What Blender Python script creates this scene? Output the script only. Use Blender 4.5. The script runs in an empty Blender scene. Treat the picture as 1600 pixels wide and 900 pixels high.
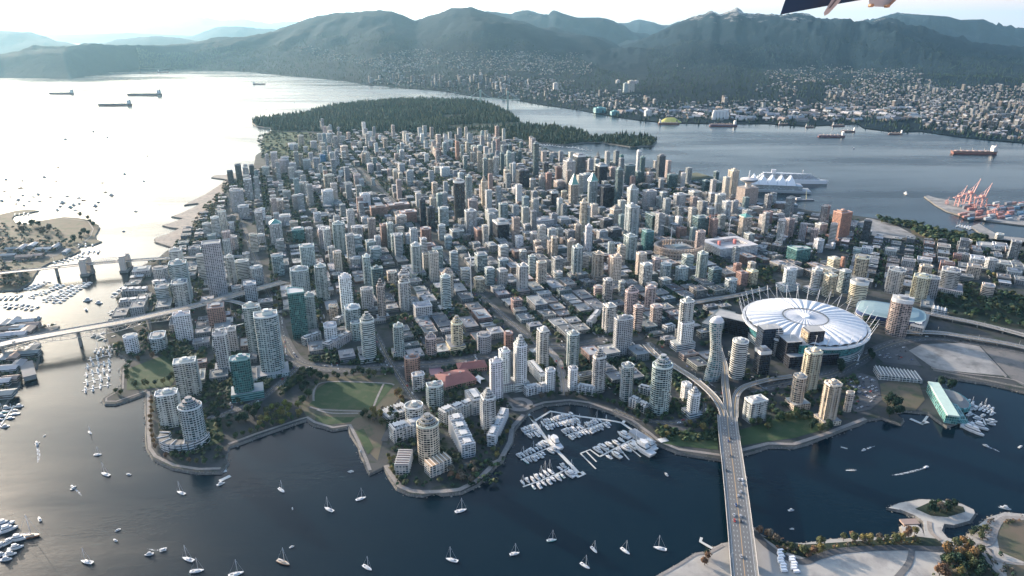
import bpy, math, random
import numpy as np
from mathutils import Vector, Matrix, noise
from mathutils.geometry import tessellate_polygon
R = math.radians
random.seed(7); np.random.seed(7)
scene = bpy.context.scene
COL = scene.collection

# ------------------------------------------------------------------ camera
H = 520.0; FPX = 1067.0; PITCH = math.atan(404 / 1067.0)
cam_d = bpy.data.cameras.new("camera"); cam = bpy.data.objects.new("camera", cam_d); COL.objects.link(cam)
cam.location = (0, 0, H); cam.rotation_euler = (math.pi / 2 - PITCH, 0, 0)
cam_d.sensor_width = 36.0; cam_d.lens = 36.0 * FPX / 1600; cam_d.clip_start = 0.5; cam_d.clip_end = 300000
scene.camera = cam

# ------------------------------------------------------------------ light
SUN_AZ, SUN_EL = -49.0, 14.0
w = bpy.data.worlds.new("World"); scene.world = w; w.use_nodes = True
nt = w.node_tree; bgn = nt.nodes["Background"]
sky = nt.nodes.new("ShaderNodeTexSky"); sky.sky_type = 'NISHITA'; sky.sun_disc = False
sky.sun_elevation = R(SUN_EL); sky.sun_rotation = R(SUN_AZ)
sky.air_density = 1.0; sky.dust_density = 4.5; sky.ozone_density = 2.8; sky.altitude = 100
_tc = nt.nodes.new("ShaderNodeTexCoord"); _sx = nt.nodes.new("ShaderNodeSeparateXYZ"); nt.links.new(_tc.outputs["Generated"], _sx.inputs[0])
_a = nt.nodes.new("ShaderNodeMath"); _a.operation = 'SUBTRACT'; _a.use_clamp = True; _a.inputs[0].default_value = 1.0; nt.links.new(_sx.outputs[2], _a.inputs[1])
_p = nt.nodes.new("ShaderNodeMath"); _p.operation = 'POWER'; nt.links.new(_a.outputs[0], _p.inputs[0]); _p.inputs[1].default_value = 11.0
_v = nt.nodes.new("ShaderNodeVectorMath"); _v.operation = 'SCALE'; _v.inputs[0].default_value = (4.2, 2.4, 1.7); nt.links.new(_p.outputs[0], _v.inputs[3])   # pale band of horizon haze
_s = nt.nodes.new("ShaderNodeVectorMath"); _s.operation = 'ADD'; nt.links.new(sky.outputs[0], _s.inputs[0]); nt.links.new(_v.outputs[0], _s.inputs[1])
nt.links.new(_s.outputs[0], bgn.inputs[0]); bgn.inputs[1].default_value = 0.15
sd = bpy.data.lights.new("sun", 'SUN'); so = bpy.data.objects.new("sun", sd); COL.objects.link(so)
sd.energy = 3.4; sd.angle = R(0.8); sd.color = (1.0, 0.82, 0.66)
sv = Vector((math.sin(R(SUN_AZ)) * math.cos(R(SUN_EL)), math.cos(R(SUN_AZ)) * math.cos(R(SUN_EL)), math.sin(R(SUN_EL))))
so.rotation_euler = (-sv).to_track_quat('-Z', 'Y').to_euler(); so.location = sv * 3000
scene.view_settings.view_transform = 'Standard'; scene.view_settings.look = 'None'
scene.view_settings.exposure = 1.6; scene.view_settings.gamma = 1.0
scene.render.engine = 'CYCLES'
cy = scene.cycles
cy.max_bounces = 5; cy.diffuse_bounces = 2; cy.glossy_bounces = 2; cy.transmission_bounces = 2; cy.volume_bounces = 1
cy.transparent_max_bounces = 6; cy.use_denoising = True; cy.caustics_reflective = False; cy.caustics_refractive = False
try:
    cy.denoiser = 'OPENIMAGEDENOISE'; cy.denoising_input_passes = 'RGB_ALBEDO_NORMAL'
except Exception: pass

# ------------------------------------------------------------------ projection helpers (a photo pixel -> a point on the ground)
SP, CP = math.sin(PITCH), math.cos(PITCH)
def ray(px, py):
    x = (px - 800) / FPX; v = (450 - py) / FPX
    return (x, CP + v * SP, -SP + v * CP)
def G(px, py, z=3.0):
    d = ray(px, py); t = (z - H) / d[2]
    return (d[0] * t, d[1] * t)
def z_at(Y, py):
    v = (450 - py) / FPX
    return H + Y * (v * CP - SP) / (CP + v * SP)
def toscreen(x, y, z):
    h = z - H; dep = y * CP - h * SP
    return 800 + FPX * x / dep, 450 - FPX * (h * CP + y * SP) / dep, dep
VY = 450 + FPX / math.tan(PITCH)
def foot(cx, yt, yb):
    return cx + (800 - cx) * (yb - yt) / (VY - yt)
def inpoly(x, y, poly):
    c = False; j = len(poly) - 1
    for i in range(len(poly)):
        xi, yi = poly[i][0], poly[i][1]; xj, yj = poly[j][0], poly[j][1]
        if (yi > y) != (yj > y) and x < (xj - xi) * (y - yi) / (yj - yi) + xi: c = not c
        j = i
    return c
ONES = "zeroth first second third fourth fifth sixth seventh eighth ninth tenth eleventh twelfth thirteenth fourteenth fifteenth sixteenth seventeenth eighteenth nineteenth".split()
TENS = {2: ("twenty", "twentieth"), 3: ("thirty", "thirtieth"), 4: ("forty", "fortieth"), 5: ("fifty", "fiftieth"), 6: ("sixty", "sixtieth"), 7: ("seventy", "seventieth"), 8: ("eighty", "eightieth"), 9: ("ninety", "ninetieth")}
def ordn(n):
    if n < 20: return ONES[n]
    t, o = divmod(n, 10)
    if t > 9: return "hundred-and-" + ordn(n - 100) if n > 100 else "hundredth"
    return TENS[t][1] if o == 0 else TENS[t][0] + "-" + ONES[o]

# ------------------------------------------------------------------ object helpers
def tag(o, label=None, cat=None, group=None, kind=None):
    if label: o["label"] = label
    if cat: o["category"] = cat
    if group: o["group"] = group
    if kind: o["kind"] = kind
    return o
def empty(name, loc=(0, 0, 0), rz=0, label=None, cat=None, group=None):
    o = bpy.data.objects.new(name, None); COL.objects.link(o)
    o.location = loc; o.rotation_euler = (0, 0, rz); o.empty_display_size = 1
    return tag(o, label, cat, group)
def copy_tree(o, parent=None):
    c = o.copy(); COL.objects.link(c); c.parent = parent
    for ch in list(KIDS.get(o.name, [])):
        k = copy_tree(ch, c)
    return c
KIDS = {}
class MB:
    def __init__(s):
        s.v = []; s.f = []; s.uv = []; s.t = []; s.g = []; s.m = []; s.sm = []
    def face(s, pts, uv=None, t=(.5, .5, .5), g=(.1, .1, .1), m=0, smooth=False):
        n = len(s.v); s.v.extend(pts); s.f.append(tuple(range(n, n + len(pts))))
        s.uv.extend(uv if uv else [(p[0], p[1]) for p in pts])
        s.t.append(t); s.g.append(g); s.m.append(m); s.sm.append(smooth)
    def prism(s, ring, z0, z1, t=(.5, .5, .5), g=(.1, .1, .1), m=0, mt=None, tt=None, top=True, bot=False, ring1=None, u0=0.0):
        """ring: ccw outline; sides with metre uv, then the top; vertices shared so that it is one island"""
        n = len(ring); r1 = ring1 or ring; b = len(s.v)
        s.v.extend([(p[0], p[1], z0) for p in ring]); s.v.extend([(p[0], p[1], z1) for p in r1])
        u = u0
        for i in range(n):
            j = (i + 1) % n
            L = math.hypot(ring[j][0] - ring[i][0], ring[j][1] - ring[i][1])
            s.f.append((b + i, b + j, b + n + j, b + n + i))
            s.uv.extend([(u, z0), (u + L, z0), (u + L, z1), (u, z1)]); u += L
            s.t.append(t); s.g.append(g); s.m.append(m); s.sm.append(False)
        if top:
            s.f.append(tuple(range(b + n, b + 2 * n))); s.uv.extend([(p[0], p[1]) for p in r1])
            s.t.append(tt or t); s.g.append(g); s.m.append(m if mt is None else mt); s.sm.append(False)
        if bot:
            s.f.append(tuple(reversed(range(b, b + n)))); s.uv.extend([(p[0], p[1]) for p in reversed(ring)])
            s.t.append(tt or t); s.g.append(g); s.m.append(m if mt is None else mt); s.sm.append(False)
    def box(s, cx, cy, cz, sx, sy, sz, rz=0, **k):
        """centre of the BASE, sizes, turn about z"""
        c, q = math.cos(rz), math.sin(rz)
        ring = [(cx + c * x - q * y, cy + q * x + c * y) for x, y in ((-sx / 2, -sy / 2), (sx / 2, -sy / 2), (sx / 2, sy / 2), (-sx / 2, sy / 2))]
        k.setdefault('bot', True)
        s.prism(ring, cz, cz + sz, **k)
    def bar(s, a, b, r, n=4, r2=None, **k):
        a = Vector(a); b = Vector(b); d = (b - a)
        if d.length < 1e-6: return
        d.normalize(); up = Vector((0, 0, 1)) if abs(d.z) < .95 else Vector((1, 0, 0))
        x = d.cross(up).normalized(); y = x.cross(d); r2 = r if r2 is None else r2
        bb = len(s.v)
        for p, rr in ((a, r), (b, r2)):
            for i in range(n):
                an = 2 * math.pi * (i + .5) / n
                s.v.append(tuple(p + x * math.cos(an) * rr + y * math.sin(an) * rr))
        t = k.get('t', (.5, .5, .5)); g = k.get('g', (.1, .1, .1)); m = k.get('m', 0)
        for i in range(n):
            j = (i + 1) % n
            s.f.append((bb + i, bb + n + i, bb + n + j, bb + j)); s.uv.extend([(0, 0), (0, 1), (1, 1), (1, 0)])
            s.t.append(t); s.g.append(g); s.m.append(m); s.sm.append(n > 4)
        for q in (tuple(range(bb, bb + n)), tuple(reversed(range(bb + n, bb + 2 * n)))):
            s.f.append(q); s.uv.extend([(0, 0)] * n); s.t.append(t); s.g.append(g); s.m.append(m); s.sm.append(False)
    def strip(s, pts, width, z, closed=False, **k):
        """flat ribbon along a polyline; z a number or a list"""
        n = len(pts); L = []; Rr = []
        zz = z if isinstance(z, (list, tuple)) else [z] * n
        ww = width if isinstance(width, (list, tuple)) else [width] * n
        for i in range(n):
            a = pts[max(0, i - 1)]; b = pts[min(n - 1, i + 1)]
            if closed: a = pts[i - 1]; b = pts[(i + 1) % n]
            dx, dy = b[0] - a[0], b[1] - a[1]; l = math.hypot(dx, dy) or 1
            nx, ny = -dy / l, dx / l
            L.append((pts[i][0] + nx * ww[i] / 2, pts[i][1] + ny * ww[i] / 2, zz[i])); Rr.append((pts[i][0] - nx * ww[i] / 2, pts[i][1] - ny * ww[i] / 2, zz[i]))
        bb = len(s.v); s.v.extend(L); s.v.extend(Rr)
        u = 0.0; t = k.get('t', (.5, .5, .5)); m = k.get('m', 0)
        for i in range(n if closed else n - 1):
            j = (i + 1) % n
            l = math.hypot(pts[j][0] - pts[i][0], pts[j][1] - pts[i][1])
            s.f.append((bb + n + i, bb + n + j, bb + j, bb + i)); s.uv.extend([(u, 0), (u + l, 0), (u + l, ww[i]), (u, ww[i])]); u += l
            s.t.append(t); s.g.append((.1, .1, .1)); s.m.append(m); s.sm.append(False)
        return L, Rr
    def poly(s, pts, z, **k):
        tri = tessellate_polygon([[Vector((p[0], p[1], 0)) for p in pts]])
        area = sum(pts[i - 1][0] * pts[i][1] - pts[i][0] * pts[i - 1][1] for i in range(len(pts)))
        bb = len(s.v); s.v.extend([(p[0], p[1], z) for p in pts])
        t = k.get('t', (.5, .5, .5)); m = k.get('m', 0)
        for a, b, c in tri:
            A, B, C_ = pts[a], pts[b], pts[c]
            if (B[0] - A[0]) * (C_[1] - A[1]) - (B[1] - A[1]) * (C_[0] - A[0]) < 0: b, c = c, b
            s.f.append((bb + a, bb + b, bb + c)); s.uv.extend([(pts[i][0], pts[i][1]) for i in (a, b, c)])
            s.t.append(t); s.g.append((.1, .1, .1)); s.m.append(m); s.sm.append(False)
    def build(s, name, mats, parent=None, attrs=True, loc=None):
        if not s.f: return None
        me = bpy.data.meshes.new(name)
        nv = len(s.v); nl = sum(len(f) for f in s.f)
        me.vertices.add(nv); me.vertices.foreach_set("co", np.array(s.v, dtype=np.float32).ravel())
        me.loops.add(nl); me.polygons.add(len(s.f))
        cnt = np.array([len(f) for f in s.f], dtype=np.int32)
        st = np.concatenate(([0], np.cumsum(cnt)[:-1])).astype(np.int32)
        me.polygons.foreach_set("loop_start", st)
        me.loops.foreach_set("vertex_index", np.fromiter((i for f in s.f for i in f), dtype=np.int32, count=nl))
        me.polygons.foreach_set("material_index", np.array(s.m, dtype=np.int32))
        me.polygons.foreach_set("use_smooth", np.array(s.sm, dtype=bool))
        if not isinstance(mats, (list, tuple)): mats = [mats]
        for m in mats: me.materials.append(m)
        uvl = me.uv_layers.new(name="UVMap"); uvl.data.foreach_set("uv", np.array(s.uv, dtype=np.float32).ravel())
        if attrs:
            for nm, src in (("tint", s.t), ("glass", s.g)):
                a = me.attributes.new(nm, 'FLOAT_COLOR', 'CORNER')
                arr = np.ones((len(src), 4), dtype=np.float32); arr[:, :3] = np.array(src, dtype=np.float32)
                a.data.foreach_set("color", np.repeat(arr, cnt, axis=0).ravel())
        me.update(calc_edges=True); me.validate()
        o = bpy.data.objects.new(name, me); COL.objects.link(o)
        if loc: o.location = loc
        if parent is not None:
            o.parent = parent; KIDS.setdefault(parent.name, []).append(o)
        return o

# ------------------------------------------------------------------ materials
def newmat(name):
    m = bpy.data.materials.new(name); m.use_nodes = True
    n = m.node_tree; return m, n, n.nodes["Principled BSDF"]
def N(nt, t, **k):
    n = nt.nodes.new(t)
    for a, b in k.items(): setattr(n, a, b)
    return n
def L(nt, a, b): nt.links.new(a, b)
def math_(nt, op, a, b=None, c=None):
    n = N(nt, "ShaderNodeMath", operation=op)
    for i, x in enumerate((a, b, c)):
        if x is None: continue
        if isinstance(x, (int, float)): n.inputs[i].default_value = x
        else: L(nt, x, n.inputs[i])
    return n.outputs[0]
def mix(nt, f, a, b):
    n = N(nt, "ShaderNodeMix", data_type='RGBA')
    for i, x in ((0, f), (6, a), (7, b)):
        if isinstance(x, (int, float)): n.inputs[i].default_value = x
        elif isinstance(x, tuple): n.inputs[i].default_value = (*x, 1) if len(x) == 3 else x
        else: L(nt, x, n.inputs[i])
    return n.outputs[2]
def noise_(nt, vec, scale, detail=3, rough=.55):
    n = N(nt, "ShaderNodeTexNoise"); n.inputs["Scale"].default_value = scale; n.inputs["Detail"].default_value = detail; n.inputs["Roughness"].default_value = rough
    if vec is not None: L(nt, vec, n.inputs["Vector"])
    return n.outputs[0]
def ramp(nt, f, stops):
    n = N(nt, "ShaderNodeValToRGB"); e = n.color_ramp.elements
    while len(e) < len(stops): e.new(.5)
    for i, (p, c) in enumerate(stops): e[i].position = p; e[i].color = (*c, 1) if len(c) == 3 else c
    L(nt, f, n.inputs[0]); return n.outputs[0]
def geo_pos(nt): return N(nt, "ShaderNodeNewGeometry").outputs["Position"]
def objc(nt): return N(nt, "ShaderNodeTexCoord").outputs["Object"]

def simple(name, col, rough=.7, var=.15, scale=.3, metal=0.0, bump=0.0):
    m, n, b = newmat(name)
    nz = noise_(n, objc(n), scale, 4)
    c = ramp(n, nz, [(.3, tuple(x * (1 - var) for x in col)), (.7, tuple(min(1, x * (1 + var)) for x in col))])
    L(n, c, b.inputs["Base Color"]); b.inputs["Roughness"].default_value = rough; b.inputs["Metallic"].default_value = metal
    if bump:
        bn = N(n, "ShaderNodeBump"); bn.inputs["Strength"].default_value = bump; L(n, nz, bn.inputs["Height"]); L(n, bn.outputs[0], b.inputs["Normal"])
    return m
def tintmat(name, rough=.75, var=.2, scale=.15, metal=0.0, fine=1.2):
    """colour from the mesh's own 'tint', with weathering"""
    m, n, b = newmat(name)
    a = N(n, "ShaderNodeAttribute", attribute_name="tint").outputs[0]
    p = geo_pos(n)
    f = math_(n, 'MULTIPLY_ADD', noise_(n, p, scale, 4), 2 * var, 1 - var)
    f2 = math_(n, 'MULTIPLY_ADD', noise_(n, p, fine, 2), var, 1 - var / 2)
    v = N(n, "ShaderNodeVectorMath", operation='SCALE'); L(n, a, v.inputs[0]); L(n, math_(n, 'MULTIPLY', f, f2), v.inputs[3])
    L(n, v.outputs[0], b.inputs["Base Color"]); b.inputs["Roughness"].default_value = rough; b.inputs["Metallic"].default_value = metal
    return m

def facade(name, kind, fh=3.1, mod=4.2):
    """windows in metre uv: floors of fh, bays of mod; wall colour = tint, pane colour = glass"""
    m, n, b = newmat(name)
    tc = N(n, "ShaderNodeUVMap", uv_map="UVMap").outputs[0]
    sx = N(n, "ShaderNodeSeparateXYZ"); L(n, tc, sx.inputs[0]); u, v = sx.outputs[0], sx.outputs[1]
    oi = N(n, "ShaderNodeObjectInfo").outputs["Random"]
    tint = N(n, "ShaderNodeAttribute", attribute_name="tint").outputs[0]
    glass = N(n, "ShaderNodeAttribute", attribute_name="glass").outputs[0]
    vf = math_(n, 'DIVIDE', v, fh); uf = math_(n, 'DIVIDE', u, mod)
    fr, fc = math_(n, 'FLOOR', vf), math_(n, 'FLOOR', uf)
    fv, fu = math_(n, 'FRACT', vf), math_(n, 'FRACT', uf)
    def wn(x, y, z):
        c = N(n, "ShaderNodeCombineXYZ"); L(n, x, c.inputs[0]) if not isinstance(x, (int, float)) else None
        if not isinstance(y, (int, float)): L(n, y, c.inputs[1])
        L(n, z, c.inputs[2]); w_ = N(n, "ShaderNodeTexWhiteNoise"); w_.noise_dimensions = '3D'; L(n, c.outputs[0], w_.inputs[0]); return w_.outputs[0]
    rc = wn(fc, 0.0, oi)              # bay character
    rcell = wn(fc, fr, oi)            # each window
    def band(x, lo, hi):
        return math_(n, 'MULTIPLY', math_(n, 'GREATER_THAN', x, lo), math_(n, 'LESS_THAN', x, hi))
    if kind == 'res':
        gcol = math_(n, 'GREATER_THAN', rc, .45)
        punched = math_(n, 'MULTIPLY', band(fv, .26, .88), band(fu, .16, .84))
        full = math_(n, 'MULTIPLY', math_(n, 'GREATER_THAN', fv, .26), band(fu, .04, .96))
        msk = math_(n, 'ADD', math_(n, 'MULTIPLY', gcol, full), math_(n, 'MULTIPLY', math_(n, 'SUBTRACT', 1.0, gcol), punched))
    elif kind == 'off':
        msk = math_(n, 'MULTIPLY', math_(n, 'GREATER_THAN', fv, .16), band(fu, .06, .94))
    elif kind == 'strip':
        msk = band(fv, .42, .92)
    elif kind == 'stripe':
        msk = band(fu, .28, .86)
    else:
        msk = math_(n, 'MULTIPLY', band(fv, .26, .86), band(fu, .18, .82))
    gv = math_(n, 'MULTIPLY_ADD', rcell, 1.1, .2)
    gs = N(n, "ShaderNodeVectorMath", operation='SCALE'); L(n, glass, gs.inputs[0]); L(n, gv, gs.inputs[3])
    blind = math_(n, 'GREATER_THAN', rcell, .86 if kind != 'off' else .95)
    gcolr = mix(n, math_(n, 'MULTIPLY', blind, .55), gs.outputs[0], tint)
    wv = math_(n, 'MULTIPLY_ADD', noise_(n, tc, .12, 3), .5, .75)
    wr = math_(n, 'MULTIPLY_ADD', rc, .25, .87)
    ws = N(n, "ShaderNodeVectorMath", operation='SCALE'); L(n, tint, ws.inputs[0]); L(n, math_(n, 'MULTIPLY', wv, wr), ws.inputs[3])
    L(n, mix(n, msk, ws.outputs[0], gcolr), b.inputs["Base Color"])
    L(n, math_(n, 'MULTIPLY_ADD', msk, -.5, .72), b.inputs["Roughness"])
    bn = N(n, "ShaderNodeBump"); bn.inputs["Strength"].default_value = .5; bn.inputs["Distance"].default_value = .3
    L(n, math_(n, 'SUBTRACT', 1.0, msk), bn.inputs["Height"]); L(n, bn.outputs[0], b.inputs["Normal"])
    return m
F = {'res': facade("window_wall", 'res', 3.3, 4.0), 'off': facade("curtain_wall", 'off', 3.8, 3.0), 'strip': facade("ribbon_windows", 'strip', 3.6, 6),
     'stripe': facade("vertical_piers", 'stripe', 3.6, 3.4), 'punch': facade("punched_windows", 'punch', 3.4, 3.8)}
M_ROOF = tintmat("roof_membrane", .85, .3, .08)
M_PLAIN = tintmat("painted_surface", .6, .15, .2)
M_METAL = tintmat("painted_metal", .4, .1, .2)
M_GLASS = tintmat("glass_panel", .08, .1, .1)
M_BOAT = tintmat("boat_gelcoat", .3, .08, .5)
M_LEAF = None
def leafmat():
    m, n, b = newmat("foliage")
    a = N(n, "ShaderNodeAttribute", attribute_name="tint").outputs[0]
    f = math_(n, 'MULTIPLY_ADD', noise_(n, geo_pos(n), .35, 3), 1.3, .35)
    v = N(n, "ShaderNodeVectorMath", operation='SCALE'); L(n, a, v.inputs[0]); L(n, f, v.inputs[3])
    L(n, v.outputs[0], b.inputs["Base Color"]); b.inputs["Roughness"].default_value = .8; b.inputs["Specular IOR Level"].default_value = .15
    return m
M_LEAF = leafmat()
M_BARK = simple("bark", (.09, .07, .055), .9)

def watermat():
    m, n, b = newmat("sea_water")
    b.inputs["Base Color"].default_value = (.001, .010, .018, 1)
    b.inputs["IOR"].default_value = 1.33; b.inputs["Specular IOR Level"].default_value = .25
    p = geo_pos(n)
    mp = N(n, "ShaderNodeMapping"); mp.inputs["Rotation"].default_value = (0, 0, .5); mp.inputs["Scale"].default_value = (.6, 1.6, 1); L(n, p, mp.inputs[0])
    n1 = noise_(n, mp.outputs[0], .16, 3, .6); n2 = noise_(n, mp.outputs[0], .045, 3, .6)
    mp2 = N(n, "ShaderNodeMapping"); mp2.inputs["Rotation"].default_value = (0, 0, -.35); mp2.inputs["Scale"].default_value = (.35, 1.5, 1); L(n, p, mp2.inputs[0])
    patch = noise_(n, mp2.outputs[0], .0016, 5, .62)
    hgt = math_(n, 'ADD', math_(n, 'MULTIPLY', n1, .5), math_(n, 'MULTIPLY', n2, 1.1))
    bn = N(n, "ShaderNodeBump"); bn.inputs["Distance"].default_value = .55
    L(n, ramp(n, patch, [(.35, (.12,) * 3), (.62, (.45,) * 3)]), bn.inputs["Strength"])
    L(n, hgt, bn.inputs["Height"]); L(n, bn.outputs[0], b.inputs["Normal"])
    L(n, ramp(n, patch, [(.40, (.13,) * 3), (.60, (.31,) * 3)]), b.inputs["Roughness"])
    return m
M_WATER = watermat()
def groundmat(name, c1, c2, c3, s1=.01, s2=.12, rough=.9):
    m, n, b = newmat(name)
    p = geo_pos(n)
    a = mix(n, ramp(n, noise_(n, p, s1, 5, .6), [(.4, (0,) * 3), (.62, (1,) * 3)]), c1, c2)
    c = mix(n, ramp(n, noise_(n, p, s2, 4, .65), [(.5, (0,) * 3), (.66, (1,) * 3)]), a, c3)
    L(n, c, b.inputs["Base Color"]); b.inputs["Roughness"].default_value = rough; b.inputs["Specular IOR Level"].default_value = .2
    return m
M_CITY = groundmat("city_ground", (.044, .049, .051), (.068, .071, .071), (.028, .042, .030), .012, .05)
M_PAD = groundmat("block_paving", (.055, .06, .06), (.085, .087, .085), (.024, .04, .024), .02, .06)
M_GRASS = groundmat("lawn", (.036, .066, .030), (.048, .078, .036), (.066, .082, .045), .02, .08)
M_DRYGRASS = groundmat("dry_lawn", (.13, .105, .078), (.10, .095, .065), (.07, .085, .05), .02, .05)
M_SAND = groundmat("sand", (.34, .29, .24), (.27, .24, .21), (.20, .18, .16), .02, .1)
M_ROCK = groundmat("shore_rock", (.15, .14, .125), (.10, .098, .09), (.22, .21, .19), .05, .5)
M_GRAVEL = groundmat("gravel_lot", (.20, .20, .195), (.32, .31, .29), (.15, .15, .145), .02, .035)
M_GRAVELD = groundmat("dark_gravel", (.13, .13, .13), (.17, .16, .15), (.10, .105, .10), .012, .05)
M_PATH = groundmat("seawall_path", (.25, .23, .21), (.20, .185, .17), (.30, .28, .26), .03, .3)
M_ASPH = groundmat("asphalt", (.085, .088, .09), (.11, .11, .11), (.07, .072, .075), .03, .4)
M_DECK = groundmat("bridge_concrete", (.24, .235, .22), (.20, .195, .185), (.28, .27, .25), .03, .3)
M_FLOOR = groundmat("forest_floor", (.02, .035, .025), (.03, .045, .03), (.05, .05, .035), .01, .05)
def mountmat(name, snow=0.0):
    m, n, b = newmat(name)
    p = geo_pos(n)
    c = ramp(n, noise_(n, p, .0012, 8, .65), [(.3, (.004, .012, .022)), (.5, (.006, .017, .028)), (.72, (.016, .029, .040))])
    c = mix(n, math_(n, 'MULTIPLY', ramp(n, noise_(n, p, .012, 5, .7), [(.5, (0,) * 3), (.7, (1,) * 3)]), .6), c, (.012, .025, .022))
    if snow:
        s = N(n, "ShaderNodeSeparateXYZ"); L(n, p, s.inputs[0])
        hz = math_(n, 'MULTIPLY', math_(n, 'SUBTRACT', s.outputs[2], snow), .002)
        f = ramp(n, math_(n, 'ADD', math_(n, 'MULTIPLY', hz, .35), noise_(n, p, .0028, 7, .7)), [(.60, (0,) * 3), (.72, (1,) * 3)])
        c = mix(n, f, c, (.30, .29, .27))
    L(n, c, b.inputs["Base Color"]); b.inputs["Roughness"].default_value = 1; b.inputs["Specular IOR Level"].default_value = .05
    bn = N(n, "ShaderNodeBump"); bn.inputs["Distance"].default_value = 30; bn.inputs["Strength"].default_value = .45
    L(n, noise_(n, p, .01, 6, .65), bn.inputs["Height"]); L(n, bn.outputs[0], b.inputs["Normal"])
    return m
M_MT = mountmat("forested_slope"); M_MTS = mountmat("rocky_slope", 900.0); M_MTR = mountmat("crag_slope", 620.0)
# ------------------------------------------------------------------ water and land
def structure(mb, name, mats, attrs=True):
    o = mb.build(name, mats, attrs=attrs); o["kind"] = "structure"; return o
mb = MB()
ys = [-600, 300, 800, 1500, 2500, 4000, 7000, 12000, 25000, 60000, 119000]
xs = [-110000, -30000, -9000, -3000, -1000, 0, 1000, 3000, 9000, 30000, 110000]
mb.v = [(x, y, 0) for y in ys for x in xs]
for j in range(len(ys) - 1):
    for i in range(len(xs) - 1):
        a = j * len(xs) + i; q = (a, a + 1, a + 1 + len(xs), a + len(xs))
        mb.f.append(q); mb.uv.extend([(0, 0)] * 4); mb.t.append((.5,) * 3); mb.g.append((.1,) * 3); mb.m.append(0); mb.sm.append(False)
structure(mb, "water", M_WATER)

def offset(pts, d):
    """outward by d for a ccw ring"""
    out = []; n = len(pts)
    for i in range(n):
        a, b, c = pts[i - 1], pts[i], pts[(i + 1) % n]
        d1 = (b[0] - a[0], b[1] - a[1]); d2 = (c[0] - b[0], c[1] - b[1])
        l1 = math.hypot(*d1) or 1; l2 = math.hypot(*d2) or 1
        n1 = (d1[1] / l1, -d1[0] / l1); n2 = (d2[1] / l2, -d2[0] / l2)
        nx, ny = n1[0] + n2[0], n1[1] + n2[1]; l = math.hypot(nx, ny)
        if l < .3: nx, ny = n1; l = 1
        k = d / l / max(.5, (1 + n1[0] * n2[0] + n1[1] * n2[1]) / 2) ** .5
        out.append((b[0] + nx * k, b[1] + ny * k))
    return out
def ccw(pts):
    a = sum(pts[i - 1][0] * pts[i][1] - pts[i][0] * pts[i - 1][1] for i in range(len(pts)))
    return pts if a > 0 else pts[::-1]
def refine(pts, step, jit):
    out = []
    for i in range(len(pts)):
        a, b = pts[i], pts[(i + 1) % len(pts)]
        l = math.hypot(b[0] - a[0], b[1] - a[1]); k = max(1, min(30, int(l / step)))
        for j in range(k):
            t = j / k; s = jit if j else jit * .3
            out.append((a[0] + (b[0] - a[0]) * t + random.uniform(-s, s), a[1] + (b[1] - a[1]) * t + random.uniform(-s, s)))
    return out
LANDS = {}
def land(name, px, z=3.0, mat=None, rim=3.5, jit=1.2, step=35, rock=None):
    pts = ccw([G(x, y, z) for x, y in px]); LANDS[name] = pts
    pr = refine(pts, step, jit)
    mb = MB(); mb.poly(pr, z, m=0); 
    mb.prism(offset(pr, rim), -3.0, z, ring1=pr, m=1, top=False)
    return structure(mb, name, [mat or M_CITY, rock or M_ROCK])
PENIN = [(396,262),(400,242),(410,236),(415,228),(408,222),(413,210),(425,204),(470,200),(560,206),(640,208),(700,214),(740,212),(790,214),(830,222),(850,232),(880,240),
 (905,245),(930,247),(935,236),(938,247),(975,258),(1000,263),(1040,270),(1062,272),(1070,285),(1100,291),(1130,287),(1160,300),(1180,318),(1245,325),(1290,334),(1330,336),(1375,342),(1412,352),
 (1450,362),(1492,366),(1500,378),(1540,372),(1600,378),(1720,388),(1900,420),(1900,640),(1600,612),(1580,607),(1540,598),(1500,592),(1475,586),(1462,590),(1458,600),(1480,615),(1500,628),(1508,640),(1500,658),(1480,666),
 (1450,644),(1412,641),(1398,645),(1412,655),(1408,662),(1378,652),(1355,655),(1340,663),(1290,681),(1240,698),(1200,697),(1157,710),(1125,717),(1060,706),(1030,694),(1015,680),(990,661),(960,645),(920,632),(890,628),(850,632),
 (830,640),(815,655),(803,672),(800,690),(785,720),(775,726),(768,735),(745,757),(720,769),(690,771),(680,767),(660,773),(640,771),(620,763),(607,742),(600,729),(577,740),(570,722),(555,688),(545,667),(520,671),(490,663),(480,655),(470,658),(400,682),(357,698),
 (352,716),(357,722),(346,737),(310,738),(270,731),(240,716),(230,700),(228,675),(228,614),(180,631),(164,631),(160,623),(188,606),(189,575),(201,562),(186,553),(187,545),(170,538),(165,525),(170,505),(187,490),(183,462),(200,447),(207,436),(205,424),(228,412),(245,405),(268,386),(262,384),
 (243,378),(242,372),(262,366),(280,357),(265,355),(254,352),(268,348),(287,341),(268,338),(285,332),(312,320),(310,317),(288,320),(300,314),(322,303),(345,288),(352,280),(330,277),(334,274),(352,273),(385,266)]
land("ground", PENIN, mat=M_CITY, rim=3.5, jit=1.6, step=16)
PARKL = [(394,191),(400,186),(470,178),(520,166),(560,160),(600,157),(680,156),(740,158),(775,166),(800,180),(812,191),(832,199),(870,199),(905,204),(925,213),(960,212),(1000,212),(1026,219),(1020,227),(985,229),(940,222),(912,222),(880,226),(840,222),(790,216),(740,214),(640,212),(560,210),(470,204),(425,206),(424,200),(400,196)]
land("park_ground", PARKL, z=4, mat=M_FLOOR, rim=8, jit=4, step=120)
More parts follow.
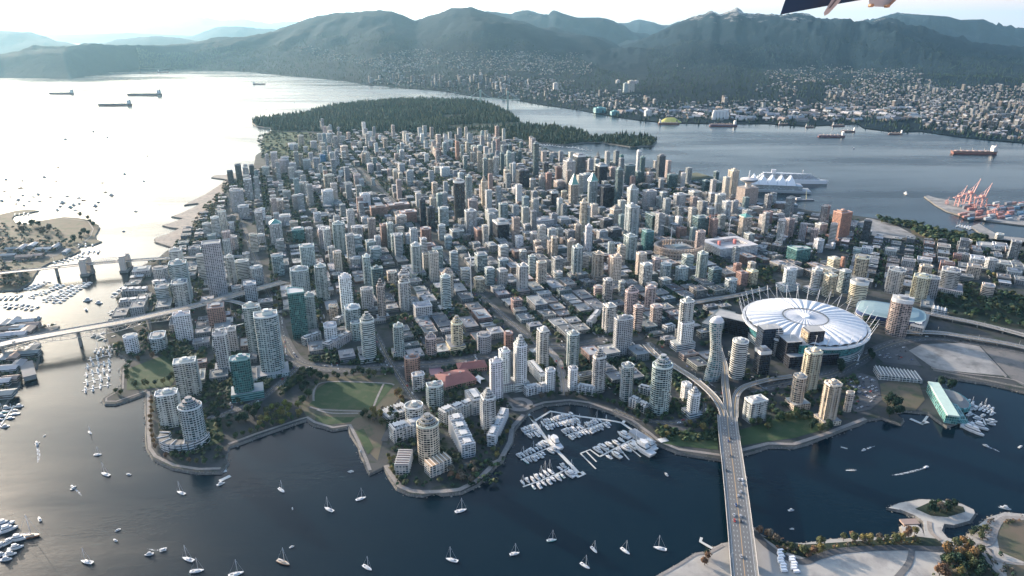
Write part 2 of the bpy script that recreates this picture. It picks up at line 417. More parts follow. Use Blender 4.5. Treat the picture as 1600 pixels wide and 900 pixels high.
KITS = [(-300,338),(0,335),(25,329),(45,327),(60,329),(40,333),(22,336),(18,342),(24,349),(45,350),(50,347),(75,343),(100,339),(120,340),(140,344),(152,351),(155,357),(148,368),(150,374),(158,377),(148,381),(118,385),(125,392),(100,404),(78,410),(62,418),(48,440),(28,452),(0,454),(-300,480)]
land("west_ground", KITS, mat=M_DRYGRASS, rim=5, jit=1.5)
land("island_ground", [(-300,520),(0,505),(20,500),(50,500),(64,506),(62,512),(92,509),(90,514),(66,520),(40,530),(0,545),(-300,580)], mat=M_GRAVELD)
land("south_west_ground", [(-300,560),(0,553),(62,540),(60,560),(56,574),(34,584),(28,604),(0,640),(-300,760)], mat=M_CITY)
SOUTH = [(1020,905),(1060,884),(1085,866),(1112,860),(1116,855),(1128,849),(1142,846),(1175,826),(1190,835),(1212,846),(1255,849),(1300,842),(1350,840),(1400,838),(1413,842),(1409,822),(1433,820),(1440,826),(1445,838),(1443,815),(1430,805),(1410,797),(1388,793),(1405,786),(1440,780),(1470,782),(1500,786),(1521,796),(1524,802),(1515,813),(1490,820),(1475,818),(1472,829),(1480,840),(1498,845),(1512,838),(1530,820),(1546,808),(1570,800),(1600,803),(1900,830),(1900,1100),(900,1100),(960,930)]
M_SANDLOT = groundmat("sand_lot", (.34, .32, .29), (.42, .40, .36), (.26, .25, .235), .015, .04)
land("south_ground", SOUTH, mat=M_SANDLOT, rim=4, jit=1.0, step=25)
land("port_ground", [(1444,307),(1450,305),(1462,309),(1500,315),(1540,322),(1600,330),(1900,345),(1900,395),(1600,352),(1550,346),(1500,336),(1480,330),(1462,320)], mat=M_GRAVEL, rim=2)
land("jetty_ground", [(1516,327+27),(1530,349),(1560,368),(1600,372),(1700,380),(1700,400),(1560,380),(1545,372)], mat=M_GRAVEL, rim=2)

# sheets on the land -----------------------------------------------------
SHEETS = []
def sheet(name, px, mat, dz=.15, z=3.0, keep=True):
    pts = ccw([G(x, y, z) for x, y in px])
    mb = MB(); mb.poly(pts, z + dz, m=0)
    if keep: SHEETS.append(pts)
    return structure(mb, name, mat)
sheet("lawn", [(488,627),(495,608),(512,597),(600,598),(617,601),(585,638),(580,641),(500,638),(482,633)], M_GRASS, .35)
sheet("lawn", [(495,648),(520,652),(555,652),(548,660),(510,664),(492,656)], M_GRASS, .25)
sheet("park_soil", [(480,620),(500,590),(620,585),(640,600),(610,640),(590,720),(560,690),(545,664),(500,660),(478,650),(470,635)], M_DRYGRASS, .15)
sheet("park_lawn", [(198,610),(199,577),(222,568),(275,548),(297,540),(297,552),(270,566),(275,590),(268,603),(230,608)], M_GRASS, .35)
sheet("park_lawn", [(300,660),(345,650),(350,690),(320,700)], M_GRASS, .3)
sheet("park_lawn", [(1035,693),(1040,672),(1090,668),(1122,672),(1122,703),(1060,697)], M_GRASS, .35)
sheet("park_lawn", [(1155,672),(1200,660),(1240,640),(1290,655),(1300,668),(1240,685),(1200,690),(1157,697)], M_GRASS, .35)
sheet("park_lawn", [(556,674),(568,670),(584,700),(575,711)], M_GRASS, .45)
sheet("plaza", [(600,690),(690,735),(740,742),(770,720),(790,670),(740,650),(640,650)], M_PAD, .10)
sheet("gravel_field", [(1420,548),(1440,538),(1500,536),(1530,541),(1574,588),(1520,583),(1470,578),(1455,573)], M_GRAVEL, .3)
sheet("gravel_field", [(1530,538),(1600,548),(1760,575),(1760,640),(1600,604),(1578,590)], M_GRAVELD, .25)
sheet("car_park", [(1318,590),(1345,583),(1370,590),(1378,625),(1360,640),(1335,645),(1325,620)], M_ASPH, .3)
sheet("gravel_track", [(1375,600),(1400,594),(1435,597),(1445,625),(1430,642),(1395,640),(1378,625)], M_DRYGRASS, .3)
sheet("car_park", [(1365,553),(1415,540),(1440,572),(1380,566)], M_ASPH, .22)
sheet("plaza", [(1290,560),(1345,545),(1365,555),(1340,585),(1305,590),(1285,580)], M_PAD, .2)
sheet("beach", [(396,262),(385,266),(352,273),(334,274),(330,277),(352,280),(345,288),(322,303),(300,314),(288,320),(310,317),(312,320),(285,332),(268,338),(287,341),(268,348),(254,352),(265,355),(280,357),(262,366),(242,372),(243,378),(262,384),(268,386),(285,372),(300,352),(318,338),(330,322),(345,305),(365,286),(392,272)], M_SAND, .3)
sheet("lawn", [(408,224),(415,210),(430,206),(480,206),(490,225),(480,245),(440,250),(415,240)], M_GRASS, .3)
sheet("rail_yard", [(1335,348),(1362,342),(1400,352),(1430,368),(1400,374),(1350,366)], M_GRAVEL, .3)
sheet("park_lawn", [(1420,352),(1470,363),(1510,370),(1540,372),(1530,384),(1460,376),(1425,366)], M_DRYGRASS, .3)
sheet("park_lawn", [(1475,440),(1600,470),(1800,510),(1800,560),(1600,515),(1520,505),(1475,490),(1460,465)], M_FLOOR, .3)
sheet("field", [(1565,812),(1590,808),(1700,820),(1700,880),(1600,878),(1562,862),(1558,840)], M_DRYGRASS, .3)
sheet("field", [(1570,882),(1600,880),(1700,890),(1700,990),(1590,990)], M_DRYGRASS, .35)
sheet("bank", [(1190,838),(1255,851),(1400,842),(1430,838),(1465,842),(1480,858),(1400,852),(1330,858),(1290,862),(1260,872),(1225,862)], M_FLOOR, .2)
sheet("bank", [(1468,868),(1500,852),(1545,865),(1560,900),(1580,960),(1460,960),(1480,900)], M_FLOOR, .25)
sheet("bank", [(1430,795),(1450,786),(1480,786),(1505,792),(1508,800),(1480,808),(1455,806)], M_FLOOR, .2)
sheet("lawn", [(-200,395),(0,398),(60,397),(40,410),(0,412),(-200,420)], M_FLOOR, .3)
sheet("car_park", [(0,388),(60,384),(105,388),(90,400),(50,408),(0,410)], M_ASPH, .35)
# roundabout and cul-de-sacs
def disc(name, px, py, r, mat, dz, rin=0, z=3.0, n=32, keep=True):
    cx, cy_ = G(px, py, z); mb = MB()
    ring = [(cx + r * math.cos(2 * math.pi * i / n), cy_ + r * math.sin(2 * math.pi * i / n)) for i in range(n)]
    if rin:
        mb.strip([(cx + (r + rin) / 2 * math.cos(2 * math.pi * i / n), cy_ + (r + rin) / 2 * math.sin(2 * math.pi * i / n)) for i in range(n)], r - rin, z + dz, closed=True)
    else: mb.poly(ring, z + dz)
    if keep: SHEETS.append(ring)
    return structure(mb, name, mat)
disc("plaza", 812, 632, 20, M_PATH, .3); disc("plaza_paving", 812, 632, 11, M_ASPH, .42, 6)
disc("plaza", 330, 640 + 13, 6, M_PATH, .3)

# roads -----------------------------------------------------------------
ROADS = []
def road(px, width, dz=.45, z=3.0, mat=None, name="road", lines=True):
    pts = [G(x, y, z) for x, y in px]
    # resample
    out = [pts[0]]
    for i in range(len(pts) - 1):
        p0 = pts[max(0, i - 1)]; p1 = pts[i]; p2 = pts[i + 1]; p3 = pts[min(len(pts) - 1, i + 2)]
        for k in range(1, 7):
            t = k / 6
            out.append(tuple(.5 * (2 * p1[a] + (p2[a] - p0[a]) * t + (2 * p0[a] - 5 * p1[a] + 4 * p2[a] - p3[a]) * t * t + (-p0[a] + 3 * p1[a] - 3 * p2[a] + p3[a]) * t ** 3) for a in (0, 1)))
    mb = MB(); mb.strip(out, width, z + dz)
    structure(mb, name, mat or M_ASPH)
    ROADS.append((out, width))
    if lines and width > 11:
        mm = MB(); acc = 0
        for i in range(len(out) - 1):
            a, b = out[i], out[i + 1]; dx, dy = b[0] - a[0], b[1] - a[1]; l = math.hypot(dx, dy) or 1
            nx, ny = -dy / l, dx / l
            for off, wd, dash in ((0, .35, False), (width * .25, .3, True), (-width * .25, .3, True)):
                k = 0.0
                while k < l:
                    e = min(l, k + (4 if dash else l))
                    p = [(a[0] + dx / l * q + nx * (off + s * wd / 2), a[1] + dy / l * q + ny * (off + s * wd / 2), z + dz + .05) for q, s in ((k, -1), (e, -1), (e, 1), (k, 1))]
                    mm.face(p, t=(.45, .36, .15) if off == 0 else (.6, .6, .58)); k = e + (8 if dash else .01)
        structure(mm, "road_marking", M_PLAIN)
    return out
PAC = road([(432,494),(436,515),(446,540),(466,566),(500,574),(545,577),(590,574),(640,571),(700,567),(760,556),(840,543),(900,540),(950,530)], 26, .45)
road([(330,655),(365,642),(400,628),(430,606),(450,588),(466,572)], 14, .5)
road([(575,505),(590,528),(607,562),(628,595),(645,620),(662,640)], 12, .5)
road([(662,640),(640,652),(610,672),(600,690)], 9, .55)
road([(740,560),(762,590),(790,620),(812,632)], 10, .5)
road([(850,540),(872,565),(880,600),(880,618)], 14, .5, mat=M_PATH)
road([(1012,535),(1040,560),(1075,590),(1100,640),(1060,660),(1000,655),(960,640)], 12, .5)
road([(1040,690-24),(1085,672),(1122,668)], 10, .55)
road([(1170,610),(1220,600),(1260,592),(1300,585),(1335,568),(1362,552),(1400,536),(1450,528),(1512,534),(1600,550),(1760,580)], 24, .5)
road([(355,300),(375,345),(396,395),(412,440),(425,470)], 16, .4)
road([(560,262),(640,340),(730,440),(800,505),(850,545)], 15, .38)
road([(1175,825),(1195,850),(1225,870),(1255,878),(1285,868),(1320,860),(1400,856),(1470,858),(1520,855),(1550,862)], 8, .4, mat=M_ASPH, name="path")
road([(1610,812),(1570,810),(1556,826),(1548,848),(1520,853)], 6, .5, mat=M_PATH, name="path")
road([(1540,856),(1560,876),(1600,882),(1700,890)], 4, .5, mat=M_PATH, name="path", lines=False)
road([(1535,862),(1550,885),(1568,903)], 4, .5, mat=M_PATH, name="path", lines=False)
road([(1425,858),(1420,880),(1400,905)], 6, .45, mat=M_GRAVELD, name="path", lines=False)
road([(1470,845),(1455,832),(1452,815)], 5, .45, mat=M_SAND, name="path", lines=False)
for p in ([(490,627),(492,608),(512,597),(600,599),(616,602)], [(600,599),(590,620),(583,638)], [(484,636),(500,640),(540,642),(575,643)], [(495,641),(520,646),(560,646)], [(1572,590),(1555,570),(1530,545)], [(1455,575),(1500,583),(1575,592),(1600,600)]):
    road(p, 3.0, .5, mat=M_PATH, name="path", lines=False)
# seawall walks just inside the shore
def seawall(px, width=7, dz=.3, mat=None):
    width = width * .72
    pts = [G(x, y, 3.0) for x, y in px]
    mb = MB(); mb.strip(pts, width, 3.0 + dz); return structure(mb, "seawall_path", mat or M_PATH)
seawall([(1352,654),(1290,678),(1240,694),(1200,693),(1157,704)], 8)
seawall([(1125,711),(1060,702),(1030,689),(1014,676),(988,657),(958,642),(920,629),(890,625),(850,629),(828,636)], 7)
seawall([(818,648),(800,668),(797,690),(782,718),(772,723),(765,732),(743,753),(718,765),(690,768),(660,769),(642,767),(624,759),(611,741),(603,727)], 9)
seawall([(578,735),(573,720),(558,686),(547,664),(520,668),(492,660),(480,652),(466,656),(400,678),(357,694)], 6)
seawall([(345,732),(310,733),(272,727),(243,713),(234,700),(232,675),(232,612)], 6)
seawall([(228,611),(182,627),(166,627),(166,622),(192,607),(193,578),(205,562)], 4)
seawall([(1025,903),(1062,882),(1087,866),(1112,862),(1130,852)], 5)
seawall([(60,342),(100,341),(138,346),(146,358),(141,370),(120,388),(70,400)], 4)
seawall([(1458,578),(1500,586),(1540,594),(1600,606)], 9, mat=M_ROCK)
# ------------------------------------------------------------------ hills beyond the water
def lerpy(pl, x):
    if x <= pl[0][0]: return pl[0][1]
    for a, b in zip(pl, pl[1:]):
        if x <= b[0]: return a[1] + (b[1] - a[1]) * (x - a[0]) / (b[0] - a[0])
    return pl[-1][1]
TERR = []
def ridge(name, crest, footl, depth, x0, x1, ncol, nrow, prof, amp, mat, jag=1.0, back=.35, seed=0, label=None, fdepth=None, low=None):
    """terrain sheet from its foot to its crest and down behind it"""
    rows = nrow; brow = 6; grid = []
    for i in range(ncol + 1):
        px = x0 + (x1 - x0) * i / ncol
        cyp = lerpy(crest, px)
        d = ray(px, cyp); dep = depth(px) if callable(depth) else depth
        t = dep / d[1]; C = (d[0] * t, dep, H + d[2] * t)
        if fdepth: Fp = (C[0] * fdepth / dep, fdepth)
        else: Fp = G(px, lerpy(footl, px), 3.0)
        col = []
        for j in range(rows + 1 + brow):
            if j <= rows:
                s = j / rows; x = Fp[0] + (C[0] - Fp[0]) * s; y = Fp[1] + (C[1] - Fp[1]) * s
                z = 3 + (C[2] - 3) * prof(s)
                k = math.sin(math.pi * min(1, s)) ** .8
            else:
                s = 1 + (j - rows) / brow * back * 2; x = Fp[0] + (C[0] - Fp[0]) * s; y = Fp[1] + (C[1] - Fp[1]) * s
                q = (j - rows) / brow; z = 3 + (C[2] - 3) * (1 - q) ** 1.2 - q * 6; k = (1 - q) * .5
            nz = noise.hetero_terrain(Vector((x / 2300 + seed, y / 3600, seed)), .9, 2.1, 6, .9) - .9
            sp = noise.ridged_multi_fractal(Vector((x / 1300 + seed * 3, y / 4200, 2.0)), .9, 2.2, 5, 1.0, 2.0) - 1.0
            j2 = noise.noise(Vector((x / 160, y / 160, seed))) + .6 * noise.noise(Vector((x / 60, y / 60, seed)))
            z += k * amp * (.5 * nz + .45 * sp) * (s if s < 1 else 1)
            z += jag * j2 * 14 * min(1, s * 1.3) * (1 if s <= 1.01 else .3)
            if s <= 1.0 and s > 0: z = min(z, H + (C[2] - H) * 1.0 + 60) if C[2] > H else z
            col.append((x, y, max(z, 2.5) if j < rows + brow else -3))
        grid.append(col)
    mb = MB(); nr = rows + 1 + brow
    for c in grid: mb.v.extend(c)
    for i in range(ncol):
        for j in range(nr - 1):
            a = i * nr + j
            mb.f.append((a, a + nr, a + nr + 1, a + 1)); mb.uv.extend([(0, 0)] * 4); mb.t.append((.5,) * 3); mb.g.append((.1,) * 3); mb.m.append(0); mb.sm.append(True)
    structure(mb, name, mat, attrs=False)
    TERR.append((grid, x0, x1, ncol, rows))
SHORE = [(-60,106),(0,107),(50,106),(100,105),(200,106),(300,109),(400,113),(455,119),(540,126),(570,132),(640,138),(700,143),(740,150),(800,155),(850,164),(900,171),(960,182),(1000,188),(1050,192),(1110,193),(1200,193),(1260,197),(1340,193),(1350,200),(1400,206),(1440,205),(1500,214),(1560,220),(1600,223),(1700,232)]
pA = lambda s: (.10 * s / .30) if s < .30 else .10 + .90 * ((s - .3) / .7) ** 1.25
pB = lambda s: (.07 * s / .45) if s < .45 else .07 + .93 * ((s - .45) / .55) ** 1.15
pS = lambda s: s ** 1.1
crA = [(-60,99),(0,97),(60,91),(100,92),(150,84),(200,82),(240,73),(300,69),(330,67),(360,63),(400,56),(430,50),(450,44),(470,33),(500,24),(530,20),(560,18),(590,16),(615,18),(635,26),(650,32),(680,22),(705,13),(735,11),(760,18),(790,28),(820,34),(850,47),(900,60),(950,72),(1000,92),(1040,105),(1120,125)]
def dA(px): return 9000 + 4500 * min(1, max(0, (px - 100) / 400))
ridge("mountain_slope", crA, SHORE, dA, -60, 1120, 330, 48, pA, 270, M_MT, jag=1.3, seed=1)
crD = [(900,120),(960,82),(980,72),(1010,62),(1050,40),(1080,27),(1100,22),(1112,16),(1125,23),(1140,16),(1152,12),(1165,20),(1190,22),(1220,23),(1250,26),(1290,30),(1310,28),(1330,38),(1350,36),(1385,28),(1400,30),(1415,42),(1440,47),(1480,60),(1520,72),(1560,76),(1600,80),(1700,90)]
ridge("mountain_slope", crD, SHORE, 15500, 900, 1700, 300, 54, pB, 330, M_MTR, jag=2.2, seed=5)
crB = [(700,30),(760,17),(800,22),(806,18),(825,15),(840,20),(857,25),(865,20),(880,26),(900,32),(945,32),(960,36),(985,52),(1010,60),(1060,75)]
ridge("mountain", crB, SHORE, 20500, 700, 1070, 120, 20, pS, 500, M_MTS, jag=1.5, seed=9, fdepth=15500)
crC = [(930,50),(960,38),(1000,33),(1030,40),(1045,42),(1060,36),(1100,40)]
ridge("mountain", crC, SHORE, 30000, 930, 1110, 60, 16, pS, 500, M_MTS, jag=1.5, seed=12, fdepth=23000)
crE = [(1330,40),(1380,27),(1400,23),(1440,28),(1480,31),(1500,36),(1535,35),(1545,42),(1570,50),(1600,52),(1700,60)]
ridge("mountain", crE, SHORE, 22000, 1330, 1700, 130, 22, pS, 600, M_MTS, jag=2.5, seed=15, fdepth=16800)
crF = [(-60,46),(0,48),(30,50),(50,51),(65,55),(90,65),(115,71),(150,71),(180,80)]
ridge("island_hills", crF, SHORE, 17500, -60, 190, 80, 14, pS, 160, M_MT, seed=20, fdepth=15000)
crG = [(140,80),(150,73),(180,62),(210,60),(245,57),(280,60),(310,66),(350,76)]
ridge("island_hills", crG, SHORE, 19500, 140, 350, 80, 14, pS, 160, M_MT, seed=23, fdepth=16500)
crH = [(270,68),(290,60),(340,42),(370,41),(400,45),(440,48),(480,60)]
ridge("island_hills", crH, SHORE, 26000, 270, 480, 70, 14, pS, 200, M_MT, seed=26, fdepth=21000)
crI = [(-80,30),(0,28),(30,22),(45,29),(80,28),(120,31),(200,28),(250,32),(300,25),(350,32),(380,30),(420,36),(460,34),(520,36)]
ridge("mountain_range", crI, SHORE, 62000, -80, 520, 110, 14, pS, 400, M_MT, jag=4, seed=30, fdepth=46000)
crJ = [(-80,60),(40,58),(80,55),(200,52),(300,56),(330,62)]
ridge("island_hills", crJ, SHORE, 33000, -80, 330, 90, 12, pS, 120, M_MT, jag=1, seed=33, fdepth=28000)
# ------------------------------------------------------------------ towers
A_DIR = R(-20); B_DIR = R(70)
def yaw_at(px, py):
    if px > 1330 and py < 540: return R(-30)
    if px > 1180 and py > 540: return R(12)
    return R(20)
CLR = {  # style: facade kind, wall tint, glass tint, words
 'gw': ('res', (.58,.57,.53), (.045,.06,.07), "off-white concrete"),
 'wh': ('punch', (.70,.70,.69), (.07,.10,.11), "bright white"),
 'gg': ('res', (.44,.49,.47), (.03,.075,.085), "green-glass"),
 'gl': ('off', (.17,.24,.25), (.02,.055,.065), "teal glass"),
 'bk': ('off', (.035,.045,.06), (.015,.025,.04), "black glass"),
 'dg': ('off', (.14,.15,.17), (.035,.05,.06), "dark grey glass"),
 'gy': ('punch', (.43,.43,.42), (.04,.05,.06), "grey concrete"),
 'bg': ('res', (.60,.51,.41), (.05,.06,.065), "beige concrete"),
 'yl': ('res', (.66,.57,.42), (.06,.065,.06), "cream-yellow concrete"),
 'pk': ('res', (.53,.42,.37), (.045,.055,.065), "pinkish concrete"),
 'br': ('punch', (.30,.18,.145), (.05,.06,.07), "brown brick"),
 'or': ('punch', (.40,.22,.16), (.05,.045,.045), "orange brick"),
 'ws': ('stripe', (.62,.62,.60), (.02,.03,.04), "white-striped black"),
 'bl': ('punch', (.04,.16,.30), (.03,.12,.24), "blue-wrapped"),
 'tq': ('off', (.14,.27,.26), (.02,.10,.10), "bright green glass"),
}
def rnd(o, a, b): return o + random.uniform(a, b)
def jit(c, k=.08):
    s = 1 + random.uniform(-k, k); return tuple(max(0, min(1, x * s * (1 + random.uniform(-.03, .03)))) for x in c)
def ringof(shape, a, b, n=20):
    """ccw outline centred on the origin, a across x, b along y"""
    if shape == 'rect': return [(-a/2,-b/2),(a/2,-b/2),(a/2,b/2),(-a/2,b/2)]
    if shape == 'oct':
        k = .26 * min(a, b); return [(-a/2+k,-b/2),(a/2-k,-b/2),(a/2,-b/2+k),(a/2,b/2-k),(a/2-k,b/2),(-a/2+k,b/2),(-a/2,b/2-k),(-a/2,-b/2+k)]
    if shape == 'notch':
        k = .16 * min(a, b); q = k * .9
        return [(-a/2+k,-b/2),(a/2-k,-b/2),(a/2-k,-b/2+q),(a/2,-b/2+q),(a/2,b/2-q),(a/2-k,b/2-q),(a/2-k,b/2),(-a/2+k,b/2),(-a/2+k,b/2-q),(-a/2,b/2-q),(-a/2,-b/2+q),(-a/2+k,-b/2+q)]
    if shape == 'bay':   # a shallow bay on the long faces
        k = .3 * a; q = .12 * b
        return [(-a/2,-b/2+q),(-k/1,-b/2+q),(-k*.6,-b/2),(k*.6,-b/2),(k,-b/2+q),(a/2,-b/2+q),(a/2,b/2-q),(k,b/2-q),(k*.6,b/2),(-k*.6,b/2),(-k,b/2-q),(-a/2,b/2-q)]
    if shape == 'round': return [(a/2*math.cos(2*math.pi*i/n), b/2*math.sin(2*math.pi*i/n)) for i in range(n)]
    if shape == 'bow':   # curved front, flat back
        return [(-a/2, b/2), (-a/2, -b*.15)] + [(-a/2*math.cos(math.pi*i/10), -b*.15-b*.35*math.sin(math.pi*i/10)) for i in range(1, 10)] + [(a/2, -b*.15), (a/2, b/2)]
    if shape == 'tri': return [(-a/2,-b/2),(a/2,-b/2),(a/2,b*.1),(-a*.1,b/2),(-a/2,b/2)]
    return ringof('rect', a, b)
def scl(ring, k, dx=0, dy=0): return [(x * k + dx, y * k + dy) for x, y in ring]
FOOT = []          # (x, y, r) of every footprint placed
def clash(x, y, r, k=1.0):
    for fx, fy, fr in FOOT:
        if (x - fx) ** 2 + (y - fy) ** 2 < ((r + fr) * k) ** 2: return True
    return False
DROP = []
THINGS = []        # every building for the labels: (object, x, y, z, style words, form words, kind)
def tower(cx, yt, yb, wpx, style='gw', shape=None, ratio=None, top='mech', yaw=None, podium=None, label=None, cat=None, name=None, force=False, pyr=None, z0=3.0, bands=None):
    yb2 = yb - .13 * wpx; yt2 = yt + .08 * wpx
    bx = foot(cx, yt2, yb2)
    X, Y = G(bx, yb2, z0)
    if ratio is None: ratio = random.choice([.8, .9, 1.0, 1.0, 1.15, .7])
    dep = Y * CP - (z0 - H) * SP; Wm = (.92 if wpx > 17 else .80) * wpx * dep / FPX
    yw = yaw_at(bx, yb) if yaw is None else yaw
    al = math.atan2(X, Y)
    ca = abs(math.cos(yw + al)); sa = abs(math.sin(yw + al))
    if shape == 'round': a = Wm; b = Wm * ratio
    else: a = Wm / (ca + ratio * sa); b = a * ratio
    r = math.sqrt(a * b) * .5
    if not force and clash(X, Y, r, .62): DROP.append((cx, yt, yb)); return None
    Z = z_at(Y, yt2); hh = (Z - z0) * (1.0 if wpx > 22 else 1.07)
    if hh < 6: hh = 8
    FOOT.append((X, Y, r))
    kind, wt, gt, words = CLR[style]
    if kind == 'res': kind = random.choices(('res','strip','punch'), (6, 2.5, 1.5))[0]
    wt = jit(wt, .10); gt = jit(gt, .12)
    hpx = yb - yt
    if shape is None:
        shape = random.choice(['notch', 'notch', 'oct', 'rect', 'bay', 'rect', 'bow']) if CLR[style][0] == 'res' else random.choice(['rect', 'rect', 'oct', 'notch'])
    if hpx < 22: shape = 'rect' if shape in ('notch', 'bay') else shape
    ring = ringof(shape, a, b)
    tall = hh > 32
    nm = name or ('apartment_tower' if CLR[style][0] == 'res' and tall else 'office_tower' if tall else 'apartment_block')
    mech = min(6.5, max(3.5, hh * .06))
    body_h = hh - (mech if top == 'mech' and tall else 0)
    roofc = jit(random.choice([(.30,.31,.31), (.20,.21,.22), (.38,.38,.37), (.25,.24,.23)]), .15)
    white_edge = tuple(min(.8, c * 1.25 + .06) for c in wt)
    big = hpx > 42 and wpx > 12
    fm = [F[kind], M_ROOF, M_PLAIN]
    root = empty(nm, (X, Y, z0), yw)
    form = {'round': 'round ', 'oct': 'eight-sided ', 'bow': 'bow-fronted ', 'tri': 'wedge-shaped '}.get(shape, '')
    mb = MB(); mb.prism(ring, 0, body_h, t=wt, g=gt, m=0, mt=1, tt=roofc)
    if top == 'crown':
        pass
    mb.build("facade", fm, root)
    mb = MB(); n = len(ring)          # parapet: a thin upstand round the roof edge
    o_, i_ = scl(ring, 1.012), scl(ring, .955)
    for i in range(n):
        j = (i + 1) % n
        mb.face([(o_[i][0], o_[i][1], body_h - .9), (o_[j][0], o_[j][1], body_h - .9), (o_[j][0], o_[j][1], body_h + 1.3), (o_[i][0], o_[i][1], body_h + 1.3)], t=white_edge)
        mb.face([(o_[i][0], o_[i][1], body_h + 1.3), (o_[j][0], o_[j][1], body_h + 1.3), (i_[j][0], i_[j][1], body_h + 1.3), (i_[i][0], i_[i][1], body_h + 1.3)], t=white_edge)
        mb.face([(i_[j][0], i_[j][1], body_h + .02), (i_[i][0], i_[i][1], body_h + .02), (i_[i][0], i_[i][1], body_h + 1.3), (i_[j][0], i_[j][1], body_h + 1.3)], t=white_edge)
    mb.build("parapet", M_PLAIN, root)
    if top == 'mech':
        k = random.uniform(.42, .62); dx, dy = random.uniform(-.1, .1) * a, random.uniform(-.1, .1) * b
        mb = MB(); mb.prism(scl(ring, k, dx, dy), body_h + .03, body_h + (mech if tall else 3), t=jit(wt, .15), g=gt, m=2, mt=1, tt=roofc)
        if big:
            mb.box(dx * .5, dy * .5, body_h + mech + .02, a * .2, b * .22, 2.2, t=white_edge, m=2)
        mb.build("penthouse", fm, root)
        if wpx > 9:
            for q in range(random.randint(2, 4) if hpx > 50 else 1):
                mb = MB(); an = random.uniform(0, 6.28); rr = .38
                mb.box(a * rr * math.cos(an), b * rr * math.sin(an), body_h + .05, random.uniform(1.5, 3.5), random.uniform(1.5, 3), random.uniform(1, 2), t=jit((.4, .42, .43), .3), m=0)
                mb.build("rooftop_unit", M_METAL, root)
    elif top == 'pyr':
        mb = MB(); p0 = scl(ring, 1.0); ph = pyr or min(a, b) * .7
        rb = ringof('rect', a * .96, b * .96)
        for i in range(4):
            j = (i + 1) % 4; mb.face([(rb[i][0], rb[i][1], body_h + .1), (rb[j][0], rb[j][1], body_h + .1), (0, 0, body_h + ph)], t=(.12, .30, .26))
        mb.build("roof", M_METAL, root)
    elif top == 'rim':
        mb = MB(); mb.prism(scl(ring, 1.03), body_h - 4.5, body_h + 1.6, t=(.66, .66, .64), m=0, mt=1, tt=roofc, bot=True); mb.build("roof_band", [M_PLAIN, M_ROOF], root)
        mb = MB(); mb.prism(scl(ring, .5), body_h + 1.7, body_h + 6, t=(.3, .31, .32), m=0); mb.build("penthouse", M_PLAIN, root)
    elif top == 'tier':
        z = body_h
        for q, k in enumerate((.78, .56, .3)):
            mb = MB(); h2 = hh * .05 + 1.5; mb.prism(scl(ring, k), z + .02, z + h2, t=wt, g=gt, m=0, mt=1, tt=roofc); z += h2; mb.build("roof_tier", fm, root)
    if big and CLR[style][0] == 'res':
        # columns of balconies on each long face: one slab and guard per floor on a spine
        n = len(ring); edges = sorted(range(n), key=lambda i: -math.hypot(ring[(i+1) % n][0]-ring[i][0], ring[(i+1) % n][1]-ring[i][1]))[:4]
        for i in edges:
            p, q = ring[i], ring[(i + 1) % n]; Lg = math.hypot(q[0]-p[0], q[1]-p[1])
            if Lg < 5: continue
            an = math.atan2(q[1]-p[1], q[0]-p[0]); nx, ny = math.sin(an), -math.cos(an)
            # only faces that look towards the harbour side camera half are worth the faces
            wn = (nx * math.cos(yw) - ny * math.sin(yw), nx * math.sin(yw) + ny * math.cos(yw))
            if wn[0] * X + wn[1] * Y > 0: continue
            for s in ((.22, .78) if Lg > 13 else (.5,)):
                bxx, byy = p[0] + (q[0]-p[0]) * s, p[1] + (q[1]-p[1]) * s; bw = min(5.2, Lg * .3)
                mb = MB(); fl = int((body_h - 8) / 3.1)
                mb.box(bxx + nx * .55, byy + ny * .55, 5, .3, 1.0, body_h - 8, an, t=white_edge)
                for f_ in range(fl):
                    z = 6.2 + f_ * 3.1
                    mb.box(bxx + nx * .85, byy + ny * .85, z - .25, bw, 1.6, .3, an, t=white_edge)
                    mb.box(bxx + nx * 1.58, byy + ny * 1.58, z + .06, bw, .12, .95, an, t=tuple(c * .5 + .12 for c in wt) if f_ % 1 == 0 else gt)
                mb.build("balconies", M_PLAIN, root)
    if podium or (podium is None and hpx > 40 and yb > 430 and random.random() < .6):
        pw = a * random.uniform(1.35, 1.7); pb = b * random.uniform(1.3, 1.6); ph = random.choice([7, 10, 13])
        pr = ringof('rect', pw, pb); dx, dy = random.uniform(-.15, .15) * a, random.uniform(-.1, .25) * b
        mb = MB(); mb.prism(scl(pr, 1, dx, dy), 0, ph, t=jit(wt, .15), g=gt, m=0, mt=1, tt=roofc)
        mb.build("podium", [F['strip' if random.random() < .5 else 'punch'], M_ROOF, M_PLAIN], root)
    cat_ = cat or ('tower' if tall else 'apartment block')
    root["category"] = cat_
    if label: root["label"] = label
    THINGS.append([root, X, Y, hh, words, form, 'tower' if tall else 'block', bool(label), r])
    return root
def T(ox, oy, sc, rows):
    for r_ in rows:
        cx, yt, yb, w_ = r_[:4]; st = r_[4] if len(r_) > 4 else 'gw'; kw = r_[5] if len(r_) > 5 else {}
        tower(ox + cx / sc, oy + yt / sc, oy + yb / sc, w_ / sc, st, **kw)
W = dict
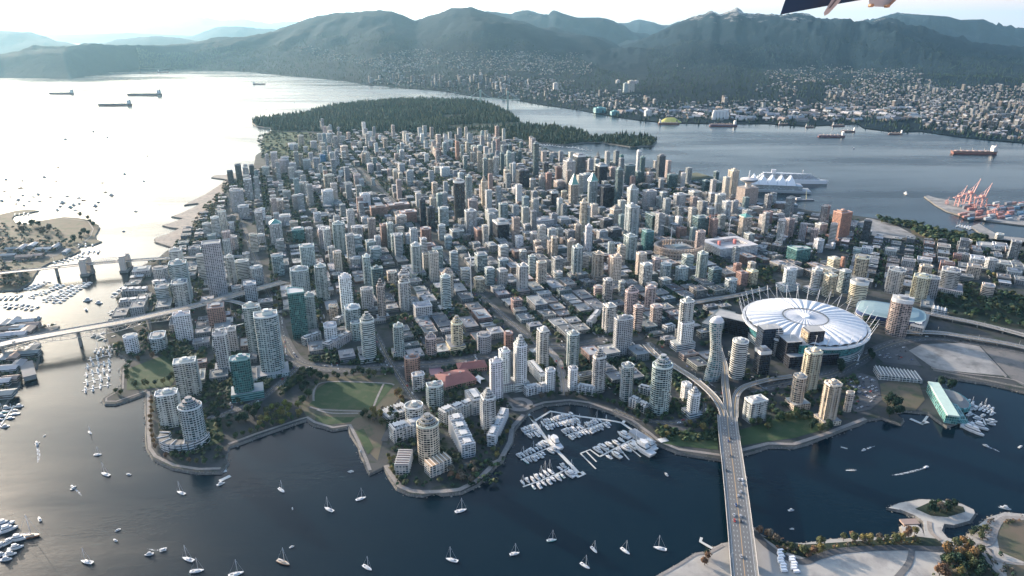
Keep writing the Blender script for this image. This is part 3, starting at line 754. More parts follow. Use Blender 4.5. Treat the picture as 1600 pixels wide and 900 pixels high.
# --- the foreground waterfront, front rows first
T(800, 450, 4, [
 (52,345,640,100,'wh',W(shape='notch',top='tier',podium=True)), (195,255,505,84,'gw',W(shape='rect')), (240,500,650,76,'wh',W(shape='notch',podium=False)),
 (383,262,505,92,'gg',W(shape='notch')), (382,490,640,76,'wh',W(shape='notch',podium=False)), (548,420,655,98,'gw',W(shape='notch',top='tier')),
 (725,460,705,108,'gg',W(shape='oct')), (942,468,785,138,'gg',W(shape='round',ratio=.9,podium=False,top='tier')), (612,88,290,92,'gw'), (750,8,165,108,'pk',W(top='tier')),
 (790,108,275,74,'pk'), (705,163,425,138,'gy',W(shape='bow',ratio=.5,podium=False,label="wide pale slab tower with a fine window grid and curved face beside the rail cutting")),
 (868,-12,165,84,'pk'), (905,93,242,92,'pk'), (1092,190,390,112,'wh',W(shape='notch',podium=True)), (1432,308,565,104,'gw',W(shape='round',ratio=1.0,podium=False)),
 (1572,378,545,106,'bk',W(shape='rect',top='rim',podium=False)), (1092,598,705,80,'wh',W(podium=False)), (1140,648,805,96,'wh',W(shape='notch',top='tier',podium=True)),
 (1530,668,838,150,'gw',W(shape='rect',ratio=.6,podium=False)), (600,-60,100,75,'gw'), (540,-10,60,80,'pk'),
])
tower(800+1098/4, 450+52/4, 450+385/4, 26, 'gw', shape='notch', ratio=.7, force=True, podium=False)
T(1200, 450, 4, [
 (290,368,650,128,'yl',W(shape='notch',ratio=.9,podium=False)), (205,528,755,112,'bg',W(shape='oct',podium=True)), (412,568,850,128,'yl',W(shape='notch',ratio=.9,podium=True)),
 (515,655,775,66,'bg',W(shape='round',podium=False)), (845,58,305,128,'pk',W(shape='bow',ratio=.8,podium=False,top='rim')),
])
T(400, 450, 4, [
 (55,130,545,150,'gg',W(shape='bow',ratio=.8,podium=True)), (245,5,305,105,'tq',W(shape='tri',podium=False,top='flat')), (330,40,260,70,'gg'), (555,-75,225,84,'wh',W(shape='rect',podium=False)),
 (600,98,305,108,'gg',W(shape='notch')), (778,-5,200,66,'pk',W(shape='oct',top='tier')), (690,-5,155,85,'gy'), (482,108,205,68,'bg'), (925,-35,145,80,'gw',W(top='tier')), (1185,-75,145,74,'gg'),
 (695,195,460,96,'gg',W(shape='bow',ratio=.9,podium=True,top='tier')), (888,228,440,72,'gg'), (462,220,360,88,'wh',W(shape='notch')), (1040,92,195,130,'gy',W(shape='rect')), (1255,218,398,88,'yl',W(shape='oct',podium=True,top='tier')),
 (1092,308,435,82,'pk',W(shape='oct',top='tier')), (1425,270,408,98,'gy',W(shape='round',podium=False)), (1578,280,385,72,'br'), (972,410,580,108,'br',W(shape='notch')), (1012,530,645,92,'gw',W(shape='notch',podium=False)),
 (1118,580,750,120,'gg',W(shape='bow',ratio=.7,podium=False)), (985,708,880,124,'gw',W(shape='round',ratio=.9,podium=False)), (1072,830,1095,150,'yl',W(shape='round',ratio=.95,podium=False,top='tier')),
 (1500,430,712,98,'wh',W(shape='notch',podium=False)), (1552,385,640,86,'wh',W(shape='notch')), (1450,668,900,108,'gw',W(shape='notch',podium=False,top='tier')), (620,205,330,70,'gg'),
])
T(0, 450, 4, [
 (1130,140,335,112,'wh',W(shape='rect',ratio=.6,podium=False)), (1345,90,255,112,'br',W(shape='rect',ratio=.9)), (1370,262,530,96,'gy',W(shape='notch')), (1440,250,420,70,'gy'), (1565,85,420,108,'gg',W(shape='notch')),
 (1495,410,700,130,'tq',W(shape='notch',ratio=.7,podium=True)), (1150,428,680,148,'gw',W(shape='rect',ratio=.6,podium=False)), (1035,628,870,150,'gw',W(shape='notch',ratio=.7,podium=False)),
 (1185,725,990,150,'gg',W(shape='round',ratio=.9,podium=False,top='tier')), (810,280,410,90,'wh',W(shape='round',ratio=.9,podium=False)), (985,285,395,112,'gg',W(shape='notch',podium=False,ratio=1.4)),
 (1010,-30,112,92,'gg',W(podium=False)), (1118,-60,138,108,'gw',W(podium=False)), (1480,-10,60,70,'gy'), (1560,-40,80,80,'gy'),
])
T(0, 225, 4, [
 (1318,605,965,118,'gy',W(shape='rect',ratio=.7,podium=False,top='flat',label="tall grey-blue tower with a blue-covered unfinished top above the bridge approach")),
 (1105,715,1000,118,'gg',W(shape='notch')), (1095,655,840,80,'gw'), (1250,690,855,60,'gw'), (1430,700,885,66,'gw'), (1510,722,860,88,'gw'), (1340,455,595,62,'gw'), (1385,415,545,62,'gw'), (1290,490,590,64,'gw'),
 (1435,162,262,46,'dg'), (1485,125,235,46,'dg'), (1570,128,210,38,'dg'), (1545,215,352,58,'gw'), (1475,280,430,88,'gy'), (1445,490,545,38,'wh'), (1000,765,870,100,'gy'), (885,770,835,118,'gy',W(shape='rect')),
 (1440,578,665,88,'gy'), (1520,380,470,70,'gy'), (1580,560,680,60,'bg'), (1600,760,880,80,'gy'),
])
T(400, 225, 4, [
 (110,48,152,50,'gy'),(170,92,192,68,'gy'),(315,92,172,58,'gy'),(415,62,122,45,'bl'),(550,8,95,58,'bg'),(475,48,112,45,'gy'),(670,58,132,35,'bg'),(715,118,187,55,'gy'),(765,118,190,36,'pk'),(910,38,112,40,'gy'),
 (1065,58,122,36,'wh'),(1130,28,92,46,'pk'),(1190,-20,55,35,'gy'),(1320,-10,70,32,'bg'),(1370,18,122,36,'bg'),(1395,48,182,36,'bg'),(1430,88,207,36,'gg'),(1465,93,207,34,'bg'),(1500,78,212,46,'gw',W(shape='round')),
 (1565,158,242,46,'bg'),(1580,48,200,42,'gg'),(455,188,282,72,'bg'),(445,283,395,76,'wh',W(shape='rect')),(245,318,425,52,'gw'),(190,288,362,58,'gy'),(130,340,442,82,'bg'),(270,238,322,70,'gy'),(335,328,388,56,'gw'),
 (630,188,268,52,'pk'),(575,240,300,60,'gy'),(835,152,207,36,'bg'),(870,158,237,36,'bg'),(902,178,264,36,'bg'),(965,158,237,50,'gy'),(910,118,190,52,'gy'),(1180,138,207,70,'wh'),(1115,238,332,46,'bg'),(1190,258,312,46,'gy'),
 (680,303,398,70,'wh',W(shape='rect',label="bright white cube of a hotel tower with glass centre amid low west side blocks")),(1015,303,405,50,'gw'),(1038,343,525,50,'bk',W(shape='rect')),(1090,392,545,66,'bk',W(shape='rect')),(1105,332,440,54,'bg'),(1145,308,425,46,'gg'),
 (1268,240,495,74,'bk',W(shape='round',ratio=1.0,top='rim',podium=False,label="round black glass tower with a white crown band over the midtown rows")),(1330,200,410,60,'gg',W(shape='oct')),(1355,338,425,78,'pk'),(1425,238,395,52,'bg',W(top='tier')),(1280,178,252,50,'gg'),
 (1172,393,525,76,'gg'),(1160,500,605,62,'gw'),(1340,410,590,82,'ws',W(shape='rect',podium=False)),(1255,528,602,100,'gw',W(shape='rect')),(1200,568,655,66,'gg',W(shape='oct')),(1402,518,622,88,'br'),
 (1530,472,605,112,'bk',W(shape='rect',top='rim',ratio=1.3,podium=False,label="broad black glass block with a white roof rim in the middle of downtown")),(1472,398,502,90,'gy',W(shape='rect')),(1545,365,475,70,'gg'),
 (1060,518,625,82,'br',W(shape='oct')),(815,488,645,92,'br',W(shape='rect')),(765,380,465,118,'br',W(shape='rect',ratio=.6)),(890,362,432,150,'br',W(shape='rect',ratio=.5)),(950,410,502,118,'br',W(shape='rect')),(905,438,535,80,'bg'),
 (900,518,645,66,'bg'),(880,558,705,86,'gg'),(1000,625,835,76,'gg'),(1135,645,805,76,'gg'),(1235,668,795,66,'gg'),(120,495,635,80,'gw',W(shape='oct',top='pyr',pyr=11)),(235,478,565,60,'bg'),(260,528,612,80,'tq'),(330,522,645,56,'gw'),
 (425,518,655,80,'gy'),(515,490,695,82,'gg'),(467,478,605,24,'bg'),(630,508,620,80,'gw'),(625,568,665,80,'gg'),(640,638,712,66,'gl'),(715,598,705,70,'gg'),(745,638,735,80,'gg'),(315,618,785,98,'gg',W(shape='bow')),(507,668,812,66,'bg'),
 (620,708,772,80,'gy'),(130,688,825,76,'gg'),(268,758,985,118,'gg',W(shape='notch')),(400,758,985,76,'gg'),(690,698,895,64,'gg'),(755,768,960,80,'gl'),(848,788,885,70,'bg'),(925,812,970,80,'gw',W(top='tier',shape='oct')),(1195,812,960,88,'bg',W(top='tier')),
 (1395,828,930,80,'yl'),(1460,768,885,75,'gg'),(1540,778,895,76,'gy'),(1545,718,785,72,'gg'),(1405,678,805,88,'gg'),(1310,778,855,70,'gw'),(1545,635,720,72,'gw'),(35,398,480,50,'wh'),(75,448,525,50,'gw'),(30,568,640,60,'gy'),
 (170,440,520,90,'gy',W(shape='rect')),(410,430,470,100,'gw',W(shape='rect')),(360,260,310,90,'pk',W(shape='rect')),(680,455,510,60,'gw'),(960,560,640,80,'gy'),(1080,620,690,90,'br',W(shape='rect')),(560,880,1010,60,'gy'),
])
T(800, 225, 4, [
 (66,148,275,92,'bk',W(shape='rect')),(12,118,252,32,'wh'),(150,-5,215,46,'gl'),(130,212,295,60,'gw'),(210,112,205,50,'dg'),(230,178,302,56,'br'),(185,198,292,46,'gy'),(358,98,268,84,'gy',W(shape='rect')),(422,73,255,84,'dg',W(shape='rect',top='rim')),
 (295,222,292,76,'pk'),(292,138,232,60,'br'),(492,90,185,48,'gy'),(530,92,182,40,'gg'),(465,172,312,92,'gy',W(shape='rect')),(560,130,255,80,'bk',W(shape='rect',top='rim',podium=False)),(595,78,135,36,'gg'),(688,65,155,36,'tq',W(shape='bow')),(632,140,235,66,'pk'),
 (672,158,425,60,'gl',W(shape='rect')),(740,125,272,76,'gl',W(shape='round')),(795,42,200,42,'wh'),(818,78,242,50,'gl'),(790,168,252,50,'gl'),(935,68,232,66,'dg',W(shape='rect')),(860,172,252,54,'pk'),(935,222,282,46,'gy'),(1005,182,287,86,'gl'),(1072,178,287,46,'gw'),
 (385,255,400,72,'bg',W(shape='notch',top='pyr',pyr=34,podium=True,label="beige chateau-style hotel with a steep green copper roof")),(325,288,362,52,'bg'),(505,232,395,80,'gg',W(shape='oct',top='pyr',pyr=26,label="pale green glass tower with a pointed glass pyramid roof")),
 (266,298,402,66,'bk',W(shape='oct',top='rim',label="short eight-sided navy tower with a white roof band downtown")),(595,248,415,100,'bk',W(shape='rect',podium=False)),(755,278,405,86,'wh',W(shape='notch',top='tier')),(700,328,440,50,'bk'),(862,276,418,94,'gy',W(shape='rect')),
 (922,328,420,58,'gw'),(947,298,432,56,'gg'),(1050,298,402,92,'gy',W(shape='notch')),(1145,288,352,90,'gw'),(1212,222,302,58,'gl'),(1272,222,312,96,'gl'),(1278,172,227,44,'gl'),(1387,160,335,72,'bg',W(shape='rect',podium=False)),
 (1305,308,442,86,'gw',W(shape='oct')),(1395,350,460,60,'gy'),(1250,300,380,50,'gw'),(1425,398,462,70,'gw'),(1522,388,462,98,'bg',W(shape='rect')),(1462,442,592,108,'bg',W(shape='oct',top='pyr',pyr=8)),(1182,436,592,110,'gl',W(shape='rect',ratio=.8)),
 (1268,518,582,88,'dg',W(shape='rect')),(1180,540,705,80,'pk',W(shape='oct')),(1195,676,865,80,'gg'),(1100,686,795,80,'gg'),(1065,752,875,96,'gg'),(965,732,865,92,'gg'),(905,708,805,62,'pk'),(840,742,895,86,'gw'),(810,676,835,80,'bg'),(655,696,895,86,'bg'),
 (850,535,675,82,'tq',W(shape='rect')),(895,418,565,126,'gl',W(shape='rect')),(742,555,735,90,'gg'),(685,628,760,66,'bg'),(755,365,605,100,'gg',W(shape='rect')),(650,405,512,82,'bg',W(top='tier')),(590,458,542,86,'dg'),(642,518,602,100,'dg',W(shape='rect')),
 (565,538,602,80,'gy'),(448,360,605,62,'bg'),(478,392,600,40,'gg'),(480,508,685,66,'wh'),(412,498,645,62,'bg'),(250,525,645,72,'gw'),(266,578,745,62,'bg'),(200,458,542,138,'gy',W(shape='rect',ratio=.6)),(320,453,512,108,'gy',W(shape='rect')),(145,545,635,80,'gw'),
 (158,598,685,62,'bg'),(170,645,725,62,'bg'),(45,568,655,66,'wh'),(70,665,745,66,'gw'),(125,695,835,62,'gg'),(185,730,895,76,'bg'),(66,752,925,80,'gw'),(410,636,835,82,'gg'),(372,595,765,68,'bg'),(290,798,865,70,'gw'),(540,676,855,80,'bg'),(546,756,970,80,'gw'),
 (622,608,725,66,'gg'),(1272,768,895,88,'gl',W(shape='rect')),(1410,748,835,62,'br'),(1502,788,885,78,'yl'),(1376,838,935,90,'gg'),(1500,740,810,70,'bg'),(955,838,900,84,'gw'),(875,868,930,80,'bg'),(1440,800,890,80,'br'),(30,270,330,70,'gy'),(20,375,460,60,'gy'),
 (1240,400,470,60,'gw'),(1180,350,430,60,'gw'),(100,500,560,70,'gy',W(shape='rect')),(960,440,520,50,'gw'),(1060,520,600,70,'br'),(1045,455,520,60,'wh'),(690,850,950,60,'gw'),
])
T(1200, 225, 4, [
 (472,402,605,118,'or',W(shape='tri',podium=True,label="tall orange-red brick tower with a flat leafy top near the old rail yard")),(628,472,605,56,'dg',W(shape='rect')),(230,512,598,56,'or'),(335,488,572,80,'gy',W(shape='rect')),(322,588,682,76,'wh'),
 (195,635,745,150,'tq',W(shape='tri',ratio=.8,podium=False,label="low wedge-shaped green glass building north of the oval stadium")),(145,760,925,108,'wh',W(shape='oct')),(312,765,935,92,'gw'),(415,702,805,80,'yl'),(470,712,795,30,'or'),(395,798,958,98,'yl',W(shape='notch')),
 (492,785,935,86,'gg'),(595,688,855,90,'yl',W(shape='notch')),(575,848,1015,112,'yl',W(shape='round',ratio=.9,top='rim',podium=False)),(812,765,935,102,'gw',W(shape='notch')),(970,806,985,102,'yl',W(shape='notch')),(1035,825,965,82,'gy'),(990,750,850,80,'bg'),
 (1150,765,935,112,'gw',W(shape='notch')),(1122,738,820,86,'br'),(1292,758,845,88,'bg'),(1312,702,765,90,'wh'),(1397,718,802,70,'gy'),(1185,688,742,56,'br'),(1358,618,665,110,'gy',W(shape='rect')),(1450,620,670,90,'wh',W(shape='rect')),(770,655,700,70,'gy'),
 (980,710,760,90,'gw'),(625,640,690,70,'wh'),(880,720,780,80,'gy'),(410,620,660,30,'wh'),(1470,730,790,100,'gw'),(1540,780,830,90,'gy'),(1450,560,600,60,'gw'),(1100,630,680,80,'bg'),(1250,600,640,60,'bg'),(1380,880,960,80,'bg'),(560,650,690,60,'gg'),
])
K = 7.27
T(400, 180, K, [
 (507,225,362,84,'bg'),(410,318,402,108,'wh'),(722,203,312,74,'gy'),(828,203,332,74,'gw'),(945,193,312,64,'pk'),(985,238,322,68,'gy'),(1050,193,307,50,'pk'),(1292,183,302,64,'wh'),(1405,230,292,42,'wh'),(1465,258,402,62,'bg'),(1002,318,497,108,'br',W(shape='rect')),
 (650,288,402,88,'gy'),(755,308,445,78,'bg'),(755,448,552,78,'bl',W(shape='rect')),(858,418,522,68,'gw'),(1240,358,417,52,'gw'),(1215,433,572,66,'bg'),(1300,548,682,98,'gy'),(1392,548,682,68,'pk'),(1455,488,562,78,'gy'),(205,428,602,98,'gy'),(245,543,652,62,'bg'),
 (325,468,662,108,'gy'),(415,538,692,88,'gy'),(505,438,602,62,'bg'),(585,498,632,98,'gy'),(680,478,612,88,'gy'),(105,578,702,98,'gy'),(490,638,742,108,'gw'),(885,568,642,56,'wh'),(960,633,702,60,'wh'),(1060,668,742,70,'pk'),(1150,663,802,92,'pk'),(1195,728,822,74,'gy'),
 (1330,718,802,62,'gw'),(1580,618,762,70,'bg'),(225,758,822,88,'pk'),(280,788,873,62,'gw'),(700,668,742,78,'gw'),(945,698,782,62,'gy'),(1010,768,853,60,'gy'),(450,320,420,60,'gw'),(560,350,450,60,'gw'),(620,420,520,60,'gy'),(1180,300,390,60,'bg'),(1340,290,370,60,'pk'),
])
T(600, 180, K, [
 (15,268,402,60,'gy'),(205,318,402,60,'gw'),(200,388,522,74,'gw'),(140,438,522,60,'pk'),(312,318,378,62,'gw'),(380,238,332,50,'pk'),(432,208,332,60,'wh'),(540,278,372,60,'gg'),(612,318,402,50,'pk'),(610,373,502,88,'br'),(685,308,472,56,'gg'),(755,283,387,70,'gg'),
 (830,298,532,60,'or'),(887,338,522,50,'gg'),(945,308,462,50,'bg'),(1015,348,432,70,'gg'),(1090,343,432,78,'gg'),(1192,308,402,46,'bg'),(1242,318,392,60,'gg'),(920,458,622,68,'gy'),(990,543,632,54,'gw'),(1010,418,562,68,'bg'),(1085,418,652,68,'bg'),(1145,488,702,68,'gg'),
 (1205,508,692,54,'gw'),(1340,428,652,60,'gl'),(1395,448,622,68,'gl'),(1480,418,562,68,'gl'),(1160,438,522,60,'gl'),(1225,428,532,60,'gl'),(482,428,552,64,'wh'),(320,498,582,88,'gy'),(185,538,662,78,'gy'),(60,608,712,60,'pk'),(120,628,782,54,'bg'),(180,648,797,64,'bg'),
 (300,613,752,88,'gy'),(660,548,642,78,'gw'),(700,598,702,98,'gw'),(600,588,682,78,'gw'),(870,648,792,60,'gg'),(1560,300,400,60,'gl'),(1430,330,440,50,'gl'),(1540,400,520,60,'gl'),
])
print("towers", len(THINGS), "dropped", len(DROP))
# ------------------------------------------------------------------ landmarks
random.seed(21)
WHITE = (.74,.75,.75)
def part(mb, name, mats, root, lab=None):
    o = mb.build(name, mats, root)
    if o is not None and lab: o["label"] = lab
    return o
# the domed stadium ------------------------------------------------------
def stadium():
    cx, cy = G(1257, 503, 34)
    # half axes from the photo's outline of the roof at z=34
    xl, _ = G(1163, 503, 34); xr, _ = G(1352, 503, 34); _, yt = G(1257, 460, 34); _, yb = G(1257, 543, 34)
    a = (xr - xl) / 2; b = (yt - yb) / 2 * .92; th = R(-22)
    a, b = max(a, b) * .925, min(a, b)
    root = empty("stadium", (cx, cy, 3), 0, "large oval stadium with a white ribbed fabric roof and a ring of slanting masts", "stadium")
    FOOT.append((cx, cy, max(a, b)))
    n = 72
    el = lambda k, z, p=0: [((a*k+p) * math.cos(2*math.pi*i/n) * 1, (b*k+p) * math.sin(2*math.pi*i/n), z) for i in range(n)]
    rr = lambda k, p=0: [(x, y) for x, y, z in el(k, 0, p)]
    mb = MB(); mb.prism(rr(.97), 0, 12, t=(.36,.37,.37), g=(.05,.13,.15), m=0, mt=1, tt=(.3,.3,.3)); part(mb, "base", [F['strip'], M_ROOF], root)
    mb = MB(); mb.prism(rr(.95), 12.02, 30, t=(.12,.34,.36), g=(.03,.14,.16), m=0, mt=1, tt=(.3,.3,.3), ring1=rr(1.0)); part(mb, "glass_wall", [F['off'], M_ROOF], root)
    # rim ring
    mb = MB(); o_, i_ = rr(1.0, 3.5), rr(.985)
    for k in range(n):
        j = (k + 1) % n
        for (A, B, z0, z1) in ((o_, o_, 29.5, 33), ):
            mb.face([(A[k][0], A[k][1], z0), (A[j][0], A[j][1], z0), (B[j][0], B[j][1], z1), (B[k][0], B[k][1], z1)], t=WHITE)
        mb.face([(o_[k][0], o_[k][1], 33), (o_[j][0], o_[j][1], 33), (i_[j][0], i_[j][1], 33), (i_[k][0], i_[k][1], 33)], t=(.55,.56,.56))
        mb.face([(i_[k][0], i_[k][1], 29.5), (i_[k][0], i_[k][1], 33), (i_[j][0], i_[j][1], 33), (i_[j][0], i_[j][1], 29.5)], t=WHITE)
    part(mb, "roof_rim", M_PLAIN, root)
    # scalloped fabric roof: 36 pillows falling towards the middle ring
    NR, NT = 14, 36 * 8
    mb = MB(); base = len(mb.v)
    for j in range(NR + 1):
        k = .97 - (.97 - .37) * j / NR
        for i in range(NT):
            an = 2 * math.pi * i / NT
            ph = (i % 8) / 8
            sc = math.sin(math.pi * ph)          # across one pillow
            q = (j / NR)
            cross = abs(math.sin(q * math.pi * 6)) * .7
            z = 33.5 + 6.5 * math.sin(q * math.pi * .5) + sc * (2.2 * (1 - .45 * q)) + cross * sc
            mb.v.append((a * k * math.cos(an), b * k * math.sin(an), z))
    for j in range(NR):
        for i in range(NT):
            i2 = (i + 1) % NT
            mb.f.append((base + j*NT + i, base + j*NT + i2, base + (j+1)*NT + i2, base + (j+1)*NT + i)); mb.uv.extend([(0,0)]*4); mb.t.append((.62,.63,.64)); mb.g.append((.1,)*3); mb.m.append(0); mb.sm.append(True)
    part(mb, "fabric_roof", M_PLAIN, root)
    # retractable centre with radiating folds
    mb = MB(); NT2 = 72; base = 0
    for j in range(7):
        k = .362 - .345 * j / 6
        for i in range(NT2):
            an = 2 * math.pi * i / NT2; z = 40.2 + .5 * (i % 2) + 1.2 * math.sin(j / 6 * 1.5)
            mb.v.append((a * k * math.cos(an), b * k * math.sin(an), z))
    for j in range(6):
        for i in range(NT2):
            i2 = (i + 1) % NT2
            mb.f.append((j*NT2 + i, j*NT2 + i2, (j+1)*NT2 + i2, (j+1)*NT2 + i)); mb.uv.extend([(0,0)]*4); mb.t.append((.50,.51,.53)); mb.g.append((.1,)*3); mb.m.append(0); mb.sm.append(False)
    part(mb, "centre_roof", M_PLAIN, root)
    mb = MB(); ringp = [(a*.367*math.cos(2*math.pi*i/48), b*.367*math.sin(2*math.pi*i/48)) for i in range(48)]
    mb.strip(ringp, 2.4, 41.8, closed=True, t=(.10,.12,.13))
    part(mb, "dark_ring", M_PLAIN, root)
    mb = MB(); mb.prism([(a*.075*math.cos(2*math.pi*i/24), b*.09*math.sin(2*math.pi*i/24)) for i in range(24)], 40.5, 44.5, t=(.82,.82,.82), ring1=[(a*.06*math.cos(2*math.pi*i/24), b*.07*math.sin(2*math.pi*i/24)) for i in range(24)]); part(mb, "hub", M_PLAIN, root)
    # masts lean outwards, with a stay to the rim
    for i in range(36):
        an = 2 * math.pi * (i + .5) / 36; ca, sa = math.cos(an), math.sin(an)
        p0 = Vector(((a+1.5)*ca, (b+1.5)*sa, 30)); p1 = Vector(((a+12)*ca, (b+12)*sa, 58))
        mb = MB(); mb.bar(p0, p1, .55, 5, .3, t=(.6,.61,.62)); part(mb, "mast", M_METAL, root)
    for i in range(36):
        an = 2 * math.pi * (i + .5) / 36; ca, sa = math.cos(an), math.sin(an)
        mb = MB(); mb.bar((a*.78*ca, b*.78*sa, 41), ((a+11.8)*ca, (b+11.8)*sa, 57.5), .14, 3, t=(.6,.62,.63)); part(mb, "cable", M_METAL, root)
    return cx, cy, a, b
ST = stadium()
# arena beside it -------------------------------------------------------
cx, cy = G(1392, 484, 22)
r_ = empty("arena", (cx, cy, 3), R(-30), "low arena with a pale aqua rounded roof and a navy band beside the oval stadium", "arena"); FOOT.append((cx, cy, 60))
n = 40; sup = lambda a, b, k=1: [(a*k*abs(math.cos(t))**.6*(1 if math.cos(t)>=0 else -1), b*k*abs(math.sin(t))**.6*(1 if math.sin(t)>=0 else -1)) for t in (2*math.pi*i/n for i in range(n))]
mb = MB(); mb.prism(sup(58,42), 0, 10, t=(.40,.40,.40), g=(.05,.08,.12), m=0, top=False); part(mb, "wall", [F['strip']], r_)
mb = MB(); mb.prism(sup(59,43), 10, 17, t=(.03,.06,.16), g=(.02,.04,.12), m=0, mt=1, tt=(.3,.4,.4)); part(mb, "navy_band", [M_PLAIN, M_ROOF], r_)
mb = MB(); mb.prism(sup(55,39), 17.02, 20, t=(.20,.29,.31), ring1=sup(47,31)); mb.prism(sup(47,31), 20.02, 22, t=(.22,.31,.33), ring1=sup(30,18)); part(mb, "roof", M_PLAIN, r_)
mb = MB(); mb.box(20, 10, 21.8, 26, 10, 1.5, 0, t=(.10,.18,.2)); part(mb, "rooftop_plant", M_METAL, r_)

# black casino hotel in front of the stadium -----------------------------
def bmass(name, px, py, z, rings, label, cat, yaw=0, foot_r=30):
    x, y = G(px, py, 3); r0 = empty(name, (x, y, 3), yaw, label, cat); FOOT.append((x, y, foot_r)); return r0
r_ = bmass("casino_hotel", 1262, 566, 3, None, "black and sunlit-toned glass hotel of two wedge blocks in front of the oval stadium", "hotel", R(8), 35)
def seg(r0, nm, x, y, sx, sy, h, t, g, k='off', z=0, tt=(.36,.36,.35), rz=0):
    mb = MB(); mb.box(x, y, z, sx, sy, h, rz, t=t, g=g, m=0, mt=1, tt=tt); return part(mb, nm, [F[k], M_ROOF], r0)
seg(r_, "podium", 0, 6, 86, 44, 20, (.04,.045,.06), (.015,.02,.03))
seg(r_, "tall_wing", 8, 10, 26, 22, 36, (.06,.055,.07), (.03,.03,.04), z=20.02)
seg(r_, "low_wing", -30, 12, 26, 30, 20, (.035,.04,.05), (.015,.02,.03), z=20.02)
seg(r_, "sunlit_face", -6.5, 10, 2.6, 21, 34.5, (.62,.50,.34), (.3,.24,.16), k='off', z=20.04)  # thin slab with the low sun on the wing's left side painted in
seg(r_, "green_face", -14, 0, 16, 14, 15, (.06,.30,.27), (.03,.2,.18), z=20.06)
r_ = bmass("office_block", 1150, 520, 3, None, "long black glass block with grey roof at the foot of the oval stadium", "office block", R(-35), 35)
seg(r_, "facade", 0, 0, 74, 26, 30, (.03,.035,.05), (.012,.018,.03))
mb = MB(); mb.box(0, 0, 30.05, 76, 28, 1.2, 0, t=(.34,.34,.33)); part(mb, "roof", M_ROOF, r_)
r_ = bmass("office_block", 1197, 552, 3, None, "narrow navy glass office block with white edges in front of the black hotel", "office block", R(10), 16)
seg(r_, "facade", 0, 0, 34, 20, 50, (.05,.07,.10), (.02,.035,.06)); seg(r_, "side_bay", 12, -11.5, 12, 3, 47, (.5,.5,.48), (.1,.12,.14), k='strip')
# curvy glass tower beside the bridge ------------------------------------
x, y = G(1112, 592, 3)
r_ = empty("curved_tower", (x, y, 3), R(12), "slender glass tower with a waving outline and domed white top beside the bridge ramp", "tower"); FOOT.append((x, y, 14))
THINGS.append([r_, x, y, 85, '', '', 'tower', True, 14])
hb = z_at(y, 502) - 3
mb = MB(); NZ = 26
def cring(z):
    s = z / hb; off = 3.0 * math.sin(s * 5.2); wd = 12 - 2.5 * s + 2.2 * math.sin(s * 6 + 1)
    return [(off + wd * math.cos(2*math.pi*i/20), 10.5 * math.sin(2*math.pi*i/20) * (1 - .12 * s)) for i in range(20)]
b0 = 0
for k in range(NZ + 1):
    z = hb * k / NZ
    mb.v.extend([(p[0], p[1], z) for p in cring(z)])
for k in range(NZ):
    for i in range(20):
        j = (i + 1) % 20
        mb.f.append((k*20+i, k*20+j, (k+1)*20+j, (k+1)*20+i)); z0 = hb*k/NZ; z1 = hb*(k+1)/NZ; mb.uv.extend([(i*3.2, z0), (i*3.2+3.2, z0), (i*3.2+3.2, z1), (i*3.2, z1)])
        mb.t.append((.44,.44,.42) if i > 9 else (.40,.38,.33)); mb.g.append((.05,.16,.18)); mb.m.append(0); mb.sm.append(True)
part(mb, "facade", [F['res']], r_)
mb = MB(); rg = cring(hb); mb.prism(rg, hb + .02, hb + 4, t=(.62,.60,.58), ring1=scl(rg, .85)); mb.prism(scl(rg, .85), hb + 4.02, hb + 8, t=(.62,.60,.58), ring1=scl(rg, .4)); part(mb, "domed_top", M_PLAIN, r_)

# coliseum-like library --------------------------------------------------
x, y = G(1059, 400, 3); r_ = empty("oval_library", (x, y, 3), 0, "round colonnaded sandstone building like a coliseum around a square core", "library"); FOOT.append((x, y, 55))
hl = 30
mb = MB()
for i in range(48):
    an = 2*math.pi*i/48
    mb.box(56*math.cos(an), 44*math.sin(an), 0, 3, 3.5, hl, an, t=(.40,.32,.26))
part(mb, "columns", M_PLAIN, r_)
for z in (9, 17, 25, 29):
    mb = MB(); mb.strip([(56*math.cos(2*math.pi*i/48), 44*math.sin(2*math.pi*i/48)) for i in range(48)], 7, z, closed=True, t=(.46,.37,.30))
    o_ = [(59*math.cos(2*math.pi*i/48), 47*math.sin(2*math.pi*i/48)) for i in range(48)]; mb.prism(o_, z-1.6, z-.02, t=(.42,.34,.28), top=False); part(mb, "gallery", M_PLAIN, r_)
mb = MB(); mb.box(0, 0, 0, 62, 42, 24, R(20), t=(.35,.28,.24), g=(.05,.06,.07), m=0, mt=1, tt=(.24,.23,.21)); part(mb, "core", [F['punch'], M_ROOF], r_)
mb = MB(); mb.box(0, 0, 24.05, 30, 20, 4, R(20), t=(.3,.32,.3)); part(mb, "rooftop_garden", M_PLAIN, r_)
# white ring-plan building ------------------------------------------------
x, y = G(1137, 394, 3); r_ = empty("courtyard_block", (x, y, 3), R(20), "broad white low building around a sunken roof court behind the coliseum-like library", "office block"); FOOT.append((x, y, 55))
for (a_, b_, c_, d_) in ((0,-34,110,16),(0,34,110,16),(-47,0,16,51.9),(47,0,16,51.9)):
    mb = MB(); mb.box(a_, b_, 0, c_, d_, 26, 0, t=(.60,.58,.56), g=(.08,.1,.12), m=0, mt=1, tt=(.5,.48,.47)); part(mb, "wing", [F['punch'], M_ROOF], r_)
mb = MB(); mb.box(0, 0, 0, 77.9, 51.9, 18, 0, t=(.42,.40,.39)); part(mb, "court", M_ROOF, r_)
for q in (-24, 22):
    mb = MB(); mb.box(q, 6, 18.05, 6, 6, 12, 0, t=(.55,.20,.18)); part(mb, "red_frame", M_METAL, r_)
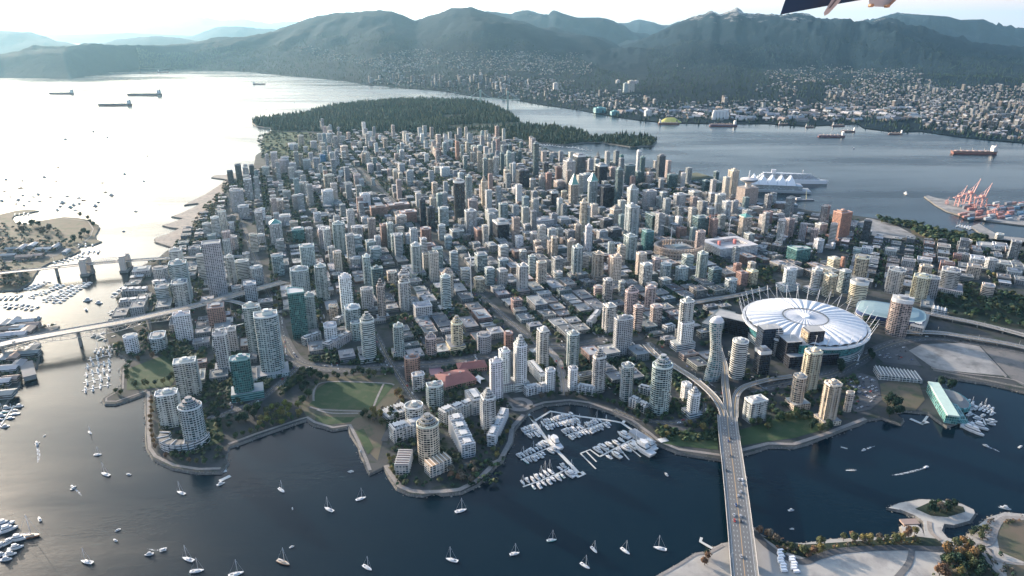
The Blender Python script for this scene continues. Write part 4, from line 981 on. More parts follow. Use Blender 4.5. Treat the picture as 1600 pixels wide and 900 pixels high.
# lookout tower with a disc ----------------------------------------------
x, y = G(1165, 322, 3); r_ = empty("lookout_tower", (x, y, 3), R(20), "brown office tower carrying a round saucer lookout and a mast near the harbour", "tower"); FOOT.append((x, y, 26)); THINGS.append([r_, x, y, 85, '', '', 'tower', True, 14])
ht = z_at(y, 292) - 3; hd = z_at(y, 284) - 3; hm = z_at(y, 271) - 3
mb = MB(); mb.box(0, 0, 0, 50, 40, ht, 0, t=(.42,.34,.29), g=(.10,.09,.09), m=0, mt=1, tt=(.32,.29,.27)); part(mb, "facade", [F['punch'], M_ROOF], r_)
rg = lambda r: [(r*math.cos(2*math.pi*i/28), r*math.sin(2*math.pi*i/28)) for i in range(28)]
mb = MB(); mb.prism(rg(9), ht + .02, hd, t=(.50,.46,.42), top=False); part(mb, "neck", M_PLAIN, r_)
mb = MB(); mb.prism(rg(14), hd-2, hd+5, t=(.58,.54,.50), ring1=rg(27), bot=True); mb.prism(rg(27), hd+5.02, hd+9, t=(.10,.11,.12), ring1=rg(25)); mb.prism(rg(25), hd+9.02, hd+13, t=(.60,.56,.52), ring1=rg(10)); part(mb, "saucer", M_PLAIN, r_)
mb = MB(); mb.bar((0,0,hd+13), (0,0,hm+10), 2.2, 6, .7, t=(.7,.7,.7)); part(mb, "mast", M_METAL, r_)
# pier with sails and a cruise ship ---------------------------------------
x, y = G(1215, 298, 0); rz = math.atan2(G(1262,296,0)[1]-G(1165,292,0)[1], G(1262,296,0)[0]-G(1165,292,0)[0])
Lp = math.hypot(G(1262,296,0)[1]-G(1165,292,0)[1], G(1262,296,0)[0]-G(1165,292,0)[0])
r_ = empty("cruise_pier", (x, y, 0), rz, "long harbour pier hall roofed with a row of pointed white fabric sails", "pier")
mb = MB(); mb.box(0, 0, -3, Lp, 60, 10, 0, t=(.34,.35,.35)); part(mb, "deck", M_PLAIN, r_)
mb = MB(); mb.box(-10, 0, 7.02, Lp*.82, 46, 16, 0, t=(.52,.53,.52), g=(.06,.10,.12), m=0, mt=1, tt=(.5,.5,.5)); part(mb, "hall", [F['strip'], M_ROOF], r_)
for i in range(5):
    sx = -Lp*.40 + Lp*.145*i; mb = MB(); wd = Lp*.145
    for s in (-1, 1):
        P = [(sx-wd/2, s*26, 24), (sx+wd/2, s*26, 24), (sx+wd/2, 0, 31), (sx-wd/2, 0, 31)]; apex = (sx, s*10, 56)
        for k in range(4):
            A, B = P[k], P[(k+1) % 4]; mb.face([A, B, apex], t=(.82,.82,.82))
    part(mb, "sail", M_PLAIN, r_)
# trade centre + seaplane dock
r_ = bmass("convention_hall", 1083, 283, 3, None, "low harbour hall with a dark planted roof at the water beyond the office towers", "hall", R(30), 60)
mb = MB(); mb.box(0, 0, 0, 120, 80, 16, 0, t=(.25,.30,.30), g=(.04,.1,.1), m=0, mt=1, tt=(.10,.10,.06)); part(mb, "facade", [F['off'], M_ROOF], r_)
mb = MB(); mb.prism([(-60,-40),(60,-40),(60,40),(-60,40)], 16.02, 22, t=(.11,.11,.06), ring1=[(-50,-30),(40,-34),(45,30),(-40,34)]); part(mb, "planted_roof", M_ROOF, r_)

# round-house red roofs, tent, school --------------------------------------
M_RED = None
def gable(mb, cx, cy, z, sx, sy, h, rh, rz, t, tr, g=(.06,.08,.09)):
    c, s = math.cos(rz), math.sin(rz); P = lambda x, y, zz: (cx + c*x - s*y, cy + s*x + c*y, zz)
    mb.box(cx, cy, z, sx, sy, h, rz, t=t, g=g, m=0, bot=False, top=False)
    o = .6
    a = [P(-sx/2-o, -sy/2-o, z+h), P(sx/2+o, -sy/2-o, z+h), P(sx/2+o, 0, z+h+rh), P(-sx/2-o, 0, z+h+rh), P(sx/2+o, sy/2+o, z+h), P(-sx/2-o, sy/2+o, z+h)]
    mb.face([a[0], a[1], a[2], a[3]], t=tr, m=1); mb.face([a[3], a[2], a[4], a[5]], t=tr, m=1)
    mb.face([a[0], a[3], a[5]], t=t, m=1); mb.face([a[1], a[4], a[2]], t=t, m=1)
for (p, sx, sy, rz, lb) in (((712,596),52,44,R(28),"wide red-roofed hall with a low pitched roof behind the waterfront flats"), ((737,577),46,24,R(14),"smaller red-roofed wing joined to the wide red hall behind the waterfront flats")):
    x, y = G(*p); o = empty("community_hall", (x, y, 3), rz, lb, "hall"); mb = MB()
    mb.box(0, 0, 0, sx, sy, 8, 0, t=(.34,.22,.19), g=(.06,.07,.08), m=0, bot=False); part(mb, "wall", [F['punch'], M_ROOF], o)
    mb = MB(); s2 = [(-sx/2-1,-sy/2-1),(sx/2+1,-sy/2-1),(sx/2+1,sy/2+1),(-sx/2-1,sy/2+1)]; mb.prism(s2, 8.02, 14, t=(.24,.10,.09), ring1=[(-sx/3,-1),(sx/3,-1),(sx/3,1),(-sx/3,1)], m=0); part(mb, "roof", M_ROOF, o)
    for q in (-.2, .15):
        mb = MB(); mb.box(sx*q, 0, 13, 3, 3, 3, 0, t=(.4,.3,.28)); part(mb, "roof_vent", M_PLAIN, o)
x, y = G(747, 597); o = empty("tent", (x, y, 3), 0, "white peaked fabric tent in the yard beside the red-roofed hall", "tent"); mb = MB()
pk = (0, 0, 13); cs = [(12*math.cos(k*math.pi/2+.4), 12*math.sin(k*math.pi/2+.4), 3) for k in range(4)]
for k in range(4):
    A, B = cs[k], cs[(k+1) % 4]; M_ = ((A[0]+B[0])*.28, (A[1]+B[1])*.28, 5); mb.face([A, M_, pk], t=(.8,.8,.8)); mb.face([M_, B, pk], t=(.8,.8,.8))
part(mb, "canopy", M_PLAIN, o); mb = MB(); mb.bar((0,0,0), (0,0,14), .3, 5, t=(.6,.6,.6)); part(mb, "pole", M_METAL, o)
x, y = G(682, 582); o = empty("sports_court", (x, y, 3), R(10), "flat square sports court with a dull red surface beside the red-roofed hall", "court"); FOOT.append((x, y, 12))
mb = MB(); mb.box(0, 0, 0, 22, 28, .8, 0, t=(.30,.16,.17)); part(mb, "surface", M_PLAIN, o); mb = MB()
for q in (-1, 1): mb.box(0, q*14, .8, 22, .3, 3, 0, t=(.3,.3,.3))
part(mb, "fence", M_METAL, o)

# waterfront mid-rise slabs (stepped) --------------------------------------
def slab(px0, px1, wd, h, t, label, steps=3, style='res', roof=(.42,.41,.39), z=3, name="waterfront_block", terr=True):
    a = G(*px0); b = G(*px1); Ln = math.hypot(b[0]-a[0], b[1]-a[1]); rz = math.atan2(b[1]-a[1], b[0]-a[0])
    cx, cy = (a[0]+b[0])/2, (a[1]+b[1])/2
    o = empty(name, (cx, cy, z), rz, label, "apartment block"); FOOT.append((cx, cy, Ln*.3))
    for k in range(steps):
        x0 = -Ln/2 + Ln*k/steps; hh = h * (1 - .09*k)
        mb = MB(); mb.box(x0 + Ln/steps/2, 0, 0, Ln/steps - .05, wd, hh, 0, t=t, g=(.07,.11,.13), m=0, mt=1, tt=roof); part(mb, "wing", [F[style], M_ROOF], o)
        if terr:
            mb = MB(); mb.box(x0 + Ln/steps/2, 0, hh + .02, Ln/steps*.7, wd*.55, 2.8, 0, t=jit(t,.1), g=(.07,.1,.12), m=0, mt=1, tt=(.50,.50,.49)); part(mb, "roof_storey", [F[style], M_ROOF], o)
    n_ = int(Ln / 5); mb = MB()
    for k in range(n_):     # party walls / terrace screens that give the rows their comb look
        x = -Ln/2 + (k + .5) * Ln / n_
        mb.box(x, 0, 0, .5, wd + 2.4, h * (1 - .09*int((x+Ln/2)/Ln*steps)) + 1.2, 0, t=tuple(min(.8, c*1.3) for c in t))
    part(mb, "party_walls", M_PLAIN, o)
    return o
slab((612,688),(662,672), 18, 20, (.58,.58,.56), "white stepped apartment block in front of the pale round tower at the lawn edge", 2)
slab((635,716),(628,742), 16, 14, (.60,.56,.50), "cream low block with a flat brown roof beside the round cream tower", 1, roof=(.24,.17,.15), terr=False)
slab((668,742),(702,728), 16, 16, (.62,.57,.50), "cream low block with a tan roof facing the curved promenade", 1, roof=(.42,.30,.20), terr=False)
slab((711,673),(733,715), 17, 26, (.60,.60,.59), "long white terraced block running down towards the curved promenade", 4)
slab((690,664),(738,642), 15, 22, (.50,.50,.48), "grey-white stepped block in the middle of the waterfront gardens", 3)
slab((735,630),(748,648), 16, 24, (.52,.51,.49), "square grey-white block behind the waterfront gardens", 1)
slab((767,698),(789,650), 10, 16, (.64,.65,.64), "narrow white row of terrace houses along the marina promenade", 3)
slab((820,617),(862,607), 11, 12, (.66,.66,.65), "curved white row of terraces between the two white marina towers", 2)
slab((902,612),(930,617), 10, 12, (.62,.62,.61), "short white row of saw-tooth terraces behind the marina bay", 1)
slab((985,632),(1012,645), 11, 13, (.60,.60,.58), "white row of saw-tooth terraces beside the round green-glass marina tower", 2)
slab((998,612),(1016,617), 9, 11, (.56,.57,.56), "small pale terrace row tucked between two green-glass towers", 1)
slab((828,575),(850,600), 10, 14, (.60,.60,.58), "thin white wing joining the tall white marina towers", 1)
slab((525,512),(552,498), 14, 16, (.46,.44,.42), "stepped grey block curving beside the wide boulevard", 3)
slab((510,552),(548,528), 14, 17, (.48,.43,.42), "pinkish grey crescent block along the wide boulevard", 4)
slab((475,540),(500,530), 13, 14, (.48,.46,.44), "pale stepped block at the boulevard bend", 2)
slab((600,665-10),(635,650-8), 24, 9, (.46,.47,.46), "low school building with a white vaulted roof light behind the lawn", 1, style='strip', terr=False)
slab((920,512),(935,492), 9, 12, (.55,.54,.52), "long narrow white-topped row house beside the rail cutting", 2)
slab((1037,518),(1052,514), 12, 10, (.56,.56,.55), "small white-roofed block below the twin white towers", 1)
slab((192,463),(232,458), 26, 15, (.42,.38,.35), "terraced brown-grey block standing over the inlet marina", 4)
slab((188,480),(232,474), 22, 14, (.44,.40,.36), "lower brown terraced block at the water by the inlet marina", 3)
slab((240,452),(262,448), 22, 16, (.52,.50,.48), "off-white terraced block between the two bridges", 2)
slab((100,398),(108,392), 8, 6, (.5,.5,.5), "small white boat shed by the west marina", 1, terr=False)
slab((1368,586),(1436,592), 30, 9, (.50,.50,.49), "open white steel-framed deck structure beside the gravel fields", 5, style='strip', roof=(.16,.17,.17), terr=False)
slab((1455,488),(1478,492), 18, 12, (.56,.57,.57), "white-banded low depot beside the elevated roads", 2, style='strip', terr=False)
slab((1440,500),(1430,522), 20, 14, (.42,.42,.40), "grey low block behind the pink round-fronted tower", 1)
slab((1108,525),(1135,500), 30, 22, (.18,.22,.23), "dark banded office block behind the waving glass tower", 2, style='strip', terr=False)
slab((965,520),(990,545), 8, 5, (.5,.5,.49), "low white-roofed station in the rail cutting", 1, style='strip', terr=False)
# crescent block round the green tower on the point
x, y = G(290, 690); o = empty("crescent_block", (x, y, 3), 0, "white crescent apartment block curving round the foot of the green-glass point tower", "apartment block")
for k in range(14):
    a0 = R(175 + k * 14.5); mb = MB(); mb.box(26*math.cos(a0), 21*math.sin(a0), 0, 12, 6.6, 13, a0, t=(.62,.62,.61), g=(.08,.12,.14), m=0, mt=1, tt=(.20,.19,.17)); part(mb, "wing", [F['strip'], M_ROOF], o)
    if k % 2 == 0:
        mb = MB(); mb.box(27*math.cos(a0), 22*math.sin(a0), 13.02, 13, .5, 1, a0, t=(.7,.7,.7)); part(mb, "screen", M_PLAIN, o)

# glass halls on the east bay -----------------------------------------------
x, y = G(1470, 636); a0 = math.atan2(G(1484,662)[1]-G(1455,612)[1], G(1484,662)[0]-G(1455,612)[0]); Lg = math.hypot(G(1484,662)[1]-G(1455,612)[1], G(1484,662)[0]-G(1455,612)[0])
o = empty("glass_hall", (x, y, 3), a0, "long pale green glass canopy hall sloping down to the east bay", "hall"); FOOT.append((x, y, 40))
mb = MB(); mb.box(0, 0, 0, Lg, 16, 13, 0, t=(.22,.36,.33), g=(.05,.2,.2), m=0, mt=0); part(mb, "wall", [F['off']], o)
mb = MB(); mb.box(0, 0, 13.05, Lg+6, 15, 2.2, 0, t=(.46,.58,.50)); part(mb, "canopy_roof", M_PLAIN, o)
mb = MB(); mb.prism([(-Lg/2,8.2),(Lg*.45,8.2),(Lg*.45,26),(-Lg*.3,26)], 0, 8, t=(.25,.40,.37), g=(.06,.2,.19), ring1=[(-Lg/2+4,8.2),(Lg*.4,8.2),(Lg*.35,20),(-Lg*.2,20)]); part(mb, "glass_lean_to", [F['off']], o)
x, y = G(1488, 628); o = empty("glass_hall", (x, y, 3), a0+.2, "low dark dome-roofed hall with teal glass walls on the east bay", "hall")
sp = lambda r, q: [(r*math.cos(2*math.pi*i/20), q*math.sin(2*math.pi*i/20)) for i in range(20)]
mb = MB(); mb.prism(sp(30,20), 0, 6, t=(.14,.32,.32), g=(.04,.2,.2), m=0); part(mb, "wall", [F['off']], o)
mb = MB(); mb.prism(sp(28,18), 6.02, 11, t=(.20,.20,.19), ring1=sp(17,10)); part(mb, "roof", M_ROOF, o)
# teal curved roof shelter near the west bridge
x, y = G(222, 486); o = empty("market_pavilion", (x, y, 3), R(30), "small teal glass pavilion with an arched roof beside the truss bridge", "pavilion")
mb = MB(); mb.prism(sp(11,8), 0, 6, t=(.16,.36,.34), g=(.05,.25,.24), m=0); part(mb, "wall", [F['off']], o); mb = MB(); mb.prism(sp(11,8), 6.02, 11, t=(.40,.58,.55), ring1=sp(5,3)); part(mb, "roof", M_PLAIN, o)
x, y = G(45, 582); o = empty("wharf_shed", (x, y, 2), R(-52), "long grey wharf shed with a dark roof at the inlet edge", "shed")
mb = MB(); mb.box(0, 0, 0, 60, 16, 7, 0, t=(.22,.22,.22)); part(mb, "wall", M_PLAIN, o); mb = MB(); mb.box(0, 0, 7.02, 62, 18, 1, 0, t=(.13,.14,.15)); part(mb, "roof", M_ROOF, o)

# ------------------------------------------------------------------ bridges
def smooth(pts, k=8):
    out = [pts[0]]
    for i in range(len(pts) - 1):
        p0 = pts[max(0, i-1)]; p1 = pts[i]; p2 = pts[i+1]; p3 = pts[min(len(pts)-1, i+2)]
        for q in range(1, k + 1):
            t = q / k
            out.append(tuple(.5*(2*p1[a]+(p2[a]-p0[a])*t+(2*p0[a]-5*p1[a]+4*p2[a]-p3[a])*t*t+(-p0[a]+3*p1[a]-3*p2[a]+p3[a])*t**3) for a in range(3)))
    return out
CARSPOTS = []
def bridge(name, pts3, width, label, cat="bridge", lanes=3, thick=1.8, piers=60, pier_w=2.2, centre=(.50,.34,.14), truss=None, walk=2.4, lamps=40, zg=0.0, cars=0.0):
    """pts3: (px, py, z) along the middle; deck, parapets, markings, piers, lamps are its parts"""
    P = smooth([(*G(x, y, z), z) for x, y, z in pts3])
    ROADS.append(([(p[0], p[1]) for p in P], width))
    c0 = P[len(P)//2]; o = empty(name, (c0[0], c0[1], 0), 0, label, cat)
    Q = [(p[0]-c0[0], p[1]-c0[1], p[2]) for p in P]
    xy = [(p[0], p[1]) for p in Q]; zs = [p[2] for p in Q]
    def off(k):
        r = []
        for i in range(len(Q)):
            a = Q[max(0,i-1)]; b = Q[min(len(Q)-1,i+1)]; l = math.hypot(b[0]-a[0], b[1]-a[1]) or 1
            r.append((Q[i][0]-(b[1]-a[1])/l*k, Q[i][1]+(b[0]-a[0])/l*k))
        return r
    mb = MB(); w2 = width/2; top = off(w2), off(-w2)
    n = len(Q); base = 0
    for i in range(n):
        mb.v += [(*top[1][i], zs[i]), (*top[0][i], zs[i]), (top[0][i][0]*.7+top[1][i][0]*.3, top[0][i][1]*.7+top[1][i][1]*.3, zs[i]-thick), (top[0][i][0]*.3+top[1][i][0]*.7, top[0][i][1]*.3+top[1][i][1]*.7, zs[i]-thick)]
    for i in range(n-1):
        a = i*4; b = a+4
        for (u, v) in ((0,1),(1,2),(2,3),(3,0)):
            mb.f.append((a+u, b+u, b+v, a+v)); mb.uv.extend([(0,0)]*4); mb.t.append((.24,.235,.22)); mb.g.append((.1,)*3); mb.m.append(0); mb.sm.append(False)
    part(mb, "deck", M_DECK, o)
    mb = MB(); zz = [z+.06 for z in zs]; mb.strip(xy, width-2*walk, zz, t=(.13,.128,.122)); part(mb, "carriageway", M_PLAIN, o)
    for s in (1, -1):
        mb = MB(); e = off(s*(w2-.3))
        for i in range(n-1):
            a, b = e[i], e[i+1]
            mb.face([(*a, zs[i]+.02), (*b, zs[i+1]+.02), (*b, zs[i+1]+1.2), (*a, zs[i]+1.2)], t=(.44,.43,.41)); mb.face([(*a, zs[i]+1.2), (*b, zs[i+1]+1.2), (b[0]+.3, b[1]+.3, zs[i+1]+1.2), (a[0]+.3, a[1]+.3, zs[i]+1.2)], t=(.5,.49,.47))
        part(mb, "parapet", M_PLAIN, o)
    mb = MB()
    offs = [(0, centre, .7, 0)] + ([(s*(width/2-walk)*k/ (lanes/2), (.62,.62,.60), .3, 1) for s in (-1,1) for k in range(1, lanes//2+1) if k < lanes/2] if lanes > 2 else [])
    offs += [(s*(w2-walk-.2), (.6,.6,.58), .3, 0) for s in (-1, 1)]
    for d, cl, wd, dash in offs:
        e = off(d); acc = 0
        for i in range(n-1):
            a, b = e[i], e[i+1]; l = math.hypot(b[0]-a[0], b[1]-a[1]) or 1; k = 0.0
            while k < l:
                q = min(l, k + (3 if dash else l+1)); A = [a[j]+(b[j]-a[j])*k/l for j in (0,1)]; B = [a[j]+(b[j]-a[j])*q/l for j in (0,1)]
                zk = zs[i]+(zs[i+1]-zs[i])*k/l+.12; zq = zs[i]+(zs[i+1]-zs[i])*q/l+.12; nx, ny = -(b[1]-a[1])/l*wd/2, (b[0]-a[0])/l*wd/2
                mb.face([(A[0]-nx, A[1]-ny, zk), (B[0]-nx, B[1]-ny, zq), (B[0]+nx, B[1]+ny, zq), (A[0]+nx, A[1]+ny, zk)], t=cl); k = q + (7 if dash else 1)
    mk = part(mb, "lane_marking", M_PLAIN, o)
    # piers, lamps
    acc = 0; nxt = piers*.5; nl = lamps*.5; side = 1
    for i in range(n-1):
        a, b = Q[i], Q[i+1]; l = math.hypot(b[0]-a[0], b[1]-a[1]) or 1; an = math.atan2(b[1]-a[1], b[0]-a[0])
        while piers and nxt < acc+l:
            k = (nxt-acc)/l; x, y, z = [a[j]+(b[j]-a[j])*k for j in range(3)]; nxt += piers
            if z-thick-zg > 4:
                mb = MB(); mb.box(x, y, -3, pier_w, width*.62, z-thick+3.05, an, t=(.38,.37,.35)); part(mb, "pier", M_DECK, o)
        while lamps and nl < acc+l:
            k = (nl-acc)/l; x, y, z = [a[j]+(b[j]-a[j])*k for j in range(3)]; nl += lamps; side = -side
            mb = MB(); px_, py_ = x-math.sin(an)*side*(w2-.8), y+math.cos(an)*side*(w2-.8); ix, iy = x-math.sin(an)*side*(w2-3.4), y+math.cos(an)*side*(w2-3.4)
            mb.bar((px_, py_, z), (px_, py_, z+9), .14, 4, .1, t=(.5,.5,.5)); mb.bar((px_, py_, z+9), (ix, iy, z+9.6), .12, 4, .1, t=(.55,.55,.55)); part(mb, "lamp_post", M_METAL, o)
        if cars:
            for s in (-1, 1):
                for ln in (range(1, max(2, lanes//2+1))):
                    if random.random() < cars * l / 30:
                        d = s*(ln-.5)*(w2-walk)/max(1, lanes/2)
                        x, y, z = a[0]-math.sin(an)*d, a[1]+math.cos(an)*d, a[2]; CARSPOTS.append((x+c0[0], y+c0[1], z+.14, an + (0 if s < 0 else math.pi), name))
        acc += l
    if truss:
        t0, t1, dp = truss; N_ = 22; S = [s for s in range(n) if t0*n <= s <= t1*n]; 
        for s in (1, -1):
            e = off(s*w2*.72); mb = MB(); idx = [S[0] + int((len(S)-1)*k/N_) for k in range(N_+1)]
            pts = [(e[i][0], e[i][1], zs[i]-thick) for i in idx]; low = [(p[0], p[1], p[2]-dp*(.75+.5*abs(math.cos(math.pi*k/N_*2)))) for k, p in enumerate(pts)]
            for k in range(N_):
                mb.bar(low[k], low[k+1], .55, 4, t=(.42,.42,.41)); mb.bar(pts[k], pts[k+1], .55, 4, t=(.42,.42,.41))
                mb.bar(pts[k], low[k], .35, 4, t=(.42,.42,.41)); mb.bar(pts[k] if k % 2 else low[k], low[k+1] if k % 2 else pts[k+1], .35, 4, t=(.42,.42,.41))
            part(mb, "truss", M_METAL, o)
    return o, P
bridge("road_bridge", [(1172,960,15),(1164,900,15),(1158,840,15),(1151,775,15),(1145,725,15),(1139,680,14),(1136,650,13)], 27, "wide concrete road bridge with an orange centre line crossing the dark inlet", lanes=6, piers=55, pier_w=3, lamps=45, cars=.26, walk=3.2, centre=(.46,.30,.15))
bridge("bridge_ramp", [(1132,652,13),(1126,636,12.5),(1112,616,11),(1084,592,9),(1052,572,8),(1027,557,7),(1008,538,5)], 11, "curving elevated road peeling off the wide bridge towards the rail cutting", "elevated road", lanes=2, piers=45, pier_w=2, lamps=50, cars=.08)
bridge("bridge_ramp", [(1138,652,13),(1136,625,12.5),(1133,600,12),(1132,575,11),(1127,557,10),(1122,542,9),(1117,528,7)], 11, "middle elevated road running on from the wide bridge past the waving tower", "elevated road", lanes=2, piers=45, pier_w=2, lamps=50, cars=.08)
bridge("bridge_ramp", [(1148,652,13),(1148,635,12.5),(1151,617,11.5),(1161,606,10),(1180,599,8.5),(1204,593,7),(1240,588,5)], 10, "elevated road curling off the wide bridge in front of the black hotel", "elevated road", lanes=2, piers=45, pier_w=2, lamps=50, cars=.06)
bridge("truss_bridge", [(-60,557,26),(0,538,28),(60,526,29),(150,510,30),(200,501,30),(250,490,29),(300,479,27),(350,466,22),(400,452,16),(445,440,8)], 25, "long high road bridge on an arched steel truss crossing the pale inlet", lanes=6, piers=110, pier_w=4, truss=(.10,.62,9), lamps=60, cars=.10)
bridge("bridge_ramp", [(345,468,22),(375,474,17),(405,487,11),(440,487,7)], 11, "short looping ramp off the high truss bridge beside the towers", "elevated road", lanes=2, piers=40, pier_w=2, lamps=0, cars=.05)
br, BP = bridge("old_bridge", [(-60,437,18),(0,427,20),(60,421,21),(125,414,22),(195,408,22),(240,405,20),(300,402,16),(380,401,9)], 18, "older grey road bridge with stone portal towers beyond the truss bridge", lanes=4, piers=70, pier_w=4, lamps=0, cars=.05)
def at_bridge(px):
    return min(BP, key=lambda p: abs(toscreen(*p)[0]-px))
for px in (133, 197):
    p = at_bridge(px); x, y = p[0]-br.location.x, p[1]-br.location.y
    for s in (-1, 1):
        mb = MB(); mb.box(x+s*0, y+s*11.5, -3, 12, 7, 36, R(10), t=(.50,.45,.40)); mb.box(x, y+s*11.5, 33.1, 9, 5, 4, R(10), t=(.48,.43,.38)); part(mb, "portal_tower", M_PLAIN, br)
    mb = MB(); mb.box(x, y, 31, 7, 16, 5, R(10), t=(.5,.46,.41)); part(mb, "portal_beam", M_PLAIN, br)
    mb = MB(); mb.box(x, y, -3, 18, 38, 8, R(10), t=(.22,.21,.2)); part(mb, "footing", M_DECK, br)
p0, p1 = at_bridge(140), at_bridge(190)
for s in (-1, 1):
    mb = MB(); lo = []; hi = []
    for k in range(13):
        x = p0[0]+(p1[0]-p0[0])*k/12-br.location.x; y = p0[1]+(p1[1]-p0[1])*k/12-br.location.y+s*8.6; z = 22+1
        lo.append((x, y, z)); hi.append((x, y, z+9*math.sin(math.pi*(.12+.76*k/12))))
    for k in range(12):
        mb.bar(lo[k], lo[k+1], .5, 4, t=(.5,.48,.46)); mb.bar(hi[k], hi[k+1], .5, 4, t=(.5,.48,.46)); mb.bar(lo[k], hi[k], .3, 4, t=(.5,.48,.46)); mb.bar(lo[k], hi[k+1], .3, 4, t=(.5,.48,.46))
    part(mb, "truss", M_METAL, br)
bridge("viaduct", [(1398,478,9),(1432,486,9),(1475,495,9),(1525,505,9),(1600,524,9),(1760,570,9)], 15, "elevated road running out past the trees behind the gravel fields", "elevated road", lanes=4, piers=40, pier_w=2, lamps=60, cars=.10, zg=3)
bridge("viaduct", [(1385,520,6),(1420,519,8),(1462,520,9),(1500,525,9),(1600,543,9),(1760,588,9)], 14, "second elevated road curving between the pink tower and the gravel fields", "elevated road", lanes=4, piers=40, pier_w=2, lamps=60, cars=.08, zg=3)
bridge("viaduct", [(1200,470-20,6),(1150,462,8),(1100,470,8),(1060,478,5)], 14, "short elevated road behind the oval stadium", "elevated road", lanes=4, piers=40, pier_w=2, lamps=0, cars=.08, zg=3)
# suspension bridge at the far narrows
x0, y0 = G(745, 150, 0); x1, y1 = G(790, 155, 0)
Ls = G(733,153,50); Le = G(812,157,50)
rz = math.atan2(Le[1]-Ls[1], Le[0]-Ls[0]); LL = math.hypot(Le[0]-Ls[0], Le[1]-Ls[1]); cx, cy = (Ls[0]+Le[0])/2, (Ls[1]+Le[1])/2
o = empty("suspension_bridge", (cx, cy, 0), rz, "thin pale green suspension bridge across the far narrows behind the wooded park", "bridge")
mb = MB(); mb.box(0, 0, 50, LL, 14, 4, 0, t=(.25,.34,.30)); part(mb, "deck", M_METAL, o)
tx = LL*.27
for s in (-1, 1):
    mb = MB(); 
    for q in (-7, 7): mb.bar((s*tx, q, 0), (s*tx, q, 112), 3, 4, 2, t=(.30,.42,.37))
    mb.box(s*tx, 0, 104, 3, 14, 4, 0, t=(.30,.42,.37)); part(mb, "pylon", M_METAL, o)
    mb = MB(); pr = None
    for k in range(21):
        x = -tx+2*tx*k/20; z = 58+52*((x/tx)**2)
        if pr: mb.bar(pr, (x, s*7, z), .9, 4, t=(.35,.42,.40))
        pr = (x, s*7, z)
    for e in (-1, 1): mb.bar((e*tx, s*7, 110), (e*LL*.5, s*7, 54), .9, 4, t=(.35,.42,.40))
    part(mb, "cable", M_METAL, o)

# ------------------------------------------------------------------ port, harbour shore
def gantry(px, py, h, label, rz):
    x, y = G(px, py, 3.3); o = empty("port_crane", (x, y, 3.3), rz, label, "crane"); o["group"] = "red port cranes"; t = (.52,.29,.26); k = h/80
    mb = MB()
    for sx in (-1, 1):
        for sy in (-1, 1): mb.bar((sx*13*k, sy*10*k, 0), (sx*11*k, sy*9*k, 42*k), 1.5*k+.5, 4, t=t)
        mb.bar((sx*12*k, -10*k, 14*k), (sx*12*k, 10*k, 14*k), 1.3*k, 4, t=t)
    for sy in (-1, 1): mb.bar((-12*k, sy*9.5*k, 16*k), (12*k, sy*9.5*k, 16*k), 1.3*k, 4, t=t); mb.bar((-11*k, sy*9*k, 42*k), (11*k, sy*9*k, 42*k), 1.4*k, 4, t=t); mb.bar((-12*k, sy*9.5*k, 16*k), (11*k, sy*9*k, 42*k), .9*k, 4, t=t)
    part(mb, "portal_frame", M_METAL, o)
    mb = MB(); mb.box(-18*k, 0, 43*k, 50*k, 9*k, 4*k, 0, t=t); mb.box(-8*k, 0, 47.1*k, 14*k, 10*k, 7*k, 0, t=(.70,.35,.28)); part(mb, "machinery_house", M_METAL, o)
    mb = MB(); mb.bar((10*k, 0, 45*k), (30*k, 0, 98*k), 2.2*k, 4, 1.3*k, t=t); part(mb, "boom", M_METAL, o)
    mb = MB(); mb.bar((0, 0, 47*k), (6*k, 0, 72*k), 1.3*k, 4, t=t); mb.bar((6*k, 0, 72*k), (27*k, 0, 92*k), .7*k, 4, t=t); mb.bar((6*k, 0, 72*k), (-36*k, 0, 47*k), .7*k, 4, t=t); part(mb, "mast", M_METAL, o)
gantry(1497, 322, 52, "tall red port crane with a faint raised boom, first of the three on the quay", R(20))
gantry(1514, 320, 66, "tallest red port crane with its boom up, middle of the three on the quay", R(20))
gantry(1532, 326, 64, "red port crane with its boom up at the container end of the three", R(20))
gantry(1479, 319, 20, "small orange-red crane alone near the tip of the port quay", R(20))
gantry(1553, 336, 28, "low red yard crane standing beside the container stacks", R(20))
gantry(1522, 328, 25, "low red yard crane at the feet of the tall quay cranes", R(20))
random.seed(5)
for k in range(110):
    px = random.uniform(1500, 1598); py = random.uniform(319, 344); x, y = G(px, py, 3.3)
    if clash(x, y, 9, 1): continue
    FOOT.append((x, y, 9)); c = random.choice([(.33,.15,.13),(.40,.42,.42),(.12,.22,.30),(.45,.25,.2),(.20,.20,.22),(.40,.20,.17)]); cn = {0:'dark red',1:'grey',2:'blue',3:'brown',4:'charcoal',5:'bright red'}[[(.33,.15,.13),(.40,.42,.42),(.12,.22,.30),(.45,.25,.2),(.20,.20,.22),(.40,.20,.17)].index(c)]
    mb = MB(); nn = random.randint(2, 4); mb.box(0, 0, 0, 24, 7, 2.6*nn, R(20), t=c); o = mb.build("container_stack", M_METAL, loc=(x, y, 3.35)); THINGS.append([o, x, y, 8, cn, '', 'container', False, 0]); o["category"] = "container stack"
